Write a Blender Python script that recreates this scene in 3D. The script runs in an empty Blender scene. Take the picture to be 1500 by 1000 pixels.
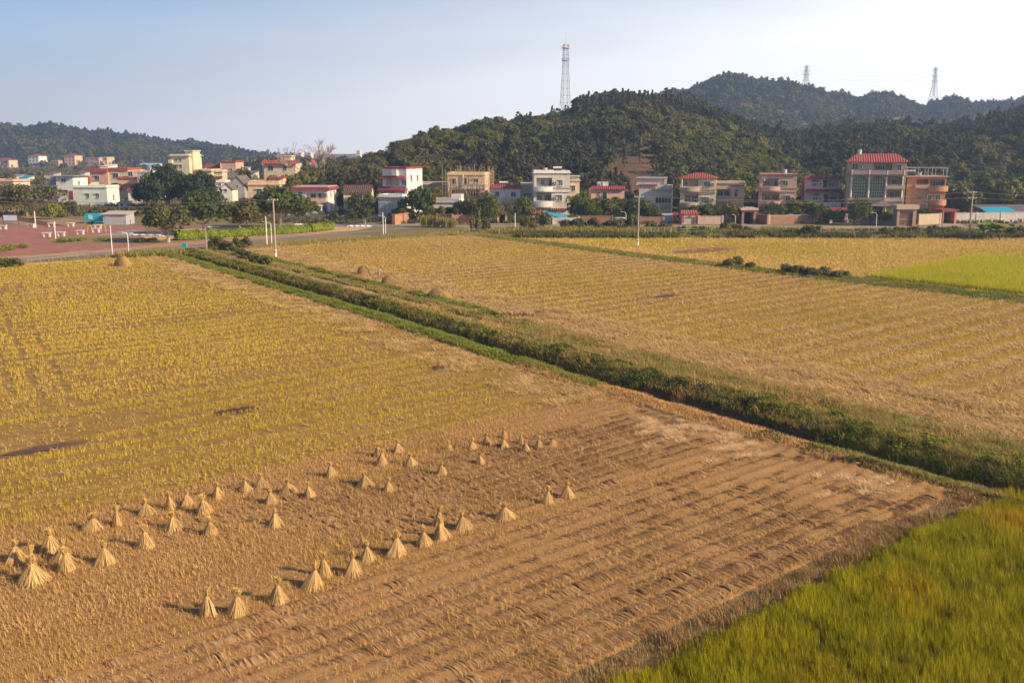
import bpy, bmesh, math, random
import numpy as np
from mathutils import Vector, Matrix

rng = np.random.default_rng(7)
random.seed(7)
S = bpy.context.scene
COL = S.collection

# ------------------------------------------------------------------ camera, sky, sun, exposure
CAM_H = 15.0
PITCH = math.radians(11.1)
FPX = 1415.0
cam = bpy.data.cameras.new('camera'); cam.sensor_width = 36.0; cam.lens = 36.0 * FPX / 1500.0
cam.clip_start = 0.5; cam.clip_end = 9000
co = bpy.data.objects.new('camera', cam); COL.objects.link(co)
co.location = (0, 0, CAM_H); co.rotation_euler = (math.pi / 2 - PITCH, 0, 0)
S.camera = co

SUN_EL = math.radians(27.0)
SUN_AZ = math.radians(113.0)          # clockwise from +Y
W = bpy.data.worlds.new('World'); S.world = W; W.use_nodes = True
nt = W.node_tree
sky = nt.nodes.new('ShaderNodeTexSky'); sky.sky_type = 'NISHITA'; sky.sun_disc = False
sky.sun_elevation = SUN_EL; sky.sun_rotation = SUN_AZ
sky.altitude = 0; sky.air_density = 0.8; sky.dust_density = 1.0; sky.ozone_density = 3.4
bg = nt.nodes['Background']; bg.inputs['Strength'].default_value = SKY_STRENGTH = 0.088
def WN(kind, op=None, a=None, b=None, c=None, clamp=False):
    n = nt.nodes.new(kind)
    if op: n.operation = op
    if clamp: n.use_clamp = True
    for i, v in enumerate((a, b, c)):
        if v is None: continue
        if hasattr(v, 'node'): nt.links.new(v, n.inputs[i])
        else: n.inputs[i].default_value = v
    return n.outputs[0]
# thin bright veil of high cloud and haze: thicker low down and towards the sun's side of the sky
tc = nt.nodes.new('ShaderNodeTexCoord'); sep = nt.nodes.new('ShaderNodeSeparateXYZ'); nt.links.new(tc.outputs['Generated'], sep.inputs[0]); DX, DZ = sep.outputs['X'], sep.outputs['Z']
mpv = nt.nodes.new('ShaderNodeMapping'); mpv.inputs['Scale'].default_value = (2.2, 2.2, 13.0); nt.links.new(tc.outputs['Generated'], mpv.inputs['Vector'])
nz = nt.nodes.new('ShaderNodeTexNoise'); nz.inputs['Scale'].default_value = 1.6; nz.inputs['Detail'].default_value = 6; nz.inputs['Roughness'].default_value = 0.6; nt.links.new(mpv.outputs[0], nz.inputs['Vector'])
veil = WN('ShaderNodeMath', 'MULTIPLY_ADD', DX, 0.95, 1.44)
veil = WN('ShaderNodeMath', 'MULTIPLY_ADD', WN('ShaderNodeMath', 'MAXIMUM', DZ, 0.0), -6.6, veil)
veil = WN('ShaderNodeMath', 'MULTIPLY_ADD', WN('ShaderNodeMath', 'SUBTRACT', nz.outputs['Fac'], 0.5), 0.45, veil, clamp=True)
warm = WN('ShaderNodeMath', 'MULTIPLY_ADD', DX, 0.9, 0.5, clamp=True)
vc = nt.nodes.new('ShaderNodeMix'); vc.data_type = 'RGBA'; nt.links.new(warm, vc.inputs[0]); k_ = 1 / SKY_STRENGTH
vc.inputs[6].default_value = (0.43 * k_, 0.43 * k_, 0.50 * k_, 1); vc.inputs[7].default_value = (1.06 * k_, 1.04 * k_, 1.00 * k_, 1)
mv = nt.nodes.new('ShaderNodeMix'); mv.data_type = 'RGBA'; nt.links.new(veil, mv.inputs[0]); nt.links.new(sky.outputs['Color'], mv.inputs[6]); nt.links.new(vc.outputs[2], mv.inputs[7])
nt.links.new(mv.outputs[2], bg.inputs['Color'])

sun = bpy.data.lights.new('sun', 'SUN'); sun.energy = 5.0; sun.angle = math.radians(0.6)
sun.color = (1.0, 0.79, 0.51)
so = bpy.data.objects.new('sun', sun); COL.objects.link(so)
sd = Vector((math.sin(SUN_AZ) * math.cos(SUN_EL), math.cos(SUN_AZ) * math.cos(SUN_EL), math.sin(SUN_EL)))
so.rotation_euler = sd.to_track_quat('Z', 'Y').to_euler(); so.location = sd * 200
S.view_settings.view_transform = 'Standard'; S.view_settings.look = 'None'
S.view_settings.exposure = 0.76; S.view_settings.gamma = 1.0
try: S.view_settings.use_curve_mapping = False
except Exception: pass
S.cycles.max_bounces = 6; S.cycles.diffuse_bounces = 2; S.cycles.glossy_bounces = 2
S.cycles.transmission_bounces = 4; S.cycles.transparent_max_bounces = 6; S.cycles.volume_bounces = 0
S.cycles.use_denoising = True

# ------------------------------------------------------------------ surveying helpers
def gp(x, y, z=0.0):                  # where the sight line through a photo pixel meets the level z
    u = (x - 750) / FPX; v = (500 - y) / FPX
    dz = -math.sin(PITCH) + v * math.cos(PITCH); dy = math.cos(PITCH) + v * math.sin(PITCH)
    t = (z - CAM_H) / dz
    return Vector((u * t, dy * t, z))
def at(x, y, Y):                      # the point of that sight line at the forward distance Y
    u = (x - 750) / FPX; v = (500 - y) / FPX
    dz = -math.sin(PITCH) + v * math.cos(PITCH); dy = math.cos(PITCH) + v * math.sin(PITCH)
    t = Y / dy
    return Vector((u * t, Y, CAM_H + dz * t))
RA = math.atan2(0.640, 0.768)         # the fields' own grid: r runs along the rows, p across them
CR, SR = math.cos(RA), math.sin(RA)
def rp2w(r, p): return r * CR - p * SR, r * SR + p * CR
def w2rp(X, Y): return X * CR + Y * SR, -X * SR + Y * CR
def ditch(p): return np.interp(p, [-60, 0, 20, 45, 80, 135, 160], [43.0, 43.5, 43.7, 45.2, 49.0, 53.6, 55.5])
def strip(p): return np.interp(p, [0, 40, 65, 97, 140], [102.4, 102.4, 102.8, 104.4, 108.5])

# ------------------------------------------------------------------ cheap value noise for numpy
def vnoise(x, y, seed=0, s=1.0):
    x = np.asarray(x, float) / s + 311.7 * seed; y = np.asarray(y, float) / s + 97.3 * seed
    xi = np.floor(x).astype(np.int64); yi = np.floor(y).astype(np.int64); fx = x - xi; fy = y - yi
    fx = fx * fx * (3 - 2 * fx); fy = fy * fy * (3 - 2 * fy)
    def h(a, b):
        n = (a * 374761393 + b * 668265263 + seed * 1442695) & 0x7fffffff
        n = ((n ^ (n >> 13)) * 1274126177) & 0x7fffffff
        return ((n ^ (n >> 16)) & 0xffff) / 65535.0
    return (h(xi, yi) * (1 - fx) + h(xi + 1, yi) * fx) * (1 - fy) + (h(xi, yi + 1) * (1 - fx) + h(xi + 1, yi + 1) * fx) * fy
def fnoise(x, y, seed=0, s=1.0): return 0.6 * vnoise(x, y, seed, s) + 0.27 * vnoise(x, y, seed + 5, s / 2.1) + 0.13 * vnoise(x, y, seed + 9, s / 4.3)

# ------------------------------------------------------------------ materials
def nmat(name):
    m = bpy.data.materials.new(name); m.use_nodes = True
    t = m.node_tree; b = t.nodes['Principled BSDF']
    return m, t, b
def N(t, kind, **kw):
    n = t.nodes.new(kind)
    for k, v in kw.items():
        if k in n.inputs: n.inputs[k].default_value = v
        else: setattr(n, k, v)
    return n
def c4(c): return (c[0], c[1], c[2], 1.0)
def mixc(t, fac, a, b, mode='MIX'):
    n = t.nodes.new('ShaderNodeMix'); n.data_type = 'RGBA'; n.blend_type = mode
    for s, v in ((0, fac), (6, a), (7, b)):
        if hasattr(v, 'node'): t.links.new(v, n.inputs[s])
        else: n.inputs[s].default_value = v if s == 0 else c4(v)
    return n.outputs[2]
def ramp(t, sock, lo, hi):
    n = N(t, 'ShaderNodeMapRange'); n.clamp = True
    n.inputs['From Min'].default_value = lo; n.inputs['From Max'].default_value = hi
    t.links.new(sock, n.inputs['Value']); return n.outputs[0]
def objco(t, scale=None):
    n = N(t, 'ShaderNodeTexCoord'); o = n.outputs['Object']
    if scale:
        m = N(t, 'ShaderNodeMapping'); m.inputs['Scale'].default_value = scale; t.links.new(o, m.inputs['Vector']); o = m.outputs[0]
    return o
def noise(t, vec, scale, detail=3.0, rough=0.6):
    n = N(t, 'ShaderNodeTexNoise'); n.inputs['Scale'].default_value = scale; n.inputs['Detail'].default_value = detail
    n.inputs['Roughness'].default_value = rough
    if vec is not None: t.links.new(vec, n.inputs['Vector'])
    return n.outputs['Fac']
def bump(t, b, h, strength=0.5, dist=0.05):
    n = N(t, 'ShaderNodeBump'); n.inputs['Strength'].default_value = strength; n.inputs['Distance'].default_value = dist
    t.links.new(h, n.inputs['Height']); t.links.new(n.outputs[0], b.inputs['Normal'])
def scl(c, k): return tuple(min(1, max(0, x * k)) for x in c)
_M = {}
def plain(name, col, rough=0.75, var=0.15, scale=0.8, stain=0.0, stain_col=(0.10, 0.085, 0.07), metal=0.0, bmp=0.0):
    if name in _M: return _M[name]
    m, t, b = nmat(name); v = objco(t)
    n = ramp(t, noise(t, v, scale, 4), 0.3, 0.7)
    c = mixc(t, n, scl(col, 1 - var), scl(col, 1 + var * 0.6))
    if stain:
        v2 = objco(t, (1.3, 1.3, 0.22)); s = ramp(t, noise(t, v2, 1.6, 5, 0.7), 0.50, 0.78)
        mm = N(t, 'ShaderNodeMath', operation='MULTIPLY'); t.links.new(s, mm.inputs[0]); mm.inputs[1].default_value = stain
        c = mixc(t, mm.outputs[0], c, stain_col)
    t.links.new(c, b.inputs['Base Color']); b.inputs['Roughness'].default_value = rough; b.inputs['Metallic'].default_value = metal
    if bmp: bump(t, b, noise(t, v, scale * 12, 3), bmp, 0.03)
    _M[name] = m; return m
def leafmat(name, dark, light, dry=(0.20, 0.12, 0.05), dryness=0.0, trans=0.25, objvar=0.35, stands=None):
    m, t, b = nmat(name)
    a = N(t, 'ShaderNodeAttribute', attribute_name='tint')
    c = mixc(t, a.outputs['Fac'], dark, light)
    oi = N(t, 'ShaderNodeObjectInfo')
    k = ramp(t, oi.outputs['Random'], 0, 1)
    c2 = mixc(t, k, scl(dark, 1.0), (light[0] * 1.10, light[1] * 1.02, light[2] * 0.8))
    c = mixc(t, objvar, c, c2)
    if dryness:
        a2 = N(t, 'ShaderNodeAttribute', attribute_name='dry'); c = mixc(t, a2.outputs['Fac'], c, dry)
    if stands:                                         # stands of another species, by place
        ge = N(t, 'ShaderNodeNewGeometry'); f = ramp(t, noise(t, ge.outputs['Position'], 0.022, 3), 0.44, 0.62); c = mixc(t, f, c, mixc(t, a.outputs['Fac'], *stands))
    b.inputs['Roughness'].default_value = 0.65; b.inputs['Specular IOR Level'].default_value = 0.25
    t.links.new(c, b.inputs['Base Color'])
    tr = N(t, 'ShaderNodeBsdfTranslucent'); t.links.new(c, tr.inputs['Color'])
    mx = N(t, 'ShaderNodeMixShader'); mx.inputs[0].default_value = trans
    t.links.new(b.outputs[0], mx.inputs[1]); t.links.new(tr.outputs[0], mx.inputs[2])
    t.links.new(mx.outputs[0], t.nodes['Material Output'].inputs['Surface'])
    return m

# ------------------------------------------------------------------ mesh helpers
def tag(o, label=None, cat=None, group=None, kind=None):
    if label: o['label'] = label
    if cat: o['category'] = cat
    if group: o['group'] = group
    if kind: o['kind'] = kind
    return o
def empty(name, loc, label, cat, group=None, rz=0.0):
    o = bpy.data.objects.new(name, None); COL.objects.link(o); o.location = loc; o.rotation_euler = (0, 0, rz)
    o.empty_display_size = 0.3
    return tag(o, label, cat, group)
def link(name, me, parent=None, loc=None):
    o = bpy.data.objects.new(name, me); COL.objects.link(o)
    if parent is not None: o.parent = parent
    if loc is not None: o.location = loc
    return o
def npmesh(name, V, F, mats, tint=None, dry=None, midx=None, smooth=False):
    V = np.ascontiguousarray(V, dtype=np.float32); F = np.ascontiguousarray(F, dtype=np.int32); k = F.shape[1]
    me = bpy.data.meshes.new(name); me.vertices.add(len(V)); me.vertices.foreach_set('co', V.ravel())
    me.loops.add(F.size); me.loops.foreach_set('vertex_index', F.ravel())
    me.polygons.add(len(F)); me.polygons.foreach_set('loop_start', np.arange(0, F.size, k, dtype=np.int32))
    for m in (mats if isinstance(mats, (list, tuple)) else [mats]): me.materials.append(m)
    if midx is not None: me.polygons.foreach_set('material_index', np.ascontiguousarray(midx, dtype=np.int32))
    for an, arr in (('tint', tint), ('dry', dry)):
        if arr is not None:
            a = me.attributes.new(an, 'FLOAT', 'FACE'); a.data.foreach_set('value', np.ascontiguousarray(arr, dtype=np.float32))
    if smooth: me.polygons.foreach_set('use_smooth', np.ones(len(F), dtype=bool))
    me.update(calc_edges=True); me.validate(); return me
class MB:                              # gathers simple solids into one mesh
    def __init__(s): s.v = []; s.f = []
    def add(s, vs, fs):
        n = len(s.v); s.v += [tuple(v) for v in vs]; s.f += [tuple(i + n for i in f) for f in fs]; return s
    def box(s, x0, x1, y0, y1, z0, z1):
        return s.add([(x0, y0, z0), (x1, y0, z0), (x1, y1, z0), (x0, y1, z0), (x0, y0, z1), (x1, y0, z1), (x1, y1, z1), (x0, y1, z1)],
                     [(0, 3, 2, 1), (4, 5, 6, 7), (0, 1, 5, 4), (1, 2, 6, 5), (2, 3, 7, 6), (3, 0, 4, 7)])
    def prism(s, prof, axis, a, b):    # closed outline pushed from a to b; axis 'x' -> outline in (y, z); 'y' -> (x, z); 'z' -> (x, y)
        n = len(prof); mk = {'x': lambda q, t: (t, q[0], q[1]), 'y': lambda q, t: (q[0], t, q[1]), 'z': lambda q, t: (q[0], q[1], t)}[axis]
        vs = [mk(q, a) for q in prof] + [mk(q, b) for q in prof]
        return s.add(vs, [tuple(range(n))[::-1], tuple(range(n, 2 * n))] + [(i, (i + 1) % n, n + (i + 1) % n, n + i) for i in range(n)])
    def tube(s, pts, r0, r1=None, n=6):
        r1 = r0 if r1 is None else r1; pts = [Vector(p) for p in pts]; vs = []; m = len(pts)
        for i, p in enumerate(pts):
            d = (pts[min(i + 1, m - 1)] - pts[max(i - 1, 0)]).normalized()
            a = d.cross(Vector((0, 0, 1)) if abs(d.z) < 0.9 else Vector((1, 0, 0))).normalized(); b = d.cross(a)
            r = r0 + (r1 - r0) * i / max(1, m - 1)
            vs += [p + (a * math.cos(2 * math.pi * j / n) + b * math.sin(2 * math.pi * j / n)) * r for j in range(n)]
        fs = [(i * n + j, i * n + (j + 1) % n, (i + 1) * n + (j + 1) % n, (i + 1) * n + j) for i in range(m - 1) for j in range(n)]
        return s.add(vs, fs + [tuple(range(n))[::-1], tuple(range((m - 1) * n, m * n))])
    def mesh(s, name, m):
        me = bpy.data.meshes.new(name); me.from_pydata(s.v, [], s.f); me.materials.append(m)
        bm = bmesh.new(); bm.from_mesh(me); bmesh.ops.recalc_face_normals(bm, faces=bm.faces); bm.to_mesh(me); bm.free(); me.update(); return me
    def build(s, name, m, parent=None, loc=None): return link(name, s.mesh(name, m), parent, loc)
def blades(B, h, w, lean, seg=1, az=None, tint=None, droop=0.0):
    """B (n,3) bases; one blade each. Returns V, F(tri), tint per face."""
    n = len(B); az = rng.uniform(0, 2 * np.pi, n) if az is None else az
    d = np.stack([np.cos(az), np.sin(az), np.zeros(n)], 1); pr = np.stack([-np.sin(az), np.cos(az), np.zeros(n)], 1)
    up = np.array([0, 0, 1.0]); h = np.broadcast_to(h, n); w = np.broadcast_to(w, n); lean = np.broadcast_to(lean, n)
    tip = B + d * (h * lean)[:, None] + up * (h * (1 - droop))[:, None]
    a = B - pr * (w / 2)[:, None]; b = B + pr * (w / 2)[:, None]
    if seg == 1:
        V = np.stack([a, b, tip], 1).reshape(-1, 3); F = np.arange(3 * n).reshape(-1, 3); T = tint
    else:
        mid = B + d * (h * lean * 0.35)[:, None] + up * (h * 0.62)[:, None]
        ma = mid - pr * (w * 0.42)[:, None]; mb = mid + pr * (w * 0.42)[:, None]
        V = np.stack([a, b, mb, ma, tip], 1).reshape(-1, 3); k = np.arange(n)[:, None] * 5
        F = np.concatenate([k + [0, 1, 2], k + [0, 2, 3], k + [3, 2, 4]], 1).reshape(-1, 3); T = None if tint is None else np.repeat(tint, 3)
    return V, F, T
def in_view(X, Y, m=6.0): return (Y > 21.5) & (np.abs(X) < 0.56 * Y + m)
# ================================================================== THE LAND
def soilmat(name, cols, scale=0.5, fine=9.0, band=None, bmp=0.6, patches=None):
    m, t, b = nmat(name); v = objco(t)
    big = ramp(t, noise(t, v, scale, 4), 0.35, 0.65); fin = ramp(t, noise(t, v, fine, 4, 0.75), 0.3, 0.7)
    c = mixc(t, big, cols[0], cols[1]); c = mixc(t, fin, c, cols[2])
    if band:                                            # rows along the local X axis: straw swaths and bare gaps
        per, col, amt = band
        mp = N(t, 'ShaderNodeMapping'); mp.inputs['Scale'].default_value = (0.06, 1, 1); t.links.new(v, mp.inputs['Vector'])
        wv = N(t, 'ShaderNodeTexWave', wave_type='BANDS', bands_direction='Y'); t.links.new(mp.outputs[0], wv.inputs['Vector'])
        wv.inputs['Scale'].default_value = 6.2832 / per / 20.0 * 1.0; wv.inputs['Distortion'].default_value = 1.6; wv.inputs['Detail'].default_value = 3
        wv.inputs['Detail Scale'].default_value = 1.2
        mm = N(t, 'ShaderNodeMath', operation='MULTIPLY'); t.links.new(wv.outputs['Fac'], mm.inputs[0]); mm.inputs[1].default_value = amt
        c = mixc(t, mm.outputs[0], c, col)
    if patches:                                         # stains with a shape of their own: (r, p, len_r, len_p, colour)
        for (pr, pp, lr, lp, pc) in patches:
            mp = N(t, 'ShaderNodeMapping', vector_type='TEXTURE'); mp.inputs['Location'].default_value = (pr, pp, 0); mp.inputs['Scale'].default_value = (lr, lp, 1)
            t.links.new(v, mp.inputs['Vector'])
            nz = N(t, 'ShaderNodeTexNoise'); nz.inputs['Scale'].default_value = 1.3; t.links.new(v, nz.inputs['Vector']); nz.inputs['Detail'].default_value = 4
            va = N(t, 'ShaderNodeVectorMath', operation='MULTIPLY_ADD'); t.links.new(nz.outputs['Color'], va.inputs[0]); va.inputs[1].default_value = (0.9, 0.9, 0); va.inputs[2].default_value = (-0.45, -0.45, 0)
            vb = N(t, 'ShaderNodeVectorMath', operation='ADD'); t.links.new(mp.outputs[0], vb.inputs[0]); t.links.new(va.outputs[0], vb.inputs[1])
            ln = N(t, 'ShaderNodeVectorMath', operation='LENGTH'); t.links.new(vb.outputs[0], ln.inputs[0])
            f = N(t, 'ShaderNodeMapRange'); f.inputs['From Min'].default_value = 1.0; f.inputs['From Max'].default_value = 0.6; t.links.new(ln.outputs['Value'], f.inputs['Value'])
            c = mixc(t, f.outputs[0], c, pc)
    t.links.new(c, b.inputs['Base Color']); b.inputs['Roughness'].default_value = 0.9; b.inputs['Specular IOR Level'].default_value = 0.15
    if bmp: bump(t, b, noise(t, v, fine * 1.6, 4, 0.7), bmp, 0.06)
    return m
STRAW = (0.48, 0.29, 0.085); STRAW_D = (0.27, 0.145, 0.05); SOIL = (0.19, 0.10, 0.055); OLIVE = (0.20, 0.15, 0.03)
DARKP = (0.085, 0.040, 0.028)
M_ground = soilmat('dry_earth_and_grass', ((0.20, 0.145, 0.06), (0.125, 0.115, 0.04), (0.26, 0.18, 0.09)), 0.06, 2.0)
M_gold = soilmat('stubble_litter', ((0.41, 0.25, 0.070), (0.33, 0.20, 0.042), (0.21, 0.112, 0.036)), 0.12, 7.0, (2.1, (0.20, 0.12, 0.028), 0.5),
                 patches=[(22.7, 52.6, 1.9, 0.85, DARKP), (39.0, 54.3, 1.9, 0.85, DARKP), (11.8, 51.9, 2.9, 1.0, (0.16, 0.08, 0.045))])
M_brown = soilmat('harvested_soil', ((0.34, 0.185, 0.070), (0.25, 0.132, 0.050), (0.44, 0.255, 0.100)), 0.25, 8.0, (0.85, (0.22, 0.115, 0.045), 0.5))
M_right = soilmat('stubble_litter_tan', ((0.37, 0.205, 0.080), (0.31, 0.165, 0.065), (0.21, 0.11, 0.043)), 0.10, 6.0, (2.6, (0.40, 0.26, 0.07), 0.55),
                  patches=[(57.9, 68.3, 3.2, 1.5, DARKP), (76.9, 67.0, 2.2, 1.05, (0.11, 0.05, 0.034))])
M_far = soilmat('far_stubble_litter', ((0.47, 0.30, 0.10), (0.36, 0.26, 0.07), (0.40, 0.235, 0.10)), 0.07, 3.0, (3.0, (0.30, 0.21, 0.06), 0.5),
                patches=[(118.5, 95.5, 9.0, 3.4, (0.23, 0.105, 0.05))])
M_mud = soilmat('rice_mud', ((0.15, 0.09, 0.045), (0.11, 0.068, 0.034), (0.17, 0.105, 0.055)), 0.4, 7.0)
M_bank = soilmat('ditch_bank_earth', ((0.30, 0.195, 0.10), (0.19, 0.14, 0.055), (0.37, 0.24, 0.135)), 0.3, 6.0)

M_bankd = soilmat('wet_ditch_earth', ((0.13, 0.070, 0.038), (0.18, 0.10, 0.055), (0.09, 0.052, 0.030)), 0.5, 5.0)
def grid_mesh(name, P, mat, mats=None, fmat=None):      # P (ny, nx, 3)
    ny, nx, _ = P.shape; i = np.arange(ny * nx).reshape(ny, nx)
    F = np.stack([i[:-1, :-1], i[:-1, 1:], i[1:, 1:], i[1:, :-1]], -1).reshape(-1, 4)
    return npmesh(name, P.reshape(-1, 3), F, mats or mat, midx=fmat, smooth=True)

# ground: one sheet to the horizon with the ditch cut into it, in the fields' own axes
def trench(q, p):
    h = np.interp(q, [-4.0, -2.7, -1.9, -0.9, -0.45, 0.35, 1.0, 2.0, 3.0, 4.6, 5.6, 7.0, 9.0], [0, 0.10, 0.20, -0.05, -0.75, -0.85, -0.1, 0.38, 0.42, 0.34, 0.36, 0.16, 0])
    return h + (fnoise(q * 2.1, p, 3, 2.2) - 0.5) * 0.22 * np.interp(q, [-4, -2, 6, 9], [0, 1, 1, 0])
pl = np.concatenate([[-5000, -1500, -400, -120, -60], np.arange(-40, 165, 0.8), [190, 300, 700, 2000, 6000]])
qs = np.concatenate([[-5000, -1500, -400, -120, -40, -12], np.arange(-4.4, 9.4, 0.4), [14, 45, 130, 400, 1500, 5000]])
QQ, PP = np.meshgrid(qs, pl)
fade = np.interp(PP, [-42, -38, 146, 150], [0, 1, 1, 0])
ZZ = np.where(np.abs(QQ) < 12, trench(QQ, PP), 0) * fade - 0.0
ground = link('ground', grid_mesh('ground', np.stack([ditch(PP) + QQ, PP, ZZ], -1), M_ground, [M_ground, M_bank, M_bankd],
              np.where((QQ[:-1, :-1] > -1.7) & (QQ[:-1, :-1] < 1.7), 2, (np.abs(QQ[:-1, :-1] - 2) < 7).astype(int)).ravel()))
ground.rotation_euler.z = RA; tag(ground, kind='structure')

def field(name, mat, p0, p1, rlo, rhi, dr=1.2, dp=0.6, amp=0.05, z0=0.05, relief=None):
    ps = np.arange(p0, p1 + dp * 0.5, dp); nr = max(8, int((np.mean(rhi(ps)) - np.mean(rlo(ps))) / dr)); t = np.linspace(0, 1, nr)
    R = rlo(ps)[:, None] * (1 - t) + rhi(ps)[:, None] * t; P = np.broadcast_to(ps[:, None], R.shape)
    Z = z0 + (fnoise(R, P, 11, 1.7) - 0.5) * amp * 2
    if relief: Z = Z + relief(R, P)
    edge = np.minimum(np.minimum(t, 1 - t)[None, :] * (rhi(ps) - rlo(ps))[:, None], np.minimum(P - p0, p1 - P))
    Z = np.where(edge < 0.05, -0.05, Z)
    o = link(name, grid_mesh(name, np.stack([R, P, Z], -1), mat)); o.rotation_euler.z = RA
    return tag(o, kind='structure')
K = lambda c: (lambda p: np.full_like(p, c, dtype=float))
ROWP = 0.85
def windrow(R, P):                                       # low ridges of laid straw and furrows between them
    ph = np.abs(((P - 18.9) / ROWP) % 1.0 - 0.5) * 2
    return 0.075 * np.clip(1.25 - 1.5 * ph, 0, 1) * np.interp(P, [19, 19.4, 30, 31], [0, 1, 1, 0])
def churn(R, P):                                         # wheel-churned headland beside the ditch
    q = ditch(P) - R
    return np.interp(q, [2.5, 3.4, 8, 14], [0.16, 0.10, 0.06, 0.0]) * (fnoise(R, P, 21, 1.1) - 0.35) * 3.2
def rut(p, r, r0, r1, p0, p1): return None
def wheel(R, P):
    z = 0
    for a, b in ((23.8, 16.1), (22.3, 14.4), (20.6, 12.9)):
        c = np.interp(P, [61, 109, 125], [b, a, a + 4.5]); z = z - 0.05 * np.exp(-((R - c) / 0.22) ** 2) * np.interp(P, [60, 62, 118, 126], [0, 1, 1, 0])
    return z
field('golden_stubble_field', M_gold, 41.4, 141.5, K(-32.0), lambda p: ditch(p) - 2.45, 0.35, 0.5, 0.05, 0.06, lambda R, P: churn(R, P) + wheel(R, P))
field('brown_harvested_field', M_brown, 18.7, 41.8, K(-22.0), lambda p: ditch(p) - 2.1, 0.3, 0.17, 0.04, 0.05, lambda R, P: windrow(R, P) + churn(R, P) * 0.8)
field('tan_stubble_field', M_right, 8.0, 143.0, lambda p: ditch(p) + 8.0, lambda p: strip(p) - 1.4, 0.6, 0.7, 0.06, 0.05,
      lambda R, P: np.interp(R - ditch(P) - 8, [0, 4, 9], [1, 0.7, 0]) * (fnoise(R, P, 23, 1.2) - 0.4) * 0.35)
o = field('far_stubble_field', M_far, 30.0, 100.0, lambda p: strip(p) + 2.2, lambda p: (169 - 0.768 * p) / 0.64 , 1.5, 1.2, 0.05, 0.05)
o = field('far_stubble_strip', M_far, 100.0, 131.0, lambda p: strip(p) + 2.2, lambda p: (172 - 0.768 * p) / 0.64, 1.2, 1.2, 0.05, 0.05)
field('rice_paddy_ground', M_mud, 2.0, 18.2, K(6.0), K(43.0), 0.6, 0.6, 0.03, 0.05)

# ------------------------------------------------------------------ stubble, straw, rice
M_stub = leafmat('stubble_leaf', (0.36, 0.29, 0.012), (0.66, 0.50, 0.020), (0.64, 0.42, 0.11), 1.0, 0.25, 0.0)
M_stubr = leafmat('dry_stubble_leaf', (0.36, 0.23, 0.05), (0.60, 0.38, 0.12), (0.60, 0.36, 0.15), 1.0, 0.25, 0.0)
M_strawl = leafmat('loose_straw', (0.40, 0.225, 0.10), (0.60, 0.37, 0.17), trans=0.15, objvar=0.0)
M_strawp = leafmat('pale_loose_straw', (0.46, 0.29, 0.12), (0.72, 0.49, 0.21), trans=0.15, objvar=0.0)
M_rice = leafmat('rice_leaf', (0.135, 0.16, 0.003), (0.50, 0.44, 0.006), (0.50, 0.30, 0.010), 1.0, 0.25, 0.0)
M_ricefar = leafmat('pale_rice_leaf', (0.42, 0.41, 0.012), (0.60, 0.53, 0.03), trans=0.35, objvar=0.0)
M_grass = leafmat('grass_blade', (0.11, 0.135, 0.014), (0.34, 0.335, 0.05), (0.44, 0.29, 0.12), 1.0, 0.3, 0.0)
M_grassb = leafmat('bright_grass_blade', (0.14, 0.20, 0.015), (0.25, 0.29, 0.03), (0.30, 0.22, 0.06), 1.0, 0.3, 0.0)
M_weed = leafmat('weed_leaf', (0.04, 0.07, 0.016), (0.135, 0.165, 0.032), (0.20, 0.12, 0.05), 1.0, 0.25, 0.0)

def stuff(name, R, P, Z, k, h, w, lean, mat, jit=0.06, seg=1, tint=None, dry=None, droop=0.0, az=None, hv=0.35):
    n = len(R); B = np.stack([R, P, Z], 1); B = np.repeat(B, k, 0); B[:, :2] += rng.normal(0, jit, (n * k, 2))
    H = np.repeat(np.broadcast_to(h, n), k) * rng.uniform(1 - hv, 1 + hv * 0.6, n * k)
    tn = np.repeat(np.full(n, 0.5) if tint is None else tint, k) + rng.normal(0, 0.22, n * k)
    dr = None if dry is None else np.clip(np.repeat(dry, k) + rng.normal(0, 0.25, n * k), 0, 1)
    V, F, T = blades(B, H, w * rng.uniform(0.7, 1.3, n * k), lean * rng.uniform(0.3, 1.7, n * k), seg, None if az is None else np.repeat(az, k) + rng.normal(0, 0.5, n * k), np.clip(tn, 0, 1), droop)
    m = 1 if seg == 1 else 3
    o = link(name, npmesh(name, V, F, mat, T, None if dr is None else np.repeat(dr, m)))
    o.rotation_euler.z = RA; return tag(o, kind='stuff')
def rows(r0, r1, p0, p1, sr, sp, jr=0.04, jp=0.018):
    r = np.arange(r0, r1, sr); p = np.arange(p0, p1, sp); R, P = np.meshgrid(r, p); R = R.ravel() + rng.normal(0, jr, R.size); P = P.ravel() + rng.normal(0, jp, P.size)
    X, Y = rp2w(R, P); k = in_view(X, Y); return R[k], P[k], X[k], Y[k]
def scat(n, q0, q1, p0, p1):
    P = rng.uniform(p0, p1, n); R = ditch(P) + rng.uniform(q0, q1, n); X, Y = rp2w(R, P); k = in_view(X, Y); return R[k], P[k], X[k], Y[k]

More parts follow.
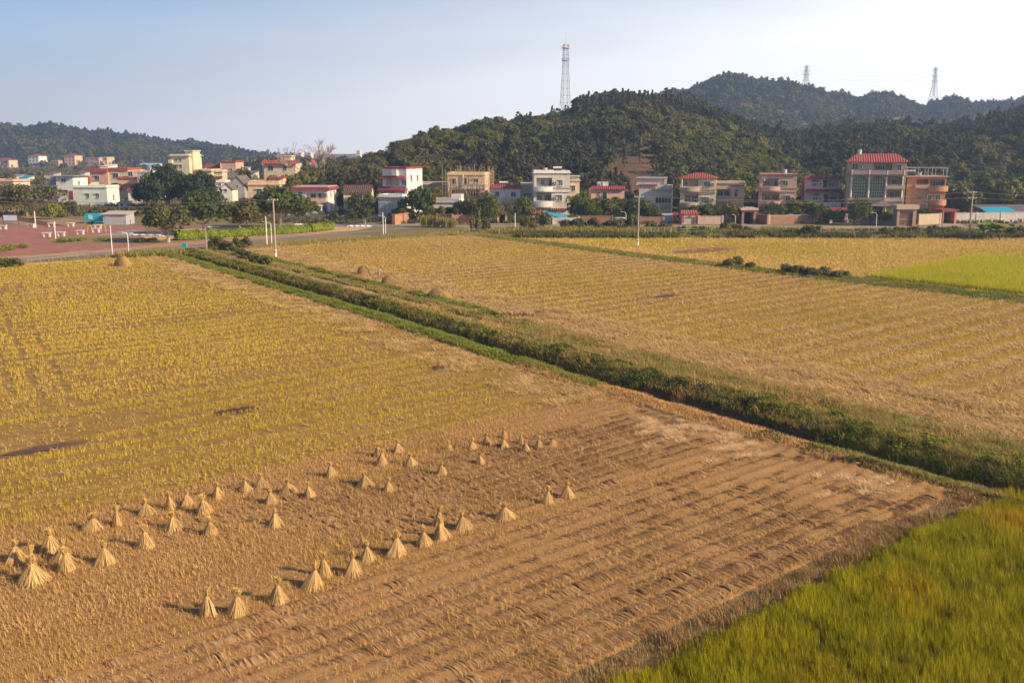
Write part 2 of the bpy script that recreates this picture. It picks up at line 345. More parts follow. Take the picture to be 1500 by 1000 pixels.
def gold_part(name, p0, p1, sr, sp, k, w, hh):
    R, P, X, Y = rows(-32, 56, p0, p1, sr, sp)
    q = ditch(P) - R
    swath = 0.5 + 0.5 * np.sin(2 * np.pi * (P / 2.1 + 0.25 * (fnoise(R, P, 31, 16) - 0.5)))      # straw swath / standing stubble
    n1 = fnoise(R, P, 32, 9); n2 = fnoise(R, P, 33, 2.0)
    dry = np.clip(0.85 * swath ** 1.4 * (0.30 + n1) + (n2 - 0.5) * 1.0 + np.interp(q, [3, 6, 10], [0.5, 0.2, 0]), 0, 1)
    ri = np.round((P - p0) / sp); rowv = vnoise(ri * 3.7, R * 0.035, 36); dry = np.clip(dry + (rowv - 0.5) * 0.9, 0, 1)
    worn = 0.45 * (vnoise(ri * 5.1, R * 0.05, 37) > 0.78) + np.interp(q, [3.2, 5, 8], [0.35, 0.15, 0])
    keep = (q > 3.2) & (rng.random(len(R)) > 0.03 + 0.45 * swath ** 2.5 + worn)
    gapn = 4 if sp < .6 else 3; keep &= ~((ri % gapn == 0) & (rng.random(len(R)) < 0.85))
    for a, b in ((23.8, 16.1), (22.3, 14.4), (20.6, 12.9)):
        c = np.interp(P, [61, 109, 125], [b, a, a + 4.5]); keep &= ~((np.abs(R - c) < 0.26) & (P > 60.5) & (P < 123) & (fnoise(R, P, 38, 0.8) < 0.62))
    e = ((R - 22.7) / 1.4) ** 2 + ((P - 52.6) / 0.5) ** 2; e2 = ((R - 39.0) / 1.4) ** 2 + ((P - 54.3) / 0.5) ** 2
    e3 = ((R - 11.8) / 2.3) ** 2 + ((P - 51.9) / 0.75) ** 2; keep &= (e > 0.8) & (e2 > 0.8) & (e3 > 1)
    tram = ((R - 13.0) / 6.0) ** 2 + ((P - 55.0) / 2.6) ** 2; keep &= ~((tram < 1) & (rng.random(len(R)) < 0.75)); dry = np.where(tram < 1, 0.9, dry)
    R, P, dry, n1 = R[keep], P[keep], dry[keep], n1[keep]
    stuff(name, R, P, np.full(len(R), 0.05), k, hh * (1 - 0.35 * dry), w, 0.22, M_stub, np.array([0.045, 0.022]), 1, 0.25 + 0.6 * n1, dry)
gold_part('rice_stubble', 41.6, 60, 0.125, 0.50, 9, 0.020, 0.24)
gold_part('rice_stubble', 60, 84, 0.14, 0.56, 8, 0.032, 0.26)
gold_part('rice_stubble', 84, 141, 0.19, 0.74, 7, 0.055, 0.28)

# flattened straw lying in the golden field's swaths
R, P, X, Y = rows(-32, 56, 41.6, 139, 0.34, 0.30, 0.2, 0.12)
k = (np.sin(2 * np.pi * (P / 2.1 + 0.25 * (fnoise(R, P, 31, 16) - 0.5))) > 0.1) & (ditch(P) - R > 3) & (rng.random(len(R)) < 0.30)
k |= (ditch(P) - R > 2.9) & (ditch(P) - R < 6) & (rng.random(len(R)) < 0.4)
e = np.minimum(np.minimum(((R - 22.7) / 1.6) ** 2 + ((P - 52.6) / 0.6) ** 2, ((R - 39.0) / 1.6) ** 2 + ((P - 54.3) / 0.6) ** 2), ((R - 11.8) / 2.4) ** 2 + ((P - 51.9) / 0.8) ** 2); k &= e > 0.9
fa = np.interp(np.hypot(X, Y)[k], [45, 130], [1, 2.2])
stuff('loose_straw', R[k], P[k], np.full(k.sum(), 0.12), 6, 0.42 * fa ** .4, np.repeat(0.026 * fa, 6), 1.0, M_strawp, 0.14, 1, np.clip(fnoise(R[k], P[k], 39, 3) + .15, 0, 1), droop=0.78)

# churned headlands: heaps of wheel-thrown straw along the ditch on both sides
n = 30000; P = rng.uniform(10, 139, n); sidek = rng.random(n) < .55; R = ditch(P) + np.where(sidek & (P > 41), -rng.uniform(2.8, 7.5, n), rng.uniform(8.2, 15, n)); X, Y = rp2w(R, P)
k = in_view(X, Y) & (fnoise(R, P, 24, 1.5) > .52) & (R < strip(P) - 2); R, P = R[k], P[k]; fa = np.interp(np.hypot(*rp2w(R, P)), [40, 130], [1, 1.9])
stuff('loose_straw', R, P, np.full(len(R), 0.10), 6, 0.42 * fa ** .5, np.repeat(0.026 * fa, 6), 0.9, M_strawp, 0.13, 1, np.clip(fnoise(R, P, 25, .8) * 1.1, 0, 1), droop=0.55)
# brown field: short dry stubble in its rows
R, P, X, Y = rows(-22, 44, 18.9, 41.7, 0.145, 0.20, 0.03, 0.025)
q = ditch(P) - R; n1 = fnoise(R, P, 41, 4); n2 = fnoise(R, P, 42, 1.0)
ph = np.abs(((P - 18.9) / ROWP) % 1.0 - 0.5) * 2                                                  # 0 on a windrow, 1 between two
rowed = np.where(P < 28.2, 1.0, np.interp(R + (P - 28) * 0.6, [18, 27, 38], [0, 0.8, 1.0]) * (P < 37.5))
keep = (q > 3.0) & (rng.random(len(R)) < np.clip(0.93 - rowed * (0.75 - 0.55 * ph) - np.interp(q, [3, 6, 9], [0.5, 0.3, 0]), 0, 1))
R, P, n1, n2, ph = R[keep], P[keep], n1[keep], n2[keep], ph[keep]
green = (np.abs(P - 28.6) < 0.35) | (n1 > 0.66)
stuff('dry_rice_stubble', R, P, np.full(len(R), 0.05), 6, np.where(green, 0.24, 0.17) * (0.7 + 0.6 * n2), 0.022, 0.4, M_stubr, 0.026, 1, 0.2 + 0.5 * n2, np.where(green, 0.15, 0.5 + 0.4 * n2))
# handfuls of cut straw laid across the windrows
rowp = np.concatenate([np.arange(18.9 + ROWP / 2, 28.0, ROWP), np.arange(29.6, 38, ROWP)])
V_, F_, T_ = [], [], []; off = 0
for p in rowp:
    r = np.arange(-20, 43, 0.085); r = r + rng.normal(0, 0.05, len(r)); X, Y = rp2w(r, p); k = in_view(X, Y) & (ditch(p) - r > 3.4)
    if p > 28.5: k &= (rng.random(len(r)) < np.interp(r + (p - 28) * 0.6, [17, 26, 38], [0.0, 0.75, 0.95]))
    else: k &= (rng.random(len(r)) < 0.94) & (r > (16.5 - (p - 18.9) * 2.2))
    gap = fnoise(r, np.full_like(r, p), 51, 3.0) > (0.16 if p < 26 else 0.30); r = r[k & gap]
    if not len(r): continue
    m = 14; n = len(r) * m
    L = rng.uniform(0.46, 0.62, n) * (1.1 if p < 23 else 0.92); w = rng.uniform(0.008, 0.018, n)
    ang = np.repeat(np.pi / 2 + 0.10 + 0.35 * (vnoise(r, r * 0 + p, 55, 1.6) - 0.5), m) + rng.normal(0, 0.07, n)
    cx = np.repeat(r, m) + rng.normal(0, 0.045, n); cy = p + np.repeat(rng.normal(0, 0.025, len(r)), m) + rng.normal(0, 0.03, n)
    top = np.repeat(0.055 + 0.17 * vnoise(r * 2.4, r * 0 + p, 53) * vnoise(r * 0.5, r * 0 + p, 54), m) * rng.uniform(0.6, 1.0, n)
    d = np.stack([np.cos(ang), np.sin(ang)], 1); pr = np.stack([-np.sin(ang), np.cos(ang)], 1)
    def pt(a, b, z): return np.concatenate([np.stack([cx, cy], 1) + d * (a * L)[:, None] + pr * (b * w)[:, None], (0.05 + z)[:, None]], 1)
    V = np.stack([pt(-0.5, -0.5, top * 0.35), pt(-0.5, 0.5, top * 0.35 + 0.004), pt(0.05, -0.9, top), pt(0.05, 0.9, top + 0.006), pt(0.5, 0, top * 0.75)], 1).reshape(-1, 3)
    kk = np.arange(n)[:, None] * 5 + off; F_.append(np.concatenate([kk + [0, 1, 3], kk + [0, 3, 2], kk + [2, 3, 4]], 1).reshape(-1, 3)); V_.append(V); off += 5 * n
    T_.append(np.repeat(np.clip(np.repeat(0.15 + 0.6 * vnoise(r, r * 0 + p, 56, 0.35), m) + rng.normal(0, 0.16, n), 0, 1), 3))
M_cut = leafmat('cut_straw', (0.30, 0.155, 0.065), (0.68, 0.42, 0.20), trans=0.1, objvar=0.0)
o = link('cut_straw', npmesh('cut_straw', np.concatenate(V_), np.concatenate(F_), M_cut, np.concatenate(T_))); o.rotation_euler.z = RA; tag(o, kind='stuff')
# scattered stalks over the brown field
n = 16000; P = rng.uniform(18.9, 41.7, n); R = rng.uniform(-20, 42, n); X, Y = rp2w(R, P); k = in_view(X, Y) & (ditch(P) - R > 3); R, P = R[k], P[k]
stuff('scattered_stalks', R, P, np.full(len(R), 0.10), 3, 0.5, 0.016, 1.0, M_strawl, 0.2, 1, rng.uniform(0.3, 0.9, len(R)), droop=0.88)
# pale trampled straw by the ditch headland
def clumps(name, spots, mat, n, h, w, lean, droop, tint=0.8):
    Rs, Ps = [], []
    for (r, p, lr, lp, k) in spots:
        m = int(n * k); a = rng.uniform(0, 6.28, m); u = rng.random(m) ** .8 * (.6 + .8 * vnoise(a, a * 0, int(abs(r * 7)) % 50, .6)); Rs.append(r + lr * u * np.cos(a)); Ps.append(p + lp * u * np.sin(a))
    R = np.concatenate(Rs); P = np.concatenate(Ps); kk = (ditch(P) - R > 2.6) & (P > 18.8) & (P < 41.4); R, P = R[kk], P[kk]
    return stuff(name, R, P, np.full(len(R), 0.12), 3, h, w, lean, mat, 0.1, 1, np.full(len(R), tint), droop=droop)
M_pale = leafmat('pale_trampled_straw', (0.56, 0.35, 0.15), (0.82, 0.56, 0.29), trans=0.1, objvar=0.0)
pale = [gp(960, 625), gp(1000, 628), gp(1045, 632), gp(1030, 612), gp(985, 645), gp(1075, 645), gp(1100, 655), gp(1270, 712), gp(1310, 712), gp(945, 638), gp(1060, 662), gp(1230, 702)]
sp = []
for v in pale:
    r, p = w2rp(v.x, v.y); sp.append((r, p, rng.uniform(0.35, 0.9), rng.uniform(0.10, 0.24), rng.uniform(0.25, 0.6)))
clumps('trampled_straw', sp + [(q[0] + rng.normal(0, 1.4), q[1] + rng.normal(0, .9), .45, .12, .28) for q in sp for _ in range(6)], M_pale, 150, 0.42, 0.018, 1.0, 0.72)

# tan field
for (p0, p1, sr, sp_, k, w) in ((12, 62, 0.14, 0.56, 7, 0.032), (62, 143, 0.20, 0.80, 6, 0.065)):
    R, P, X, Y = rows(48, 109, p0, p1, sr, sp_, 0.06, 0.05); kk = Y < 174; R, P = R[kk], P[kk]
    q = R - ditch(P) - 8; s = strip(P) - 1.6 - R
    swath = 0.5 + 0.5 * np.sin(2 * np.pi * (P / 2.6 + 0.3 * (fnoise(R, P, 61, 18) - 0.5))); swath = np.clip((swath - 0.25) * 1.6, 0, 1); n1 = fnoise(R, P, 62, 12); n2 = fnoise(R, P, 63, 2.2)
    dry = np.clip(0.25 + 0.75 * swath ** 1.3 + (n1 - 0.45) * 1.2 + (n2 - 0.5) * 0.8 + np.interp(q, [0, 6], [0.5, 0]), 0, 1)
    keep = (q > 0.2) & (s > 0.1) & (rng.random(len(R)) > 0.12 + 0.6 * swath ** 2 + np.interp(q, [0, 5, 9], [0.35, 0.25, 0]))
    ri = np.round((P - p0) / sp_); keep &= ~((ri % (4 if sp_ < .7 else 3) == 0) & (rng.random(len(R)) < 0.8))
    e = ((R - 57.9) / 2.7) ** 2 + ((P - 68.3) / 1.2) ** 2; e2 = ((R - 76.9) / 1.8) ** 2 + ((P - 67) / 0.85) ** 2; keep &= (e > 0.9) & (e2 > 0.9)
    R, P, dry, n1 = R[keep], P[keep], dry[keep], n1[keep]
    stuff('rice_stubble', R, P, np.full(len(R), 0.05), k, 0.30 * (1 - 0.3 * dry), w, 0.3, M_stub, 0.045, 1, 0.15 + 0.6 * n1, dry)
R, P, X, Y = rows(48, 109, 12, 141, 0.46, 0.40, 0.22, 0.12)
sw = np.sin(2 * np.pi * (P / 2.6 + 0.3 * (fnoise(R, P, 61, 18) - 0.5))); q = R - ditch(P) - 8
k = (q > 0) & (strip(P) - R > 1.6) & (((sw > 0) & (rng.random(len(R)) < 0.85)) | (q < 7)) & (((R - 57.9) / 2.7) ** 2 + ((P - 68.3) / 1.2) ** 2 > 1) & (((R - 76.9) / 1.8) ** 2 + ((P - 67) / 0.85) ** 2 > 1)
stuff('loose_straw', R[k], P[k], np.full(k.sum(), 0.10), 8, 0.45 + 0.2 * (P[k] < 60), np.repeat(0.03 * np.interp(np.hypot(X, Y)[k], [45, 130], [1, 2.2]), 8), 0.9, M_strawp, 0.16, 1, np.clip(fnoise(R[k], P[k], 66, 5) + 0.1, 0, 1), droop=0.72)

# far fields and far pale rice
R, P, X, Y = rows(104, 180, 36, 131, 0.6, 0.6, 0.1, 0.1); k = (Y < 171) & (R > strip(P) + 2.4)
e = ((R - 118.5) / 8.5) ** 2 + ((P - 95.5) / 3.2) ** 2; k &= ~((e < 1) & (rng.random(len(R)) < 0.9))
ricez = (R > 107.2) & (R < 141) & (P > 42) & (P < 61.5 + (R - 107) * 0.06)
k2 = k & ~ricez; R2, P2 = R[k2], P[k2]; n1 = fnoise(R2, P2, 72, 14)
dr = np.clip(0.45 + (n1 - 0.5) * 2.2 + (fnoise(R2, P2, 73, 3) - 0.5), 0, 1)
stuff('rice_stubble', R2, P2, np.full(len(R2), 0.05), 5, 0.28, 0.10, 0.4, M_stub, 0.12, 1, 0.3 + 0.5 * n1, dr)
R, P, X, Y = rows(107.2, 141, 41, 64, 0.2, 0.2, 0.05, 0.05); k = (P < 61.5 + (R - 107) * 0.06); R, P = R[k], P[k]
stuff('standing_rice', R, P, np.full(len(R), 0.05), 5, 0.75, 0.06, 0.25, M_ricefar, 0.07, 1, 0.2 + 0.6 * fnoise(R, P, 74, 6))
field('pale_rice_ground', M_mud, 41.0, 62.5, K(107.0), K(141.5), 1.5, 1.5, 0.02, 0.11)
# green rice nearest the camera
R, P, X, Y = rows(8, 43.0, 4, 17.95, 0.13, 0.14, 0.05, 0.05)
n1 = fnoise(R, P, 81, 3.2); n2 = fnoise(R, P, 82, 0.8); eg = 17.95 - 0.75 * fnoise(R, R * 0, 86, 1.1) - P; edge = np.interp(eg, [0, 0.8], [0.45, 1.0])
k = (rng.random(len(R)) < np.interp(eg, [-.15, 0.5], [0.0, 1.0])) & (rng.random(len(R)) < np.interp(43.2 - R, [0, 1.0], [0.3, 1])) & (rng.random(len(R)) < np.interp(n2, [0.16, 0.30], [0.25, 1.0])); R, P, n1, n2, edge = R[k], P[k], n1[k], n2[k], edge[k]
stuff('standing_rice', R, P, np.full(len(R), 0.05), 19, (0.40 + 0.20 * n2) * edge, 0.0105, 0.20, M_rice, 0.04, 2, np.clip(0.05 + 0.9 * n2, 0, 1), np.clip((n1 - 0.42) * 1.5, 0, 0.75), hv=0.45)
# dry weeds along the rice edge
n = 8000; P = 18.15 + rng.normal(0, 0.27, n); R = rng.uniform(12, 43, n); dens = fnoise(R, P * 0, 84, 1.6); k = rng.random(n) < np.clip(dens * 1.6 - 0.25, 0.15, 1); R, P = R[k], P[k]
stuff('dry_weeds', R, P, np.full(len(R), 0.05), 5, 0.08 + 0.40 * fnoise(R, P, 83, 0.9) ** 1.5, 0.014, 0.55, leafmat('dry_weed', (0.26, 0.155, 0.06), (0.44, 0.29, 0.13), trans=0.2, objvar=0), 0.09, 2, rng.random(len(R)))

# ------------------------------------------------------------------ the ditch: grasses, weeds and creepers
def strip_grass(name, n, q0, q1, p0, p1, h, w, mat, k=4, lean=0.45, seg=2, dry=0.2, gaps=0.0, sd=90, jit=0.08, hn=None):
    R, P, X, Y = scat(n, q0, q1, p0, p1); q = R - ditch(P); Z = trench(q, P) * np.interp(P, [-42, -38, 146, 150], [0, 1, 1, 0])
    a = fnoise(R, P, sd, 3.0); b = fnoise(R, P, sd + 1, 0.9)
    keep = a > gaps; R, P, Z, a, b = R[keep], P[keep], Z[keep], a[keep], b[keep]
    hh = h * (0.45 + 1.1 * b); wd = w * np.interp(np.hypot(*rp2w(R, P)), [40, 130], [1.0, 2.3])
    return stuff(name, R, P, Z, k, hh, np.repeat(wd, k), lean, mat, jit, seg, np.clip(0.1 + 0.9 * a, 0, 1), np.clip(dry + (b - 0.5) * 0.9, 0, 1))
strip_grass('grass', 12500, -2.9, -0.9, 51, 143, 0.30, 0.03, M_grassb, 5, dry=0.12, gaps=0.22)
strip_grass('grass', 1000, -2.5, -1.0, 42, 51.5, 0.26, 0.028, M_grassb, 5, dry=0.2, gaps=0.36)
strip_grass('grass', 8000, -3.0, -1.1, 8, 52, 0.20, 0.018, M_stubr, 5, dry=0.75, gaps=0.22)
strip_grass('grass', 4200, -2.0, -0.8, 8, 27, 0.28, 0.022, M_grass, 5, dry=0.3, gaps=0.34)
strip_grass('tall_grass', 9500, 0.6, 2.3, 42, 146, 0.38, 0.03, M_grass, 5, dry=0.16, gaps=0.16)
strip_grass('tall_grass', 10000, 1.0, 6.8, 8, 47, 0.30, 0.018, M_grass, 6, dry=0.45, gaps=0.22)
strip_grass('tall_grass', 6500, 2.2, 7.8, 8, 62, 0.42, 0.015, M_grass, 5, lean=0.6, dry=0.50, gaps=0.25)
strip_grass('grass', 15000, 4.5, 7.9, 40, 143, 0.28, 0.035, M_grass, 5, dry=0.42, gaps=0.24)
strip_grass('grass', 4500, 6.8, 8.1, 66, 143, 0.45, 0.035, M_grassb, 5, dry=0.15, gaps=0.3)
strip_grass('grass', 5500, 2.2, 4.7, 46, 146, 0.14, 0.035, M_grass, 4, dry=0.75, gaps=0.46)
strip_grass('tall_grass', 4200, 0.5, 2.4, 10, 28, 0.42, 0.02, M_grass, 6, dry=0.30, gaps=0.25)
def leafbank(name, n, q0, q1, p0, p1, h, size, mat, sd, thr=0.3, dry=0.0):   # low leafy growth: many small leaves through its depth
    R, P, X, Y = scat(n, q0, q1, p0, p1); q = R - ditch(P); a = fnoise(R, P, sd, 1.6); b = fnoise(R, P, sd + 3, 0.5)
    k = a > thr; R, P, q, a, b = R[k], P[k], q[k], a[k], b[k]
    Z = trench(q, P) + h * np.clip((a - thr) * 2.6, 0, 1) * (0.35 + 0.8 * b) * rng.uniform(0.5, 1.0, len(R)) + 0.05
    s = size * rng.uniform(0.6, 1.3, len(R)) * np.interp(np.hypot(*rp2w(R, P)), [40, 130], [1.0, 2.0]); n = len(R)
    A = rng.normal(0, 1, (n, 3)); A[:, 2] *= 0.45; A /= np.linalg.norm(A, axis=1)[:, None]; U = rng.normal(0, 1, (n, 3)); U -= A * (U * A).sum(1)[:, None]; U /= np.linalg.norm(U, axis=1)[:, None]
    C = np.stack([R, P, Z], 1); s = s[:, None]
    V = np.stack([C - A * s, C + U * s * 0.6, C + A * s, C - U * s * 0.6], 1).reshape(-1, 3); F = np.arange(4 * n).reshape(-1, 4)
    o = link(name, npmesh(name, V, F, mat, np.clip(0.1 + 0.7 * b + rng.normal(0, 0.25, n), 0, 1), np.clip(dry + rng.normal(0, 0.2, n), 0, 1))); o.rotation_euler.z = RA
    return tag(o, kind='stuff')
leafbank('undergrowth', 46000, 1.1, 2.9, 33, 60, 0.36, 0.05, M_weed, 101, 0.26)
leafbank('undergrowth', 36000, 0.8, 3.6, 17, 34, 0.42, 0.055, leafmat('fresh_weed_leaf', (0.10, 0.13, 0.012), (0.32, 0.33, 0.045), (0.2, 0.12, 0.05), 1.0, 0.3, 0), 104, 0.26)
leafbank('undergrowth', 26000, 0.5, 1.9, 58, 146, 0.45, 0.065, M_weed, 107, 0.40)
leafbank('undergrowth', 18000, 0.8, 7.5, 8, 40, 0.34, 0.05, M_weed, 110, 0.52, 0.4)
leafbank('undergrowth', 14000, 6.0, 8.0, 60, 110, 0.55, 0.075, M_weed, 113, 0.42, 0.1)
leafbank('undergrowth', 16000, -2.8, -1.0, 10, 30, 0.35, 0.05, M_weed, 116, 0.42, 0.2)
strip_grass('dry_reeds', 3600, 0.2, 3.2, 8, 90, 0.42, 0.018, M_stubr, 6, dry=0.7, gaps=0.56, sd=150)
strip_grass('dry_reeds', 5200, 3.0, 7.8, 8, 75, 0.36, 0.016, M_stubr, 6, dry=0.6, gaps=0.52, sd=154)
# standing water in the channel
M_chan = plain('ditch_water', (.035, .03, .018), .35, .3, .4); M_chan.node_tree.nodes['Principled BSDF'].inputs['Specular IOR Level'].default_value = 0.15; pq = np.arange(-30, 140, 1.5)
Vw = np.concatenate([np.stack([ditch(pq) - .95, pq, np.full(len(pq), -.52)], 1), np.stack([ditch(pq) + .75, pq, np.full(len(pq), -.52)], 1)]); kq = np.arange(len(pq) - 1)[:, None]; m_ = len(pq)
o = link('water', npmesh('water', Vw, np.concatenate([kq, kq + m_, kq + m_ + 1, kq + 1], 1), M_chan)); o.rotation_euler.z = RA; tag(o, kind='structure')
# strip of grass between the tan field and the far fields
def band_grass(name, n, p0, p1, off, half, h, w, mat, dry, k=5, seg=2):
    P = rng.uniform(p0, p1, n); R = strip(P) + off + rng.normal(0, half, n); X, Y = rp2w(R, P); kk = in_view(X, Y) & (Y < 176); R, P = R[kk], P[kk]
    b = fnoise(R, P, 120, 1.5); stuff(name, R, P, np.full(len(R), 0.0), k, h * (0.4 + b), w, 0.4, mat, 0.12, seg, b, np.clip(dry + (fnoise(R, P, 121, 6) - 0.5), 0, 1))
band_grass('grass', 11000, 34, 142, 0.4, 0.85, 0.35, 0.075, M_grass, 0.15)
band_grass('grass', 3000, 34, 66, 1.8, 0.6, 0.4, 0.07, M_grassb, 0.1)
# ================================================================== ROADS AND YARDS
M_asph = plain('worn_asphalt', (0.21, 0.185, 0.165), 0.9, 0.25, 0.25)
M_conc = plain('concrete_paving', (0.31, 0.255, 0.19), 0.9, 0.3, 0.3, 0.3)
M_redp = plain('red_paving', (0.34, 0.125, 0.09), 0.85, 0.28, 0.35)
M_orange = plain('bare_orange_earth', (0.47, 0.27, 0.13), 0.9, 0.3, 0.4)
M_verge = soilmat('roadside_verge', ((0.24, 0.18, 0.065), (0.16, 0.145, 0.045), (0.32, 0.20, 0.09)), 0.2, 2.0)
def ribbon(name, pts, w, mat, z):                        # a band of ground along a line; pts world XY
    L = [Vector((p[0], p[1], 0)) for p in pts]; out = []
    for a, b in zip(L[:-1], L[1:]):
        for i in range(4): out.append(a.lerp(b, i / 4))
    out.append(L[-1]); V = []
    for i, p in enumerate(out):
        d = (out[min(i + 1, len(out) - 1)] - out[max(i - 1, 0)]).normalized(); n = Vector((-d.y, d.x, 0)); V += [p + n * w / 2, p - n * w / 2]
    V = np.array([(v.x, v.y, z) for v in V]); k = np.arange(len(out) - 1)[:, None] * 2
    o = link(name, npmesh(name, V, k + [0, 1, 3, 2], mat)); return tag(o, kind='structure')
def slab(name, pts, mat, z):                             # a flat piece of ground, world XY corners
    me = bpy.data.meshes.new(name); me.from_pydata([(p[0], p[1], z) for p in pts], [], [tuple(range(len(pts)))]); me.materials.append(mat)
    return tag(link(name, me), kind='structure')
G = lambda *pp: [gp(*q) for q in pp]
slab('verge', G((-120, 392), (0, 391), (190, 378), (245, 371), (330, 366), (480, 356), (560, 348), (480, 340), (250, 352), (-120, 372)), M_verge, 0.012)
slab('bare_earth', G((26, 385), (95, 382), (165, 378), (172, 381), (110, 386), (30, 393)), M_orange, 0.020)
slab('red_plaza', G((-150, 331), (60, 331), (210, 331), (216, 343), (190, 360), (100, 369), (-150, 384)), M_redp, 0.016)
slab('grass_bed', G((66, 350), (110, 345), (190, 345), (196, 352), (180, 358), (80, 358)), M_verge, 0.024)
slab('plaza_path', G((150, 343), (195, 336), (212, 338), (196, 346), (130, 346)), M_conc, 0.020)
slab('drying_yard', G((190, 340), (330, 333), (470, 329), (570, 328), (520, 338), (340, 349), (205, 353)), plain('drying_grain', (0.55, 0.33, 0.13), 0.9, 0.2, 0.2), 0.014)
slab('red_footpath', G((-150, 385), (100, 371), (250, 356), (480, 341), (520, 341), (480, 344), (250, 361), (100, 375), (-150, 390)), plain('red_brick_path', (0.42, 0.21, 0.14), 0.85, 0.2, 0.4), 0.028)
road_px = [(-150, 391), (0, 382), (100, 376), (200, 369), (270, 362.5), (340, 355), (400, 350), (480, 344), (550, 338.5), (610, 333), (660, 331)]
ribbon('road', G(*road_px), 3.6, M_asph, 0.034)
rY = gp(660, 331).y
ribbon('village_road', [gp(640, 331.5), gp(700, 331.5), (20, rY), (70, rY - 3), (140, rY - 8)], 4.2, M_conc, 0.030)
slab('forecourt', G((700, 329.5), (790, 328), (790, 322), (700, 324)), M_conc, 0.022)
slab('forecourt', G((1085, 336), (1130, 333), (1110, 321), (1086, 321)), M_conc, 0.022)
slab('forecourt', G((1318, 331), (1362, 331), (1342, 324), (1316, 324)), M_conc, 0.038)
slab('forecourt', G((1375, 333), (1416, 333), (1402, 324), (1376, 324)), M_conc, 0.039)
slab('side_road', G((540, 330.5), (640, 330.5), (650, 322), (610, 322)), M_conc, 0.023)
slab('old_road', G((395, 331), (560, 333), (575, 328), (430, 325)), M_asph, 0.021)
# bank of earth and weeds in front of the village road
slab('verge', [(-8, 174.5), (95, 166), (140, 162), (140, rY - 11), (20, rY - 2.6), (-10, rY - 2.4)], M_verge, 0.012)

# ================================================================== BUILDINGS
def tilemat(name, col):
    m, t, b = nmat(name); v = objco(t); n = ramp(t, noise(t, v, 2.0, 4), 0.3, 0.7)
    c = mixc(t, n, scl(col, 0.75), scl(col, 1.15))
    wv = N(t, 'ShaderNodeTexWave', wave_type='BANDS', bands_direction='X'); wv.inputs['Scale'].default_value = 0.62; t.links.new(v, wv.inputs['Vector'])
    t.links.new(c, b.inputs['Base Color']); b.inputs['Roughness'].default_value = 0.6; bump(t, b, wv.outputs['Fac'], 0.8, 0.12); return m
def brickmat(name, a, b_, sc=1.6):
    m, t, b = nmat(name); v = objco(t, (1, 1, 1)); mp = N(t, 'ShaderNodeMapping'); mp.inputs['Rotation'].default_value = (math.pi / 2, 0, 0); t.links.new(v, mp.inputs['Vector'])
    br = N(t, 'ShaderNodeTexBrick'); br.inputs['Scale'].default_value = sc; br.inputs['Color1'].default_value = c4(a); br.inputs['Color2'].default_value = c4(b_); br.inputs['Mortar'].default_value = (0.22, 0.17, 0.14, 1)
    t.links.new(mp.outputs[0], br.inputs['Vector']); n = ramp(t, noise(t, v, 1.2, 4), 0.3, 0.75)
    c = mixc(t, n, br.outputs['Color'], scl(a, 0.62)); t.links.new(c, b.inputs['Base Color']); b.inputs['Roughness'].default_value = 0.9; return m
PW = lambda n, c, s=0.28: plain(n, c, 0.85, 0.16, 0.5, s + 0.22, tuple(x * 0.42 for x in c))
M_white = PW('white_plaster', (0.70, 0.65, 0.59), 0.4); M_white2 = PW('grimy_white_plaster', (0.57, 0.51, 0.45), 0.6); M_cream = PW('cream_plaster', (0.62, 0.48, 0.32))
M_yell = PW('yellow_plaster', (0.66, 0.56, 0.36)); M_mint = PW('mint_plaster', (0.62, 0.66, 0.59), 0.3); M_salmon = PW('salmon_tiles', (0.60, 0.35, 0.27)); M_peach = PW('peach_tiles', (0.66, 0.44, 0.28))
M_pink = PW('pink_tiles', (0.54, 0.34, 0.26)); M_pinkl = PW('pale_pink_tiles', (0.50, 0.36, 0.30)); M_lilac = PW('pale_lilac_tiles', (0.52, 0.41, 0.46)); M_oran = PW('orange_tiles', (0.54, 0.25, 0.13)); M_beige = PW('beige_stone_tiles', (0.43, 0.32, 0.22))
M_grey = PW('grey_plaster', (0.42, 0.40, 0.38), 0.5); M_blank = PW('bare_cement_render', (0.50, 0.45, 0.41), 0.45)
M_redt = tilemat('red_glazed_tiles', (0.26, 0.045, 0.048)); M_orat = tilemat('orange_red_tiles', (0.35, 0.068, 0.042)); M_brnt = tilemat('dark_brown_tiles', (0.13, 0.065, 0.05)); M_gryt = tilemat('old_grey_tiles', (0.17, 0.13, 0.11)); M_slate = plain('slate_blue_roofing', (0.22, 0.24, 0.28), 0.6)
M_crim = plain('crimson_trim', (0.27, 0.045, 0.06), 0.6, 0.2, 1.0)
M_frame = plain('aluminium_frame', (0.55, 0.54, 0.52), 0.4, 0.1); M_pane = plain('dark_window_glass', (0.045, 0.055, 0.065), 0.12, 0.3, 0.8); M_paneb = plain('blue_window_glass', (0.04, 0.13, 0.28), 0.12, 0.2, 0.8); M_paneg = plain('green_window_glass', (0.10, 0.15, 0.06), 0.10, 0.3, 0.8)
M_door = plain('dark_wood_door', (0.12, 0.055, 0.035), 0.6); M_steel = plain('galvanised_steel', (0.42, 0.43, 0.45), 0.45, 0.15, 1.0, metal=0.3); M_rail = plain('rail_metal', (0.50, 0.46, 0.43), 0.5)
M_brick = brickmat('orange_brick', (0.50, 0.24, 0.13), (0.40, 0.18, 0.10)); M_brickd = brickmat('old_red_brick', (0.36, 0.19, 0.13), (0.28, 0.14, 0.10))
M_blue = plain('bright_blue_sheet', (0.02, 0.33, 0.46), 0.5, 0.15, 0.8); M_redc = plain('red_paint', (0.50, 0.03, 0.03), 0.6, 0.15)
M_void = plain('unlit_interior', (0.035, 0.028, 0.025), 0.9)

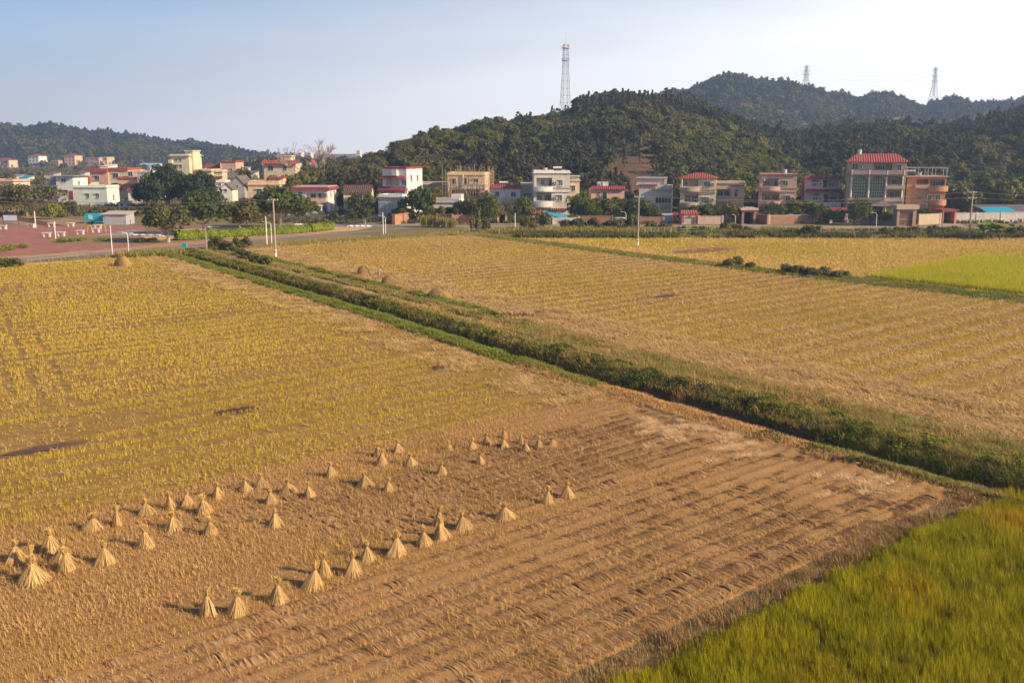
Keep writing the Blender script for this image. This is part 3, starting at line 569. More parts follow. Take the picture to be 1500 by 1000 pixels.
def win_mesh(w, h, nm=1, hood=True, mf=None, mp=None):
    key = ('win', round(w, 2), round(h, 2), nm, hood, (mf or M_frame).name, (mp or M_pane).name)
    if key in _M: return _M[key]
    t = 0.07; mb = MB(); o = [(-w / 2, 0), (w / 2, 0), (w / 2, h), (-w / 2, h)]; i = [(-w / 2 + t, t), (w / 2 - t, t), (w / 2 - t, h - t), (-w / 2 + t, h - t)]
    vs = [(x, -0.07, z) for x, z in o] + [(x, -0.07, z) for x, z in i] + [(x, 0.0, z) for x, z in o] + [(x, 0.0, z) for x, z in i]; fs = []
    for k in range(4):
        j = (k + 1) % 4; fs += [(k, j, 4 + j, 4 + k), (8 + k, 12 + k, 12 + j, 8 + j), (k, 8 + k, 8 + j, j), (4 + k, 4 + j, 12 + j, 12 + k)]
    mb.add(vs, fs)
    for k in range(nm):
        x = -w / 2 + w * (k + 1) / (nm + 1); mb.box(x - 0.03, x + 0.03, -0.062, -0.002, t, h - t)
    if h > 1.7: mb.box(-w / 2 + t, w / 2 - t, -0.06, -0.003, h * 0.68, h * 0.68 + 0.05)
    if hood: mb.box(-w / 2 - 0.12, w / 2 + 0.12, -0.34, 0.01, h + 0.05, h + 0.15); mb.box(-w / 2 - 0.06, w / 2 + 0.06, -0.14, 0.01, -0.09, -0.002)
    f = mb.mesh('window', mf or M_frame); g = MB().box(-w / 2 + t, w / 2 - t, -0.03, 0.012, t, h - t).mesh('pane', mp or M_pane)
    _M[key] = (f, g); return f, g
class House:
    """A house whose facade is surveyed off the photo: features are given as photo pixels on the facade plane."""
    def __init__(s, name, label, Y, x0, x1, ytop, depth, wall, yaw=0, cat='house', group=None, loggias=(), rim=0.35, ybase=None, rimmat=None, parapet=0.0):
        A = at(x0, ytop, Y); B = at(x1, ytop, Y); s.Y = Y; s.zt = A.z; s.k = (B.x - A.x) / (x1 - x0); s.x0 = x0; s.yt = ytop; s.xm = (x0 + x1) / 2
        s.W = (B.x - A.x) / math.cos(math.radians(yaw)); s.fx = s.W / (x1 - x0); s.D = depth; s.wall = wall
        s.root = empty(name, ((A.x + B.x) / 2, Y, 0), label, cat, group, math.radians(yaw))
        w, zt = s.W / 2, s.zt; s.lg = [s.rect(q) for q in loggias]; LD = 1.5; mb = MB()
        mb.box(-w, w, LD if s.lg else 0, depth, -0.4, zt)
        if s.lg:
            xs = sorted({-w, w} | {v for q in s.lg for v in q[:2]}); zs = sorted({-0.4, zt} | {v for q in s.lg for v in q[2:]})
            for za, zb in zip(zs[:-1], zs[1:]):
                run = None
                for xa, xb in zip(xs[:-1], xs[1:]):
                    xc, zc = (xa + xb) / 2, (za + zb) / 2
                    if any(q[0] < xc < q[1] and q[2] < zc < q[3] for q in s.lg):
                        if run: mb.box(run[0], run[1], 0, LD, za, zb); run = None
                    else: run = (run[0], xb) if run else (xa, xb)
                if run: mb.box(run[0], run[1], 0, LD, za, zb)
        s.LD = LD; s.walls = mb.build('wall', wall, s.root)
        if rim:
            r = MB(); r.box(-w - rim, w + rim, -rim, depth + rim, zt, zt + 0.16); h = parapet or 0.45; t = 0.18
            for (a, b, c, d) in ((-w, w, 0, t), (-w, w, depth - t, depth), (-w, -w + t, t, depth - t), (w - t, w, t, depth - t)): r.box(a, b, c, d, zt + 0.16, zt + 0.16 + h)
            r.build('roof', rimmat or wall, s.root)
    def X(s, px): return (px - s.xm) * s.fx
    def Z(s, py): return s.zt - (py - s.yt) * s.Y / FPX * 1.0
    def rect(s, q): return (s.X(q[0]), s.X(q[2]), s.Z(q[3]), s.Z(q[1]))
    def front(s, a, b, c, d):          # how deep the facade stands at that rectangle
        xc, zc = (a + b) / 2, (c + d) / 2
        return s.LD if any(q[0] < xc < q[1] and q[2] < zc < q[3] for q in s.lg) else 0.0
    def window(s, x0, y0, x1, y1, nm=1, pane=None, hood=True, frame=None, name='window'):
        a, b, c, d = s.rect((x0, y0, x1, y1)); f, g = win_mesh(b - a, d - c, nm, hood, frame, pane); y = s.front(a, b, c, d)
        o = link(name, f, s.root, ((a + b) / 2, y, c)); link('pane', g, o); return s
    def side(s, sgn, y, z, w=1.2, h=1.4, nm=1, pane=None):
        f, g = win_mesh(round(w, 2), round(h, 2), nm, True, None, pane); o = link('window', f, s.root, (sgn * s.W / 2, y, z)); o.rotation_euler.z = math.pi / 2 * sgn; link('pane', g, o); return s
    def door(s, x0, y0, x1, y1, mat=None):
        a, b, c, d = s.rect((x0, y0, x1, y1)); y = s.front(a, b, c, d)
        o = MB().box(a, b, y - 0.05, y + 0.02, c, d).build('door', mat or M_door, s.root)
        t = 0.09; MB().box(a - t, a, y - 0.09, y + 0.01, c, d).box(b, b + t, y - 0.09, y + 0.01, c, d).box(a - t, b + t, y - 0.09, y + 0.01, d, d + t).build('door_frame', M_frame, o); return s
    def band(s, x0, y0, x1, y1, mat=None, out=0.14, name='string_course', back=None):
        a, b, c, d = s.rect((x0, y0, x1, y1)); MB().box(a, b, -out, back if back is not None else -0.002, c, d).build(name, mat or s.wall, s.root); return s
    def balcony(s, x0, y0, x1, y1, mat=None, out=0.9, rnd=False, cap=None):
        a, b, c, d = s.rect((x0, y0, x1, y1)); n = 9 if rnd else 1; t = 0.12; mb = MB()
        if rnd:
            o = [(a + (b - a) * i / 8, -out * (0.45 + 0.55 * math.sin(math.pi * i / 8))) for i in range(9)]; pr = [(a, 0)] + o + [(b, 0)]
        else: pr = [(a, 0), (a, -out), (b, -out), (b, 0)]
        q = [(x, y) for x, y in pr]; mb.prism(q, 'z', c - 0.14, c + 0.04)
        for (xa, ya), (xb, yb) in zip(pr[:-1], pr[1:]):
            dx, dy = xb - xa, yb - ya; L = math.hypot(dx, dy) or 1; nx, ny = -dy / L * t, dx / L * t
            mb.prism([(xa, ya), (xb, yb), (xb - nx, yb - ny), (xa - nx, ya - ny)], 'z', c + 0.04, d)
        o = mb.build('balcony', mat or s.wall, s.root)
        m2 = MB()
        for (xa, ya), (xb, yb) in zip(pr[:-1], pr[1:]): m2.tube([(xa, ya, d + 0.12), (xb, yb, d + 0.12)], 0.035)
        for xa, ya in pr[1:-1]: m2.tube([(xa, ya, d), (xa, ya, d + 0.12)], 0.025)
        m2.build('railing', cap or M_rail, o); return s
    def pent(s, x0, y0, x1, y1, mat, out=1.0, hip=0.35, name='roof'):      # sloping tiled eave across the facade
        a, b, c, d = s.rect((x0, y0, x1, y1)); mb = MB(); h = min(hip, (b - a) / 3)
        mb.add([(a, -out, c), (b, -out, c), (b - h, 0.3, d), (a + h, 0.3, d), (a, 0.3, c), (b, 0.3, c), (a, -out, c - 0.14), (b, -out, c - 0.14), (b, 0.3, c - 0.14), (a, 0.3, c - 0.14)],
               [(0, 1, 2, 3), (0, 3, 4), (1, 5, 2), (3, 2, 5, 4), (6, 7, 1, 0), (7, 8, 5, 1), (9, 6, 0, 4), (6, 9, 8, 7), (8, 9, 4, 5)])
        mb.build(name, mat, s.root); return s
    def hip(s, h, mat, over=0.5, ridge=0.35):
        w = s.W / 2 + over; d0, d1 = -over, s.D + over; dm = (d0 + d1) / 2; z = s.zt + 0.05; r = max(0.1, w - (d1 - d0) * ridge)
        MB().add([(-w, d0, z), (w, d0, z), (w, d1, z), (-w, d1, z), (-r, dm, z + h), (r, dm, z + h)], [(0, 1, 5, 4), (1, 2, 5), (2, 3, 4, 5), (3, 0, 4), (3, 2, 1, 0)]).build('roof', mat, s.root); return s
    def gable(s, h, mat, over=0.4, along='x'):
        w = s.W / 2; z = s.zt; d = s.D
        if along == 'x':
            MB().add([(-w, 0, z), (-w, d, z), (-w, d / 2, z + h - 0.1), (w, 0, z), (w, d, z), (w, d / 2, z + h - 0.1)], [(0, 1, 2), (3, 5, 4), (0, 2, 5, 3), (1, 4, 5, 2), (0, 3, 4, 1)]).build('gable_wall', s.wall, s.root)
            pr = [(-over, z - over * h / (d / 2)), (d / 2, z + h), (d + over, z - over * h / (d / 2)), (d + over, z - over * h / (d / 2) + 0.14), (d / 2, z + h + 0.16), (-over, z - over * h / (d / 2) + 0.14)]
            MB().prism(pr, 'x', -w - 0.25, w + 0.25).build('roof', mat, s.root)
        else:
            MB().add([(-w, 0, z), (w, 0, z), (0, 0, z + h - 0.1), (-w, d, z), (w, d, z), (0, d, z + h - 0.1)], [(0, 1, 2), (3, 5, 4), (0, 2, 5, 3), (1, 4, 5, 2), (0, 3, 4, 1)]).build('gable_wall', s.wall, s.root)
            e = over * h / w; pr = [(-w - over, z - e), (0, z + h), (w + over, z - e), (w + over, z - e + 0.14), (0, z + h + 0.16), (-w - over, z - e + 0.14)]
            MB().prism(pr, 'y', -0.25, d + 0.25).build('roof', mat, s.root)
        return s
    def block(s, x0, y0, x1, y1, ya, yb, mat=None, name='extension'):
        a, b, c, d = s.rect((x0, y0, x1, y1)); MB().box(a, b, ya, yb, c, d).build(name, mat or s.wall, s.root); return s
    def column(s, x, y0, y1, yy=-0.8, r=0.14, mat=None):
        MB().tube([(s.X(x), yy, s.Z(y1)), (s.X(x), yy, s.Z(y0))], r, n=10).build('column', mat or s.wall, s.root); return s
    def heater(s, x, y=3.0):            # solar water heater: tilted collector under a drum
        X, z = s.X(x), s.zt + 0.18; mb = MB(); mb.add([(X - 0.9, y - 0.6, z + 0.1), (X + 0.9, y - 0.6, z + 0.1), (X + 0.9, y + 0.5, z + 0.95), (X - 0.9, y + 0.5, z + 0.95), (X - 0.9, y - 0.56, z), (X + 0.9, y - 0.56, z), (X + 0.9, y + 0.54, z + 0.87), (X - 0.9, y + 0.54, z + 0.87)], [(0, 1, 2, 3), (7, 6, 5, 4), (0, 4, 5, 1), (1, 5, 6, 2), (2, 6, 7, 3), (3, 7, 4, 0)])
        o = mb.build('solar_collector', M_pane, s.root); m2 = MB().tube([(X - 1.0, y + 0.6, z + 1.05), (X + 1.0, y + 0.6, z + 1.05)], 0.26, n=12)
        for xx in (-0.8, 0.8): m2.tube([(X + xx, y + 0.6, z), (X + xx, y + 0.6, z + 0.9)], 0.03)
        m2.build('water_drum', M_white, o); return s
    def ac(s, x, y):                    # air conditioner hung on the facade
        a, b, c, d = s.rect((x, y, x + 1, y + 1)); o = MB().box(a, a + .8, -.36, -.02, c, c + .55).build('air_conditioner', M_frame, s.root); MB().tube([(a + .3, -.37, c + .28), (a + .3, -.362, c + .28)], .2, n=12).build('fan_grille', M_void, o); return s
    def tank(s, x, y=2.0, r=0.55, h=1.1):
        MB().tube([(s.X(x), y, s.zt + 0.1), (s.X(x), y, s.zt + 0.1 + h)], r, n=14).build('water_tank', M_steel, s.root); return s
# ---- the front row, from the white house beside the drying yard to the sheds
RB = 'houses facing the fields'
h = House('village_house', 'white two storey house with red roof rim and pink balcony behind the roadside hedge', 238, 429, 480, 277, 8.5, M_white, -4, group=RB, loggias=[(448, 283, 478, 292), (452, 301, 478, 313)], rim=0, )
h.band(427, 274, 483, 278.5, M_crim, 0.7, 'roof', back=9.2); h.band(429, 273, 481, 274.2, M_pinkl, 0.4, 'roof_parapet', back=8.9)
h.window(436, 281, 442.5, 289, 1, M_paneb).window(452, 284, 460, 292, 1).door(464, 284, 468, 292).balcony(450, 290, 478, 297, M_pink, 0.9)
h.block(452, 299, 474, 313, -3.2, -0.9, M_white, 'porch').pent(450, 297, 476, 300, M_pinkl, 3.6).door(466, 302, 471, 313).window(436, 302, 442, 309, 1).side(1, 3.0, 3.9, 1.0, 1.4).side(1, 3.0, 0.9, 1.0, 1.4).side(1, 6.3, 3.9, 1.0, 1.4)
h = House('old_farmhouse', 'small old cream farmhouse with a dark brown tiled roof and two doors', 243, 503, 543, 282, 6.5, M_cream, 2, group=RB, rim=0)
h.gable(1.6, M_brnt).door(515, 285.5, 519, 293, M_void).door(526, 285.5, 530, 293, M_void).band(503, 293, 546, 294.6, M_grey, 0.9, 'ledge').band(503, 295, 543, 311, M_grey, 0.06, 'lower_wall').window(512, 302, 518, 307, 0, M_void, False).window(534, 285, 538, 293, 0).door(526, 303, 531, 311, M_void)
h = House('village_house', 'white three storey house with two crimson tiled eaves and blue windows', 228, 559, 596, 247.5, 8.5, M_white, -20, group=RB, loggias=[(563, 261, 584, 271.5)], rim=0.12, rimmat=M_crim, parapet=0.3)
h.pent(556, 256.5, 596, 260.5, M_redt, 1.1).pent(554, 271.5, 597, 277.5, M_redt, 1.4).block(576, 249, 584, 257, -1.0, 0, M_white, 'stair_block').window(588, 263, 596, 271, 1, M_paneb).window(562, 280, 578, 289, 3, M_paneb).window(585, 281.5, 594, 286, 1).column(564, 261, 271.5, -0.4, 0.12)
for y, z in ((2.5, 8.2), (5.8, 8.2), (2.5, 5.0), (5.8, 5.0), (2.5, 1.8)): h.side(1, y, z, 0.9, 1.3)
h = House('annex', 'low grimy white annex under the white house with two crimson eaves', 219, 553, 590, 289, 6.0, M_white2, -14, group=RB, rim=0.3, rimmat=M_white)
h.block(574, 285.5, 592, 290, 3.0, 6.0, M_white, 'upper_room').door(556, 297, 565, 309, M_steel).door(568, 297, 577, 309, M_steel)
h = House('village_house', 'unfinished peach two storey house wrapped in bamboo scaffolding', 236, 655, 710, 256.5, 9.0, M_peach, -6, group=RB, loggias=[(668, 278, 706, 290)], rim=0.25, rimmat=M_cream)
h.window(662, 262, 668, 270, 1).door(680, 260, 684, 270, M_void).window(694, 262, 701, 268, 1).balcony(676, 270, 711, 276, M_cream, 1.2).window(661, 278, 668, 285, 1).window(685, 280, 691, 287, 1).window(692, 280, 698, 287, 1).column(705, 276, 296, -1.0, 0.2, M_cream).column(678, 256, 270, -0.1, 0.25, M_cream).side(1, 3, 6.5).side(1, 6, 6.5).side(1, 3, 2.5)
mb = MB(); a, b = h.X(650), h.X(716)
for i in range(16):
    x = a + (b - a) * i / 15 + random.uniform(-.1, .1); mb.tube([(x, -1.5, 0), (x + random.uniform(-.15, .15), -1.5, h.zt + random.uniform(0.9, 2.4))], 0.045, n=5)
for i in range(7): mb.tube([(b, -1.5 + i * 1.7, 0), (b, -1.5 + i * 1.7, h.zt + random.uniform(0.9, 2.2))], 0.045, n=5)
for i in range(10): mb.tube([(a + (b - a) * i / 9, 9.8, 0), (a + (b - a) * i / 9, 9.8, h.zt + random.uniform(1.2, 2.4))], 0.045, n=5)
for z in (1.8, 3.6, 5.4, 7.2, 8.8): mb.tube([(a - .3, -1.44, z), (b + .3, -1.44, z)], 0.04, n=5); mb.tube([(b + .05, -1.5, z), (b + .05, 9, z)], 0.04, n=5)
mb.tube([(a + 4, -1.6, 8.6), (a + 8, -1.6, 1)], 0.04, n=5); mb.tube([(a, -1.6, 1), (a + 3, -1.6, 8)], 0.04, n=5)
sc = empty('scaffolding', h.root.location, 'bamboo scaffolding poles standing round the unfinished peach house', 'scaffolding', rz=h.root.rotation_euler.z); mb.build('pole_frame', plain('bamboo_pole', (0.40, 0.29, 0.18), 0.7), sc)
h = House('annex', 'long low pinkish annex reaching out beside the scaffolded peach house', 244, 616, 656, 270.5, 7.0, M_pinkl, 0, group=RB, loggias=[(622, 276, 654, 300)], rim=0.5, rimmat=M_pinkl)
h.column(640, 276, 300, 0.1, 0.16)
h = House('village_house', 'low grey and white house with a roof terrace and white stair block', 215, 627, 672, 297, 7.0, M_white2, -6, group=RB, rim=0.25, rimmat=M_grey, parapet=0.7)
h.block(659, 285.5, 674, 297, 2.0, 5.0, M_white, 'stair_block').window(631, 305, 640, 314, 1).window(646, 305, 652, 311, 1).block(672, 296, 680, 318, 1.0, 7.0, M_white, 'side_wing').door(655, 304, 660, 318)
h = House('village_house', 'low white house with crimson roof, pink balcony and blue window', 232, 718, 762, 275.5, 8.0, M_white, -2, group=RB, rim=0)
h.pent(716.5, 270.5, 764, 275.5, M_redt, 0.7).window(725, 281, 731.5, 288, 1, M_paneb).window(748, 281, 756, 288, 1, M_paneb).door(740, 281, 744, 290, M_frame).balcony(737, 290, 760, 296.5, M_pink, 1.0).heater(737, 2.0).side(1, 3, 4.5)
h = House('annex', 'small white flat roofed annex between two white houses', 236, 763, 783, 272, 6.0, M_white2, 0, group=RB, rim=0.3); h.window(767, 283, 779, 286, 2, M_paneg)
h = House('village_house', 'large white three storey house with rounded balconies and red string course', 225, 782, 835, 254, 9.0, M_white2, 1, group=RB, loggias=[(786, 260.5, 809, 273), (786, 282, 808, 293.5)], rim=0.3, rimmat=M_white)
h.balcony(782, 273, 809, 279.5, M_white, 1.1, True).balcony(782, 294, 809, 302, M_white, 1.1, True).window(792, 264, 798, 271, 1, M_paneg).door(805, 263.5, 808.5, 273).window(818, 264, 824.5, 272, 1, M_paneg).window(787, 285, 795, 293, 1, M_paneg).window(798, 285, 807, 293, 1, M_paneg).window(816, 285.5, 824, 294, 1, M_paneg)
h.band(782, 274, 836, 275.4, M_pinkl).band(781, 279.5, 836, 280.6, M_white, 0.25).band(806, 304, 833, 306.5, M_redt, 0.6, 'red_ledge').heater(818, 3.0).window(800, 308, 806, 313, 0, M_void).window(816, 311, 822, 316, 1).door(788, 306, 795, 318, M_void)
h.ac(812, 268).ac(812, 290).tank(800, 4, .5, 1.1)
h = House('annex', 'narrow yellowish annex with a roof canopy beside the rounded balcony house', 237, 832, 849, 265, 6, M_cream, 0, group=RB, rim=0.3); h.band(833, 257.5, 850, 259, M_frame, 0.5, 'canopy', back=3.0).column(847, 259, 265, 0.2, 0.07, M_frame).column(836, 259, 265, 0.2, 0.07, M_frame).window(837, 272, 843, 280, 1)
h = House('village_house', 'low pink house under a crimson roof half hidden by dark trees', 236, 866, 915, 276.5, 8, M_pink, 0, group=RB, rim=0)
h.pent(864, 272.5, 917, 276.5, M_redt, 0.8).window(874, 281, 879, 289, 1, M_paneg).door(883, 282, 889, 291, M_void).band(870, 291, 912, 292.5, M_pinkl, 0.8, 'ledge').block(877, 267.5, 893, 273, 3, 6, M_white2, 'roof_room').tank(884, 2.2, 0.5, 1.4)
h = House('village_house', 'stepped white house with blank wall and wide barred window, no roof tiles', 223, 937, 984, 272, 9.0, M_white2, -10, group=RB, rim=0, loggias=[])
h.block(932, 262, 974, 272.2, 2.4, 8.5, M_white2, 'top_storey').band(931, 261, 976, 262, M_grey, -2.0, 'roof_rim', back=8.8).band(937, 270.5, 963, 272.4, M_redt, 0.3, 'red_coping', back=2.3).band(960, 274.5, 985, 278, M_grey, 0.9, 'eave').window(960.5, 287, 983, 297, 4).band(960, 299.5, 984, 303, M_pinkl, 0.4).heater(945, 4.5)
h.block(972, 260.5, 976, 272, 2.2, 2.9, M_cream, 'corner_pier')
h = House('village_house', 'cream three storey house with bright red tiled roof above its own red gate', 217, 998, 1048, 261.5, 9.0, M_cream, -12, group=RB, loggias=[(1001, 262.5, 1023, 273), (1004, 284, 1024, 295.5)], rim=0)
h.hip(1.15, M_orat, 0.45).window(1031, 266, 1040, 273.5, 1, M_paneg).window(1028, 288.5, 1039, 297, 2, M_paneg).window(1005, 287, 1013, 295, 1).window(1014, 287, 1022, 295, 1).balcony(998, 274.5, 1025, 280, M_beige, 1.1, True).balcony(998, 296.5, 1024, 303, M_beige, 1.1, True).band(997, 276, 1049, 278, M_pinkl).band(998, 280.5, 1049, 281.8, M_beige, 0.22).window(1003, 266, 1008, 272, 0, M_paneg).column(1000, 262, 274, -0.3, 0.13)
h.ac(1042, 270).ac(1042, 292)
h = House('village_house', 'plain two storey cream house with an arched window behind the red gate house', 232, 1049, 1090, 269, 8.0, M_cream, -12, group=RB, loggias=[(1051, 277, 1071, 288)], rim=0.2, parapet=0.3)
h.balcony(1049, 288.5, 1072, 294, M_pinkl, 1.0, True).window(1076, 281, 1081, 288, 1).band(1070, 271.5, 1090, 273, M_crim).band(1050, 268, 1091, 269.2, M_grey).window(1053, 280, 1060, 287, 1).window(1062, 280, 1069, 287, 1).band(1049, 299, 1090, 301, M_pinkl, 0.4)
A = h.rect((1075.4, 279, 1081.6, 281)); mbx = MB().prism([(A[0] + (A[1] - A[0]) * (0.5 + 0.5 * math.cos(math.pi * i / 10)), A[2] + 0.55 * math.sin(math.pi * i / 10)) for i in range(11)], 'y', -0.05, 0.01); mbx.build('window_arch', M_pane, h.root)
h = House('village_house', 'pink three storey house with green windows above the long brick wall', 220, 1115, 1166, 257, 9.0, M_pink, -13, group=RB, loggias=[(1119, 262, 1140.5, 273), (1119, 283, 1143, 293.5)], rim=0.2, rimmat=M_pink, parapet=0.2)
h.window(1122.5, 264.5, 1129, 272, 1, M_paneg).window(1135, 265, 1139.5, 272.5, 0, M_paneg).window(1147, 264.5, 1154, 272.5, 1, M_paneg).window(1123, 285, 1130, 293, 1, M_paneg).window(1134, 285, 1141, 293, 1, M_paneg).window(1151.5, 286, 1158, 294, 1).balcony(1117, 273.5, 1143, 279, M_pink, 1.0, True).balcony(1115, 293.5, 1144, 298.5, M_pink, 1.0, True).band(1113, 274, 1168, 275.2, M_pinkl).band(1116, 279.6, 1167, 280.6, M_pinkl).band(1114, 255.6, 1167, 257, M_crim, 0.3, 'red_coping').door(1122, 302, 1128, 316)
h.ac(1117.5, 264).ac(1160, 290).tank(1150, 4, .5, 1.2)
h = House('village_house', 'lilac two storey house with crimson eaves and red window shades', 222, 1181, 1229, 262, 8.5, M_lilac, -13, group=RB, loggias=[(1206, 263.5, 1227, 274.5), (1208, 283.5, 1228, 296)], rim=0)
h.pent(1179.5, 257.5, 1232, 261.5, M_redt, 0.8).pent(1182, 275.5, 1234, 280, M_redt, 1.2).window(1191, 267.5, 1198, 273.5, 1, M_paneb).band(1190.5, 263.5, 1199, 267, M_crim, 0.3, 'window_shade').door(1206.5, 264, 1212, 274.5).window(1215, 268, 1223, 274, 1, M_paneb).window(1193, 287.5, 1200, 293.5, 1, M_paneb).band(1192.5, 283.5, 1201, 287, M_crim, 0.3, 'window_shade').door(1209, 284, 1215, 296).window(1218, 287, 1226, 294, 1, M_paneb).balcony(1207, 296, 1231, 301.5, M_white, 1.0).band(1183, 301.7, 1230, 303.5, M_crim, 0.2).column(1228, 263, 275, -0.5, 0.11, M_white).block(1180, 262, 1184, 296, 0.2, 8.4, M_crim, 'side_pier')
h.ac(1201, 270).ac(1202, 291)
h = House('mansion', 'tall beige four storey mansion with red tiled roof and two arched green windows', 214, 1247, 1324, 237.5, 10.0, M_beige, -17, cat='house', group=RB, loggias=[(1281, 239, 1305, 249), (1299.5, 258, 1321, 272), (1299.5, 278, 1321, 289)], rim=0)
h.hip(1.75, M_orat, 0.6, 0.22)
h.window(1252, 239.5, 1260, 248.5, 1).window(1284, 242, 1296, 249, 3).window(1311.5, 241, 1317.5, 249.5, 1).balcony(1251, 250.5, 1322, 255, M_pinkl, 1.1)
for px in (1252, 1275.5, 1299, 1321): h.column(px, 249, 255.5, -1.1, 0.16, M_white)
for px in (1252.5, 1276, 1298.5): h.column(px, 258, 288, -0.35, 0.22, M_white)
for (xa, xb) in ((1254.5, 1273.5), (1277.8, 1296.8)):
    a, b, c, d = h.rect((xa, 266, xb, 288)); r = (b - a) / 2; cx = (a + b) / 2; pr = [(a, c), (b, c)] + [(cx + r * math.cos(math.pi * i / 12), d + r * 0.9 * math.sin(math.pi * i / 12)) for i in range(13)]
    o = MB().prism(pr, 'y', -0.06, 0.0).build('arched_window', M_paneg, h.root); mm = MB()
    for i in range(1, 6): x = a + (b - a) * i / 6; mm.box(x - .03, x + .03, -0.1, -0.061, c, d + 0.6 * r)
    for i in range(6): z = c + (d - c) * i / 5; mm.box(a, b, -0.098, -0.062, z - .03, z + .03)
    mm.build('glazing_bars', M_frame, o)
h.window(1306, 261.5, 1313, 269, 1).window(1305, 280.5, 1311.5, 287.5, 1).balcony(1298, 270.5, 1323, 275, M_cream, 0.7).balcony(1298, 288.5, 1322, 292.5, M_cream, 0.7).band(1249, 289, 1322, 292, M_cream, 0.3).band(1249, 293.5, 1322, 297.5, M_beige, 0.22).column(1320, 258, 289, -0.3, 0.16, M_white)
a, b, c, d = h.rect((1277, 292, 1311, 299.5)); MB().add([(a, -2.6, c), (b, -2.6, c), ((a + b) / 2, -2.6, d), (a, -0.24, c), (b, -0.24, c), ((a + b) / 2, -0.24, d)], [(0, 1, 2), (3, 5, 4), (0, 2, 5, 3), (1, 4, 5, 2), (0, 3, 4, 1)]).build('porch_gable', M_pinkl, h.root)
h.column(1280, 299.5, 330, -2.3, 0.22, M_cream).column(1299, 299.5, 330, -2.3, 0.22, M_cream).door(1281, 301, 1297, 328, M_door).tank(1262, 5, 0.5, 2.6)
for y, z in ((3, 10.6), (3, 7.2), (3, 4.0), (7, 10.6), (7, 7.2)): h.side(-1, y, z, 1.1, 1.4)
h.ac(1262, 245).ac(1319, 263)
h = House('village_house', 'orange three storey house with rounded corner balconies and a rooftop pergola', 214, 1332, 1384, 259.5, 9.5, M_oran, -14, group=RB, loggias=[(1345, 263, 1360, 274), (1362.5, 263, 1382, 274.5)], rim=0.5, rimmat=M_pink, parapet=0.1)
h.window(1364, 265, 1382, 274, 4, M_paneg).balcony(1361, 272.5, 1386, 279.5, M_oran, 1.1, True).balcony(1343, 270.5, 1361, 275.5, M_pinkl, 0.4).window(1347, 284.5, 1352.5, 293, 1, M_paneg).window(1361, 284.5, 1366, 293, 1, M_paneg).window(1371, 284.5, 1378, 293, 1, M_paneg).balcony(1365, 292, 1385, 299.5, M_oran, 1.0, True).window(1368, 305.5, 1376, 314, 1, M_paneg).door(1360, 306, 1364, 322, M_redc).pent(1344, 283.2, 1355, 285, M_oran, 0.5)
mb = MB()
for px in (1331, 1346, 1359, 1369, 1384):
    for y in (0.2, 4.5): mb.tube([(h.X(px), y, h.zt + .1), (h.X(px), y, h.zt + 1.9)], 0.07)
for y in (0.2, 4.5): mb.box(h.X(1329), h.X(1386), y - .08, y + .08, h.zt + 1.9, h.zt + 2.04)
for px in range(1330, 1387, 5): mb.box(h.X(px) - .05, h.X(px) + .05, -0.3, 5.0, h.zt + 2.04, h.zt + 2.14)
mb.build('pergola', M_grey, h.root); h.heater(1338, 2.2).tank(1350, 2.4, 0.45, 0.9)
for y, z in ((3, 7.3), (3, 4.0), (6.5, 7.3), (6.5, 4.0)): h.side(-1, y, z, 1.1, 1.4)

h.ac(1356, 288).ac(1356, 300)
# ---- gates, garages, walls and sheds
def gatehouse(name, label, Y, x0, x1, yt, yr, opening, wall, roof, depth=2.0, ridge=0.5, cat='gate', flat=False):
    A, B = at(x0, yt, Y), at(x1, yt, Y); w = (B.x - A.x) / 2; r = empty(name, ((A.x + B.x) / 2, Y, 0), label, cat); k = (B.x - A.x) / (x1 - x0); zt = A.z; zr = at(x0, yr, Y).z
    a = (opening[0] - (x0 + x1) / 2) * k; b = (opening[1] - (x0 + x1) / 2) * k; zo = at(x0, opening[2], Y).z
    MB().box(-w, a, 0, depth, -.3, zt).box(b, w, 0, depth, -.3, zt).box(a, b, 0, depth, zo, zt).build('wall', wall, r)
    o = .35
    if flat: MB().box(-w - o, w + o, -o, depth + o, zt, zr).build('roof', roof, r)
    else: MB().add([(-w - o, -o, zt), (w + o, -o, zt), (w + o, depth + o, zt), (-w - o, depth + o, zt), (-w, depth / 2, zr), (w, depth / 2, zr)], [(0, 1, 5, 4), (1, 2, 5), (2, 3, 4, 5), (3, 0, 4), (3, 2, 1, 0)]).build('roof', roof, r)
    return r, a, b, zo, w, zt
g, a, b, zo, w, zt = gatehouse('gate_house', 'gate house with bright red tiled roof and red couplets beside its grey doors', 205, 999, 1022, 313, 308, (1003, 1018, 318), M_pinkl, M_orat)
MB().box(a, b, 0.3, 0.4, 0, zo).build('gate_door', M_grey, g)
for x in (a - 0.28, b + 0.28): MB().box(x - .17, x + .17, -0.04, -0.002, 0.3, 2.1).build('couplet', M_redc, g)
MB().box(-0.35, 0.35, -0.04, -0.002, zo + .08, zo + .35).build('lintel_scroll', M_redc, g)
g, a, b, zo, w, zt = gatehouse('gate_house', 'large brown gate house with a broad flat canopy and panelled doors', 199, 1315, 1343, 306.5, 300.5, (1318.5, 1338, 309), plain('brown_stone', (.33, .22, .16), .8), M_beige, 2.4, flat=True)
d_ = MB().box(a, b, 0.4, 0.5, 0, zo).build('gate_door', plain('brown_gate_panels', (0.27, 0.15, 0.10), .6), g)
for i in range(4):
    for j in range(2): x = a + (b - a) * (i + .5) / 4; MB().box(x - .25, x + .25, 0.36, 0.398, 0.3 + j * 1.3, 1.3 + j * 1.3).build('door_panel', M_door, d_)
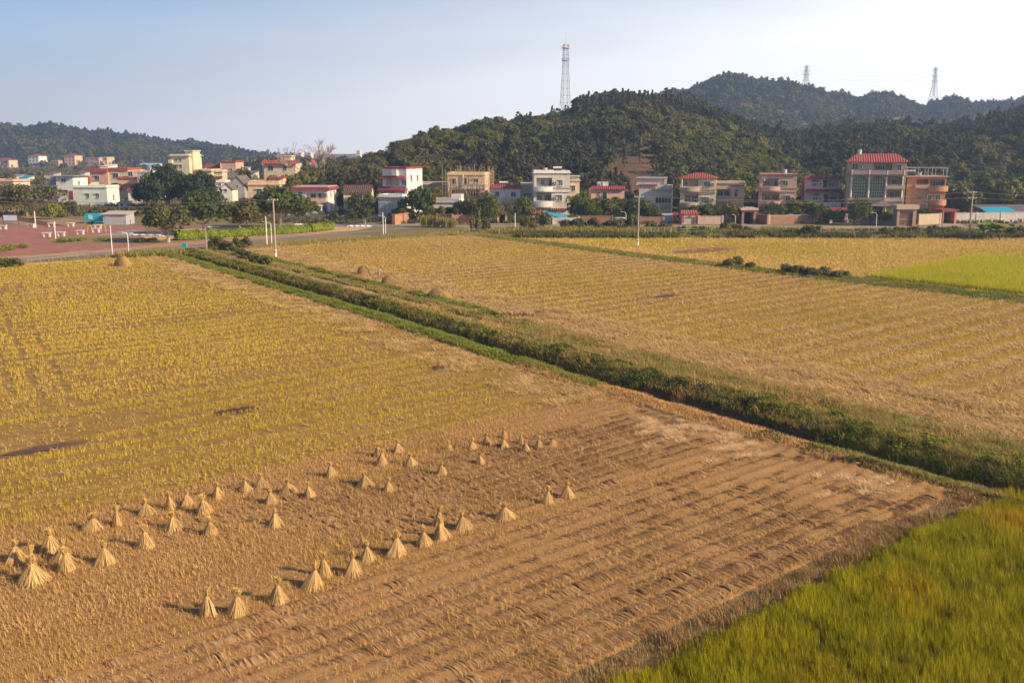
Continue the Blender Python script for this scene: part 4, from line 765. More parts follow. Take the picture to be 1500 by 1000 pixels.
g, a, b, zo, w, zt = gatehouse('garage', 'pinkish garage with a dark open doorway at the end of the brick wall', 205, 1087, 1108, 308, 305, (1090.5, 1104, 311), M_brickd, M_pinkl, 5, cat='garage', flat=True); MB().box(a, b, 3.0, 3.1, 0, zo).build('back_wall', M_void, g)
g, a, b, zo, w, zt = gatehouse('garage', 'open red roofed garage with white pillars beside the orange house', 206, 1381, 1402, 309, 307, (1383, 1399, 311), M_oran, M_redt, 5, cat='garage', flat=True); MB().box(a, b, 4.0, 4.1, 0, zo).build('back_wall', M_brickd, g)
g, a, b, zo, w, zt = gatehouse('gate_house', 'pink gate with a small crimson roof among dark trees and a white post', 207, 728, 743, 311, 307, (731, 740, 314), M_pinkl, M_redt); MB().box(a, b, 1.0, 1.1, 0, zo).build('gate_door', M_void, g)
g, a, b, zo, w, zt = gatehouse('gate_house', 'grey gate with a small orange tiled hood left of the blue awning', 209, 780, 798, 313, 309, (788, 794, 316), M_grey, M_orat); MB().box(a, b, 1.0, 1.1, 0, zo).build('gate_door', M_steel, g)
g, a, b, zo, w, zt = gatehouse('gate_house', 'small blue door gate with red side panel beside the dark hedge', 207, 972, 992, 315, 313.5, (974, 985, 316.5), M_grey, M_grey, flat=True)
MB().box(a, b, 0.2, 0.3, 0, zo).build('gate_door', plain('blue_painted_door', (0.16, 0.27, 0.38), .6), g); MB().box(b + .1, b + .9, -0.06, -0.002, 0.1, 2.3).build('side_panel', M_redc, g)
g, a, b, zo, w, zt = gatehouse('lean_to', 'low lilac porch with a red tiled roof before the lilac house', 208, 1216, 1243, 310, 304.5, (1220, 1238, 311), M_lilac, M_redt, 4, cat='porch'); MB().box(a, b, 2.0, 2.1, 0, zo).build('back_wall', M_grey, g)
def wallrun(label, p0, p1, h, t, mat, cap=None, name='garden_wall', cat='wall'):
    a, b = Vector((p0[0], p0[1], 0)), Vector((p1[0], p1[1], 0)); d = b - a; L = d.length; r = empty(name, (a + b) / 2, label, cat, None, math.atan2(d.y, d.x)); 
    MB().box(-L / 2, L / 2, -t / 2, t / 2, -.2, h).build('wall_face', mat, r); MB().box(-L / 2 - .05, L / 2 + .05, -t / 2 - .06, t / 2 + .06, h, h + .12).build('coping', cap or mat, r)
    n = max(2, int(L / 4)); 
    for i in range(n): x = -L / 2 + L * i / (n - 1); MB().box(x - .18, x + .18, -t / 2 - .1, t / 2 + .1, -.2, h + .25).build('pier', cap or mat, r)
    return r
def gY(x, Y): return at(x, 330, Y)
wallrun('long low pinkish brick wall in front of the pink house', gY(1126, 205), gY(1192, 207), 1.75, .25, M_brickd, M_pinkl)
wallrun('short old red brick wall between the garage and the long wall', gY(1109, 207), gY(1124, 203), 1.9, .25, M_brickd)
wallrun('smooth pinkish wall running on from the red roofed gate house', gY(1023, 205), gY(1058, 205), 1.6, .22, M_pinkl)
wallrun('white wall behind the small palm bushes under the blue awning', gY(810, 204), gY(848, 204), 1.35, .22, M_white2)
wallrun('orange brick wall stretch beside the leafy stalks', gY(640, 207), gY(662, 206), 1.9, .28, M_brick)
wallrun('orange brick wall stretch in the middle below the scaffolding', gY(663, 205.5), gY(686, 206), 1.8, .28, M_brick)
wallrun('lower orange brick wall stretch below the grey terrace house', gY(664, 204), gY(642, 203.5), 1.2, .28, M_brickd)
wallrun('broad brick wall end facing the lane beside white lamp posts', gY(577, 203), gY(589, 207), 2.0, .5, M_brick)
wallrun('second brick wall end beyond the first one by the lane', gY(590, 207), gY(600, 212), 2.0, .5, M_brick)
wallrun('weathered grey wall with plants before the blue roofed sheds', gY(1393, 209), gY(1500, 212), 2.0, .25, M_grey)
wallrun('cream wall joined to the brown gate house', gY(1345, 203), gY(1376, 206), 2.1, .25, M_beige)
wallrun('low cream wall before the mansion porch', gY(1255, 207), gY(1314, 203), 1.6, .25, M_beige)
wallrun('rusty brown wall behind the hedge with posts', gY(846, 206), gY(897, 206), 1.6, .25, plain('rusty_sheet_wall', (0.24, 0.12, 0.075), .8), None)
wallrun('reddish earth wall left of the blue door gate', gY(938, 207), gY(971, 207), 1.3, .3, M_brickd)
wallrun('long dark wall along the old road by the drying yard', gY(395, 222), gY(570, 214), 0.9, .25, M_grey)
def shed(name, label, Y, x0, x1, yt, depth, wall, roof, slope=0.5, cat='shed', over=.4):
    A, B = at(x0, yt, Y), at(x1, yt, Y); w = (B.x - A.x) / 2; r = empty(name, ((A.x + B.x) / 2, Y, 0), label, cat); z = A.z
    MB().add([(-w, 0, -.2), (w, 0, -.2), (w, depth, -.2), (-w, depth, -.2), (-w, 0, z - slope), (w, 0, z - slope), (w, depth, z), (-w, depth, z)], [(0, 3, 2, 1), (0, 1, 5, 4), (1, 2, 6, 5), (2, 3, 7, 6), (3, 0, 4, 7), (4, 5, 6, 7)]).build('wall', wall, r)
    sl = slope / depth; f = lambda y: z - slope + sl * y
    MB().prism([(-over, f(-over) + .02), (depth + over, f(depth + over) + .02), (depth + over, f(depth + over) + .14), (-over, f(-over) + .14)], 'x', -w - over, w + over).build('roof', roof, r); return r
shed('shed', 'long brown shed with a strip of blue roof at the far end of the village', 222, 1452, 1540, 304, 9, M_brickd, plain('dark_roof_sheet', (0.14, 0.10, 0.09), .7), 1.2)
shed('shed', 'low shed with a pale blue sheet roof beside the frame edge', 216, 1490, 1545, 314, 6, M_grey, plain('pale_blue_sheet', (0.32, 0.50, 0.58), .5), .6)
r = shed('shed', 'narrow brown lean-to under bright blue roofing behind the weathered wall', 219, 1450, 1490, 306.5, 4, M_brickd, M_blue, 1.0)
r = shed('corrugated_shed', 'grey corrugated metal shed standing beside the bright blue tent', 203, 150, 184, 312, 4.5, plain('corrugated_grey', (0.36, 0.35, 0.36), .6, .2, 2.0), plain('shed_roof', (0.50, 0.42, 0.36), .7), .3)
MB().box(-2.0, -1.0, -.04, -.002, 0, 2.0).build('door', M_steel, r)
r = shed('small_white_shed', 'small white shed with a blue door behind the dark shrubs', 262, 173, 185, 296, 3, M_white, M_slate, .3); MB().box(-.5, .3, -.04, -.002, .2, 1.5).build('window', M_paneb, r)
# blue tent
A, B = at(123, 313, 207), at(150, 313, 207); t_ = empty('blue_tent', ((A.x + B.x) / 2, 207, 0), 'bright blue market tent with a pale panel, standing on the red plaza', 'tent'); w = (B.x - A.x) / 2
MB().prism([(0, 1.9), (1.6, A.z), (3.2, 1.9)], 'x', -w, w).build('canopy', M_blue, t_); MB().box(-w, w, 3.15, 3.2, 0, 1.9).box(-w, w, 0, .05, .5, 1.9).build('side_sheet', M_blue, t_); MB().box(-w * .55, -w * .1, -.06, -.012, .9, 1.8).build('panel', plain('pale_blue_panel', (.35, .6, .66), .6), t_)
for x in (-w, w):
    for y in (0.1, 3.1): MB().tube([(x, y, 0), (x, y, 1.9)], .05).build('tent_pole', plain('yellow_pole', (.6, .45, .1), .6), t_)
# blue awning before the rounded balcony house
A, B = at(796, 313.5, 208), at(832, 320.5, 206); r = empty('awning', ((A.x + B.x) / 2, 207, 0), 'slanting bright blue sheet awning over the yard of the white house', 'awning'); L = (B.x - A.x) / 2
MB().add([(-L, -.9, A.z), (L, -.9, B.z), (L, 2.4, B.z + .5), (-L, 2.4, A.z + .5), (-L, -.9, A.z + .06), (L, -.9, B.z + .06), (L, 2.4, B.z + .56), (-L, 2.4, A.z + .56)], [(0, 3, 2, 1), (4, 5, 6, 7), (0, 1, 5, 4), (1, 2, 6, 5), (2, 3, 7, 6), (3, 0, 4, 7)]).build('sheet', M_blue, r)
for x, z in ((-L + .1, A.z), (L - .1, B.z)):
    for y, dz in ((-.8, 0), (2.2, .45)): MB().tube([(x, y, 0), (x, y, z + dz)], .05).build('awning_post', M_steel, r)

# ---- the far village on the flat beyond the plaza
VG = 'houses of the farther village'
h = House('village_house', 'cream two storey house cut by the edge of the view above olive trees', 290, -20, 20.5, 266, 8, M_cream, -8, group=VG, rim=.5, rimmat=M_salmon); h.window(-2, 273, 4, 281, 1).window(8, 273, 13, 280, 1).side(1, 4, 3.2)
h = House('village_house', 'white house with slate blue flat roof, tallest part beside a low slate wing', 285, 81, 107, 258.5, 8, M_white, -6, group=VG, rim=.9, rimmat=M_slate, parapet=.01); h.window(89, 262, 96, 267, 1).window(90, 278, 97.5, 284, 1).door(98.5, 279, 105.5, 292, M_crim).side(1, 3, 5.2, .9, 1.2)
h.block(67, 259, 81, 272, 1.5, 8, M_slate, 'recessed_room').block(45, 274, 81, 298, 1.2, 7, M_white2, 'low_wing').band(44, 271, 81, 274, M_slate, .4, 'wing_roof', back=7.4)
h = House('village_house', 'pale mint green single storey house with a flat roof and two hooded windows', 272, 106.5, 157, 275, 7, M_mint, -5, group=VG, rim=.3); h.window(125, 283.5, 130, 290, 1).window(140, 283.5, 145, 290, 1).side(1, 3.5, 1.6, .8, 1.4)
h = House('village_house', 'salmon coloured house with orange roof band next to a cream wing', 318, 131, 158, 252, 10, M_salmon, -4, group=VG, rim=0); h.band(129, 247.5, 158.4, 252, M_orat, .6, 'roof', back=10.5).window(138, 257.5, 145, 264, 1).door(147, 272, 151, 283)
h.block(158, 247, 187, 285, .8, 10, M_cream, 'cream_wing').band(158.4, 246, 188, 249.5, M_orat, -.3, 'wing_roof', back=10.4)
for q in ((163.5, 254, 172, 261), (164, 268, 171, 275)):
    a, b, c, d = h.rect(q); f, g_ = win_mesh(b - a, d - c, 1); o = link('window', f, h.root, ((a + b) / 2, .8, c)); link('pane', g_, o)
h = House('village_house', 'low house with a red tiled roof squeezed beside the salmon house', 305, 116, 131, 268, 7, M_cream, 0, group=VG, rim=0); h.pent(114, 258, 133, 268, M_orat, .8)
h = House('village_house', 'cream porch house with orange ledge before the cream wing', 308, 172, 200, 262, 7, M_peach, 0, group=VG, rim=.4, rimmat=M_orat, loggias=[(174, 270, 192, 279)]); h.window(188, 252, 195, 259, 1).block(186, 249.5, 201, 262, 3, 7, M_cream, 'upper_room').column(176, 268, 282, -.2, .13, M_crim)
h = House('village_house', 'blank grey rendered house with a small roof tank beside the dark banyan', 300, 200, 224, 253, 9, M_blank, -6, group=VG, rim=.15); h.tank(211, 4, .9, 1.3).band(200, 270, 224, 278, plain('brown_base', (.25, .17, .12), .8), .05, 'base_band').side(1, 4, 5)
h = House('small_outbuilding', 'small white outbuilding under a red tiled roof behind the mint house', 282, 187, 200, 279, 4, M_white, 0, group=VG, rim=0); h.pent(185.5, 275.5, 201, 279, M_redt, .5).window(191, 281, 196, 285, 1)
h = House('village_house', 'tall yellow house with a stair tower rising over the banyan crown', 375, 248, 277, 228.5, 11, M_yell, -7, group=VG, rim=.7, rimmat=M_yell)
for q in ((255, 232, 259.5, 236), (262, 232, 266, 236), (255, 241, 259.5, 246), (262, 241, 266, 246)): h.window(*q, 1)
h.block(268, 221.5, 280, 270, 2, 8, M_yell, 'stair_tower').band(267, 220.5, 281, 222, M_yell, -1.6, 'tower_roof', back=8.5).balcony(247, 234, 252, 239, M_yell, .9)
h = House('village_house', 'low cream house with flat roof right of the yellow tower house', 340, 282, 310, 250.5, 8, M_cream, -6, group=VG, rim=.5); h.window(296, 253, 301, 258, 1).window(286, 260, 291, 266, 1)
h = House('village_house', 'stacked cream house with orange ledges between the banyan and grey roofs', 325, 313, 325, 252, 6, M_cream, 0, group=VG, rim=.4); h.band(313, 258, 326, 260, M_orat, .5).window(316, 261, 321, 265, 1)
h = House('village_house', 'plain pink block house with a red roof rim and drain pipe', 415, 321.5, 345, 237, 11, M_pink, -2, group=VG, rim=.5, rimmat=M_orat, parapet=.2); h.window(337, 247, 339.5, 251, 0).side(1, 5, 5).column(323, 237, 262, -.1, .12, M_white)
h = House('village_house', 'long low house with dark red roof left of the pink block', 420, 302, 322, 245, 9, M_cream, 0, group=VG, rim=0); h.pent(300, 240, 322, 245, M_redt, .8)
h = House('old_farmhouse', 'old farmhouse with a grey tiled gable, higher than its neighbour', 335, 328, 356, 261, 10, M_blank, 6, group=VG, rim=0); h.gable(2.2, M_gryt).door(338, 265, 341, 273)
h = House('old_farmhouse', 'old grey gabled farmhouse whose end wall faces the fields', 310, 336, 358, 270, 9, M_grey, -4, group=VG, rim=0); h.gable(2.6, M_gryt, .4, 'y').window(345, 272, 349, 275, 0)
h = House('small_white_house', 'small white gabled house glimpsed right of the banyan crown', 290, 322, 340, 277, 6, M_white, 0, group=VG, rim=0); h.gable(1.7, M_gryt, .3, 'y').window(329, 277.5, 333, 281, 1)
h = House('small_white_house', 'low white flat roofed house behind the small white gable', 300, 316, 330, 267, 5, M_white, 0, group=VG, rim=.2); h.window(320, 269, 324, 272, 1)
h = House('village_house', 'wide house with a bright orange red roof and a small square roof tower', 320, 386, 432, 239.5, 10, M_cream, -2, group=VG, rim=0); h.pent(383, 235, 438, 239.5, M_orat, 1.0).window(414, 243, 420, 250, 1).window(392, 243, 400, 250, 1).block(408, 229, 424, 236, 3, 8, M_yell, 'roof_tower').band(406, 228, 425, 229.4, M_cream, -2.6, 'tower_roof', back=8.3).block(381, 236, 387, 260, 2, 9, M_white2, 'side_wall')
h = House('village_house', 'peach house with a raised roof room at one end behind roadside trees', 256, 363, 409, 271, 8, M_peach, 0, group=VG, rim=.3, rimmat=M_peach, parapet=.9); h.block(391, 261.5, 412, 271, 2, 7, M_peach, 'roof_room').band(390, 260, 413.5, 261.6, M_orat, -1.5, 'roof_room_rim', back=7.4).window(375, 277, 383.5, 285, 1).band(363, 271.5, 408, 273, M_salmon, .1)
h = House('small_house', 'small house with a pointed red roof seen beside the bare tree', 330, 453, 459, 240, 5, M_white, 0, group=VG, rim=0); h.gable(1.1, M_orat, .3, 'y'); h.block(440, 243, 453, 250, .5, 5, M_crim, 'wing')
for x0, x1, yt, Y, dp, m1, m2, lab in ((2, 24, 256.5, 430, 8, M_cream, M_slate, 'low cream shed far out on the flat behind the cream house'), (28, 40, 258, 410, 6, M_white2, M_blue, 'small far shed with a bright blue roof left of the slate roofed house'), (110, 124, 251, 470, 9, M_white2, M_gryt, 'low grey roofed shed behind the salmon house'), (232, 246, 246, 450, 9, M_cream, M_gryt, 'low cream shed just left of the yellow tower house'), (286, 300, 243.5, 500, 9, M_salmon, M_redt, 'salmon shed with a dark red roof right of the yellow tower house'), (346, 360, 245, 440, 8, M_white2, M_slate, 'grey roofed low house right of the pink block'), (350, 372, 251, 400, 8, M_blank, M_gryt, 'brownish low farm shed behind the peach house'), (64, 78, 253, 520, 9, M_pinkl, M_gryt, 'low pinkish shed far behind the slate roofed house')): shed('shed', lab, Y, x0, x1, yt, dp, m1, m2, .7)
FG = 'far houses below the distant hill'
for i, (x0, x1, yt, lab, wl, rf) in enumerate(((-8, 14, 234.5, 'far cream house with red roof at the very edge of the view', M_cream, M_orat), (40, 57, 228.5, 'far white house with a tower, standing alone below the distant hill', M_white, M_orat), (74, 86, 236, 'smallest far house, half pink, below the distant hill', M_pink, M_pink), (93, 110, 228, 'far orange house with a steep red roof below the distant hill', M_peach, M_orat), (124, 146, 231.5, 'far long pink house with balconies below the distant hill', M_pink, M_pink), (147, 157, 231, 'far narrow peach house joined to the long pink one', M_peach, M_cream))):
    h = House('far_house', lab, 950 + i * 3, x0, x1, yt, 12, wl, -12, group=FG, rim=.4 if i in (2, 4, 5) else 0, rimmat=rf)
    if i in (0, 1, 3): h.hip(1.8, rf, .6)
    ns = int((h.zt) / 3.2)
    for k in range(ns):
        for j in range(3): xx = x0 + (x1 - x0) * (j + .5) / 3; y = yt + 1.6 + k * 4.2; h.window(xx - 1.2, y, xx + 1.2, y + 2.2, 1, None, False)
    h.block(x1 - 1, yt + 6, x1 + 4, 246, 2, 9, wl, 'side_wing')
shed('factory', 'long far blue roofed factory hall in front of the distant hill', 900, 199, 226, 239.5, 20, plain('blue_grey_cladding', (.45, .52, .60), .6), plain('pale_blue_roof', (.40, .52, .66), .5), 1.5, cat='factory')
shed('factory', 'far white barrel shaped hall roof behind the salmon house', 620, 146, 158, 241.5, 15, M_white, M_white, 1.0, cat='factory')
for x0, x1, yt, Y, lab in ((384, 393, 222.5, 1300, 'tiny far white block on the skyline left of the orange roofed house'), (446, 455, 223.5, 1350, 'tiny far pale block on the skyline behind the bare tree'), (522, 527, 221, 1420, 'tiny far slim block on the skyline beside the wooded hill'), (436, 441, 224, 1400, 'tiny far low block on the skyline between roof tower and bare tree')):
    h = House('city_block', lab, Y, x0, x1, yt, 20, M_white, 0, cat='building', rim=.4)
    for k in range(2): h.band(x0, yt + 1.2 + k * 2.2, x1, yt + 2.2 + k * 2.2, M_pane, .1, 'window')
# ================================================================== HILLS
M_hill = soilmat('forest_floor', ((0.13, 0.085, 0.04), (0.23, 0.105, 0.065), (0.085, 0.065, 0.03)), 0.03, 0.6, bmp=0.3)
HILLS = {}
def hill(name, cols, base, crest, back=1.7, amp=1.6, sd=1, lift=14, shape=1.0, mat=None):
    """cols: (photo column, photo row of the wooded skyline); base / crest: forward distance by column."""
    xs = np.array([c[0] for c in cols], float); ys = np.array([c[1] for c in cols], float)
    def H(px, Y):
        yc = np.interp(px, xs, ys); Yc = np.interp(px, crest[0], crest[1]); Yb = np.interp(px, base[0], base[1])
        hc = np.maximum(CAM_H + Yc * (222 - yc) / FPX - lift, 0)
        s = (Y - Yb) / (Yc - Yb)
        up = np.clip(s, 0, 1); g = up ** shape * (1 - up) + (1 - (1 - up) ** 2) * up
        dn = np.clip((s - 1) / (back - 1), 0, 1); g = g * (1 - 0.9 * dn * dn * (3 - 2 * dn))
        X = (px - 750) / FPX * Y
        nz = (fnoise(X, Y, sd, 26) - 0.5) * 2 * amp * np.clip(s * 3, 0, 1) * np.clip(hc / 12, 0, 1)
        return np.where(s > 0, hc * g + nz * np.clip(1 - np.abs(s - 1) * 0.0, 0, 1) - 0.0, -1.0 - 6 * -np.minimum(s, 0) * -1)
    pxs = np.linspace(xs[0], xs[-1], 150); ss = np.concatenate([[-0.03], np.linspace(0, back + .25, 60)])
    PX, SS = np.meshgrid(pxs, ss); Yb = np.interp(PX, base[0], base[1]); Yc = np.interp(PX, crest[0], crest[1]); Y = Yb + SS * (Yc - Yb)
    Z = np.where(SS < 0, -1.5, H(PX, Y)); Z[-1, :] = -2
    X = (PX - 750) / FPX * Y
    o = link('hill', grid_mesh('hill', np.stack([X, Y, Z], -1), mat or M_hill)); tag(o, kind='structure'); HILLS[name] = (H, xs, base, crest, back); return H
HA = hill('a', [(430, 236), (470, 232), (500, 226), (540, 215), (570, 206), (600, 192), (650, 181), (700, 171), (750, 167), (790, 162), (815, 156), (840, 152), (856, 146), (880, 140), (920, 137), (960, 140), (1000, 148), (1050, 163), (1100, 180), (1150, 197), (1200, 212), (1260, 226)],
          ([430, 700, 1260], [262, 250, 245]), ([430, 520, 600, 830, 1000, 1260], [330, 330, 350, 440, 470, 450]), 1.8, 1.5, 3, 6.0)
HB = hill('b', [(960, 226), (1040, 214), (1100, 204), (1150, 196), (1208, 190), (1290, 182), (1325, 183), (1360, 190), (1407, 180), (1442, 170), (1477, 160), (1500, 152), (1600, 128), (1750, 110)],
          ([960, 1240, 1750], [330, 244, 240]), ([960, 1150, 1360, 1500, 1750], [560, 540, 500, 520, 520]), 1.8, 2.5, 5, 6.0)
HC = hill('c', [(820, 190), (900, 160), (960, 142), (1000, 134), (1030, 123), (1055, 113), (1080, 118), (1100, 121), (1150, 128), (1200, 140), (1240, 148), (1265, 143), (1290, 143), (1318, 154), (1342, 161), (1358, 152), (1375, 147), (1400, 154), (1440, 155), (1475, 148), (1520, 143), (1600, 132), (1800, 120)],
          ([820, 1800], [690, 690]), ([820, 1000, 1800], [1050, 1050, 1100]), 1.7, 5, 7, 5.0)
HD = hill('d', [(-700, 215), (-400, 190), (-200, 178), (-60, 178), (0, 179), (30, 183), (60, 188), (90, 184), (130, 188), (170, 194), (200, 200), (250, 205), (300, 210), (340, 215), (365, 221), (400, 226), (460, 231)],
          ([-700, 460], [985, 985]), ([-700, 460], [1180, 1180]), 1.6, 4, 9, 5.0)

# ================================================================== TREES
def leafquads(C, Nrm, size, tint, ratio=0.62, flat=0.55):
    n = len(C); A = rng.normal(0, 1, (n, 3)); A = A - Nrm * (A * Nrm).sum(1)[:, None] * flat; A /= np.linalg.norm(A, axis=1)[:, None] + 1e-9
    U = np.cross(A, Nrm + rng.normal(0, 0.35, (n, 3))); U /= np.linalg.norm(U, axis=1)[:, None] + 1e-9; s = size[:, None]
    V = np.stack([C - A * s, C + U * s * ratio, C + A * s, C - U * s * ratio], 1).reshape(-1, 3); return V, np.arange(4 * n).reshape(-1, 4), tint
def crown(rx, rz, zc, nclump, leaves, leaf, clump=0.36, sparse=0.0, shape='round', seed=0):
    """leaf clumps spread through an uneven crown volume"""
    g = np.random.default_rng(seed); cs, rs = [], []
    for _ in range(nclump):
        d = g.normal(0, 1, 3); d /= np.linalg.norm(d); k = g.uniform(0.35, 0.95) ** 0.6
        if shape == 'dome': d[2] = abs(d[2]) * 1.0 - 0.25
        if shape == 'umbrella': d[2] = d[2] * 0.35 + 0.35 * (1 - k)
        if shape == 'cone': t = g.uniform(-0.9, 1); rr = (1 - (t + 1) / 2.15); a = g.uniform(0, 6.28); d = np.array([math.cos(a) * rr, math.sin(a) * rr, t]); k = g.uniform(0.5, 1.0)
        c = d * k * np.array([rx, rx, rz]) * (1 + g.normal(0, 0.10)) + [0, 0, zc]; cs.append(c); rs.append(rx * clump * g.uniform(0.65, 1.3) * (0.75 if shape == 'cone' else 1))
    cs = np.array(cs); rs = np.array(rs); w = rs ** 2; idx = g.choice(nclump, leaves, p=w / w.sum())
    d = g.normal(0, 1, (leaves, 3)); d[:, 2] += 0.25; d /= np.linalg.norm(d, axis=1)[:, None]
    rad = rs[idx] * g.uniform(0.55, 1.08, leaves) ** 0.7; C = cs[idx] + d * rad[:, None] * [1, 1, 0.8]
    ct = g.normal(0.5, 0.2, nclump)[idx]
    return leafquads(C, d, leaf * g.uniform(0.6, 1.35, leaves), np.clip(ct + g.normal(0, 0.16, leaves), 0, 1)), cs, rs
M_bark = plain('grey_bark', (0.20, 0.155, 0.11), 0.9, 0.3, 2.0); M_barkp = plain('pale_bark', (0.42, 0.36, 0.30), 0.9, 0.25, 2.0)
M_l_dark = leafmat('dark_banyan_leaf', (0.018, 0.032, 0.008), (0.065, 0.085, 0.018)); M_l_mid = leafmat('lychee_leaf', (0.042, 0.060, 0.012), (0.150, 0.155, 0.028), objvar=.5)
M_l_oliv = leafmat('olive_leaf', (0.055, 0.062, 0.022), (0.14, 0.125, 0.045), objvar=.3); M_l_yel = leafmat('yellow_green_leaf', (0.13, 0.15, 0.015), (0.30, 0.29, 0.04)); M_l_hedge = leafmat('hedge_leaf', (0.10, 0.16, 0.006), (0.27, 0.32, 0.015), objvar=.15)
M_l_for = leafmat('forest_leaf', (0.034, 0.046, 0.010), (0.190, 0.190, 0.022), objvar=.9, stands=((0.055, 0.052, 0.018), (0.205, 0.170, 0.045))); M_l_pine = leafmat('pine_leaf', (0.022, 0.032, 0.012), (0.100, 0.100, 0.028), objvar=.5, stands=((0.04, 0.036, 0.016), (0.13, 0.105, 0.04))); M_l_palm = leafmat('palm_leaf', (0.16, 0.21, 0.025), (0.38, 0.42, 0.07))
def trunk_mb(h, r, cs, nb, lean=0.0, seed=0, fork=0.35):
    g = random.Random(seed); mb = MB(); top = Vector((lean * h, 0, h)); mb.tube([(0, 0, -.2), (lean * h * .35 + g.uniform(-.1, .1), g.uniform(-.1, .1), h * .5), top], r, r * .72, 7)
    ids = g.sample(range(len(cs)), min(nb, len(cs)))
    for i in ids:
        c = Vector(cs[i]); s = Vector((lean * h * .8, 0, h * g.uniform(.75, .98))); m = s.lerp(c, .5) + Vector((0, 0, -.12 * (c - s).length)); mb.tube([s, m, c], r * fork, r * .08, 5)
    return mb
PROTO = {}
def proto(key, leafm, barkm, th, tr, rx, rz, nclump, leaves, leaf, clump=.36, shape='round', nb=7, seed=1, lean=0., sink=.0):
    (V, F, T), cs, rs = crown(rx, rz, th + rz * (.72 - sink), nclump, leaves, leaf, clump, 0, shape, seed)
    PROTO[key] = (npmesh('crown', V, F, leafm, T), trunk_mb(th, tr, cs, nb, lean, seed).mesh('trunk', barkm))
proto('road1', M_l_oliv, M_barkp, 1.8, .30, 4.3, 3.0, 34, 3600, .27, .34, 'dome', 11, 11, sink=.2)
proto('road2', M_l_mid, M_barkp, 1.7, .30, 4.2, 2.8, 36, 3800, .27, .34, 'dome', 9, 12, sink=.2)
proto('banyan1', M_l_dark, M_bark, 2.2, .8, 7.5, 4.6, 60, 7500, .36, .30, 'dome', 8, 13, sink=.3)
proto('banyan2', M_l_dark, M_bark, 2.0, .7, 6.0, 4.0, 46, 6200, .36, .32, 'dome', 8, 14, sink=.3)
proto('acacia', M_l_oliv, M_bark, 2.6, .3, 6.0, 2.6, 40, 3600, .27, .28, 'umbrella', 10, 15)
for i in range(4): proto('orchard%d' % i, M_l_mid, M_bark, 1.1, .22, 2.6 + .4 * i, 2.1 + .2 * i, 24, 2400, .24, .36, 'dome', 5, 20 + i, sink=.25)
for i in range(3): proto('bush%d' % i, (M_l_mid, M_l_hedge, M_l_oliv)[i], M_bark, .35, .10, 1.15, .95, 14, 900, .15, .40, 'dome', 5, 30 + i, sink=.3)
for i in range(3): proto('foot%d' % i, M_l_for, M_bark, 2.0, .25, 3.0 + .5 * i, 2.9, 24, 1900, .32, .36, 'dome', 5, 40 + i, sink=.3)
proto('drybush', leafmat('dry_shrub_leaf', (.085, .085, .03), (.24, .205, .075), objvar=.3), M_bark, .3, .06, 1.2, .9, 16, 800, .15, .42, 'dome', 8, 49, sink=.3)
proto('slim', M_l_yel, M_bark, 1.6, .10, .75, 2.6, 14, 700, .20, .5, 'round', 4, 50)
proto('yellowbush', M_l_yel, M_bark, .5, .15, 2.2, 1.7, 18, 1100, .25, .38, 'dome', 5, 51, sink=.2)
proto('plume', M_l_yel, M_bark, 2.0, .12, 2.2, 3.4, 20, 1700, .24, .34, 'round', 4, 52, sink=.2)
proto('pine0', M_l_pine, M_bark, 3.2, .18, 1.9, 3.6, 22, 900, .36, .34, 'round', 5, 53)
def tree(key, loc, sc, name, label, group=None, cat='tree', rz=None, sz=None):
    r = empty(name, loc, label, cat, group, random.uniform(0, 6.28) if rz is None else rz); r.scale = (sc, sc, sc if sz is None else sz)
    link('crown', PROTO[key][0], r); link('trunk', PROTO[key][1], r); return r
def tpx(key, x, y, Y, hpx, basew, name, label, group=None, cat='tree', sz=None, rz=None, z=0):   # stands at photo column x, crown basew photo px wide
    P = at(x, y, Y); w = PROTO[key][0]; bb = np.array([v for v in w.bound_box]) if hasattr(w, 'bound_box') else None
    V = np.empty(len(w.vertices) * 3, np.float32); w.vertices.foreach_get('co', V); V = V.reshape(-1, 3); ww = np.ptp(V[:, 0]); hh = V[:, 2].max()
    s = basew * Y / FPX / ww; szz = hpx * Y / FPX / hh
    return tree(key, (P.x, Y, z), s, name, label, group, cat, rz, szz)
# the four trees along the road, the banyans, and the rest of the village's own trees
g0 = gp(247, 355); tpx('road1', 247, 355, g0.y, 62, 84, 'roadside_tree', 'olive green roadside tree with forked pale trunk and no hedge at its foot')
tpx('road2', 299, 344, gp(299, 344).y, 66, 84, 'roadside_tree', 'roadside tree behind the hedge, second along from the plaza')
tpx('road1', 351, 341, gp(351, 341).y, 52, 76, 'roadside_tree', 'sparser roadside tree behind the hedge between two fuller ones')
tpx('road2', 410, 334, gp(408, 335).y, 62, 100, 'roadside_tree', 'widest roadside tree, behind the utility pole with a red and white foot')
tpx('banyan1', 246, 300, 262, 66, 86, 'banyan_tree', 'huge dark banyan tree towering over the roadside trees')
tpx('banyan2', 296, 300, 258, 58, 66, 'banyan_tree', 'second dark banyan, crown merging with the huge one')
tpx('banyan2', 216, 300, 268, 40, 50, 'banyan_tree', 'lower dark banyan at the foot of the huge one beside the blank grey house')
tpx('acacia', 40, 316, 230, 48, 104, 'spreading_tree', 'wide olive feathery tree before the white and mint houses')
tpx('acacia', -14, 316, 226, 44, 70, 'spreading_tree', 'olive feathery tree cut by the edge of the view beside the cream house')
tpx('yellowbush', 77, 322, 220, 26, 28, 'shrub', 'bright yellow green shrub under the wide feathery tree', None, 'shrub')
tpx('orchard1', 104, 318, 226, 26, 26, 'tree', 'small green tree between yellow shrub and mint house')
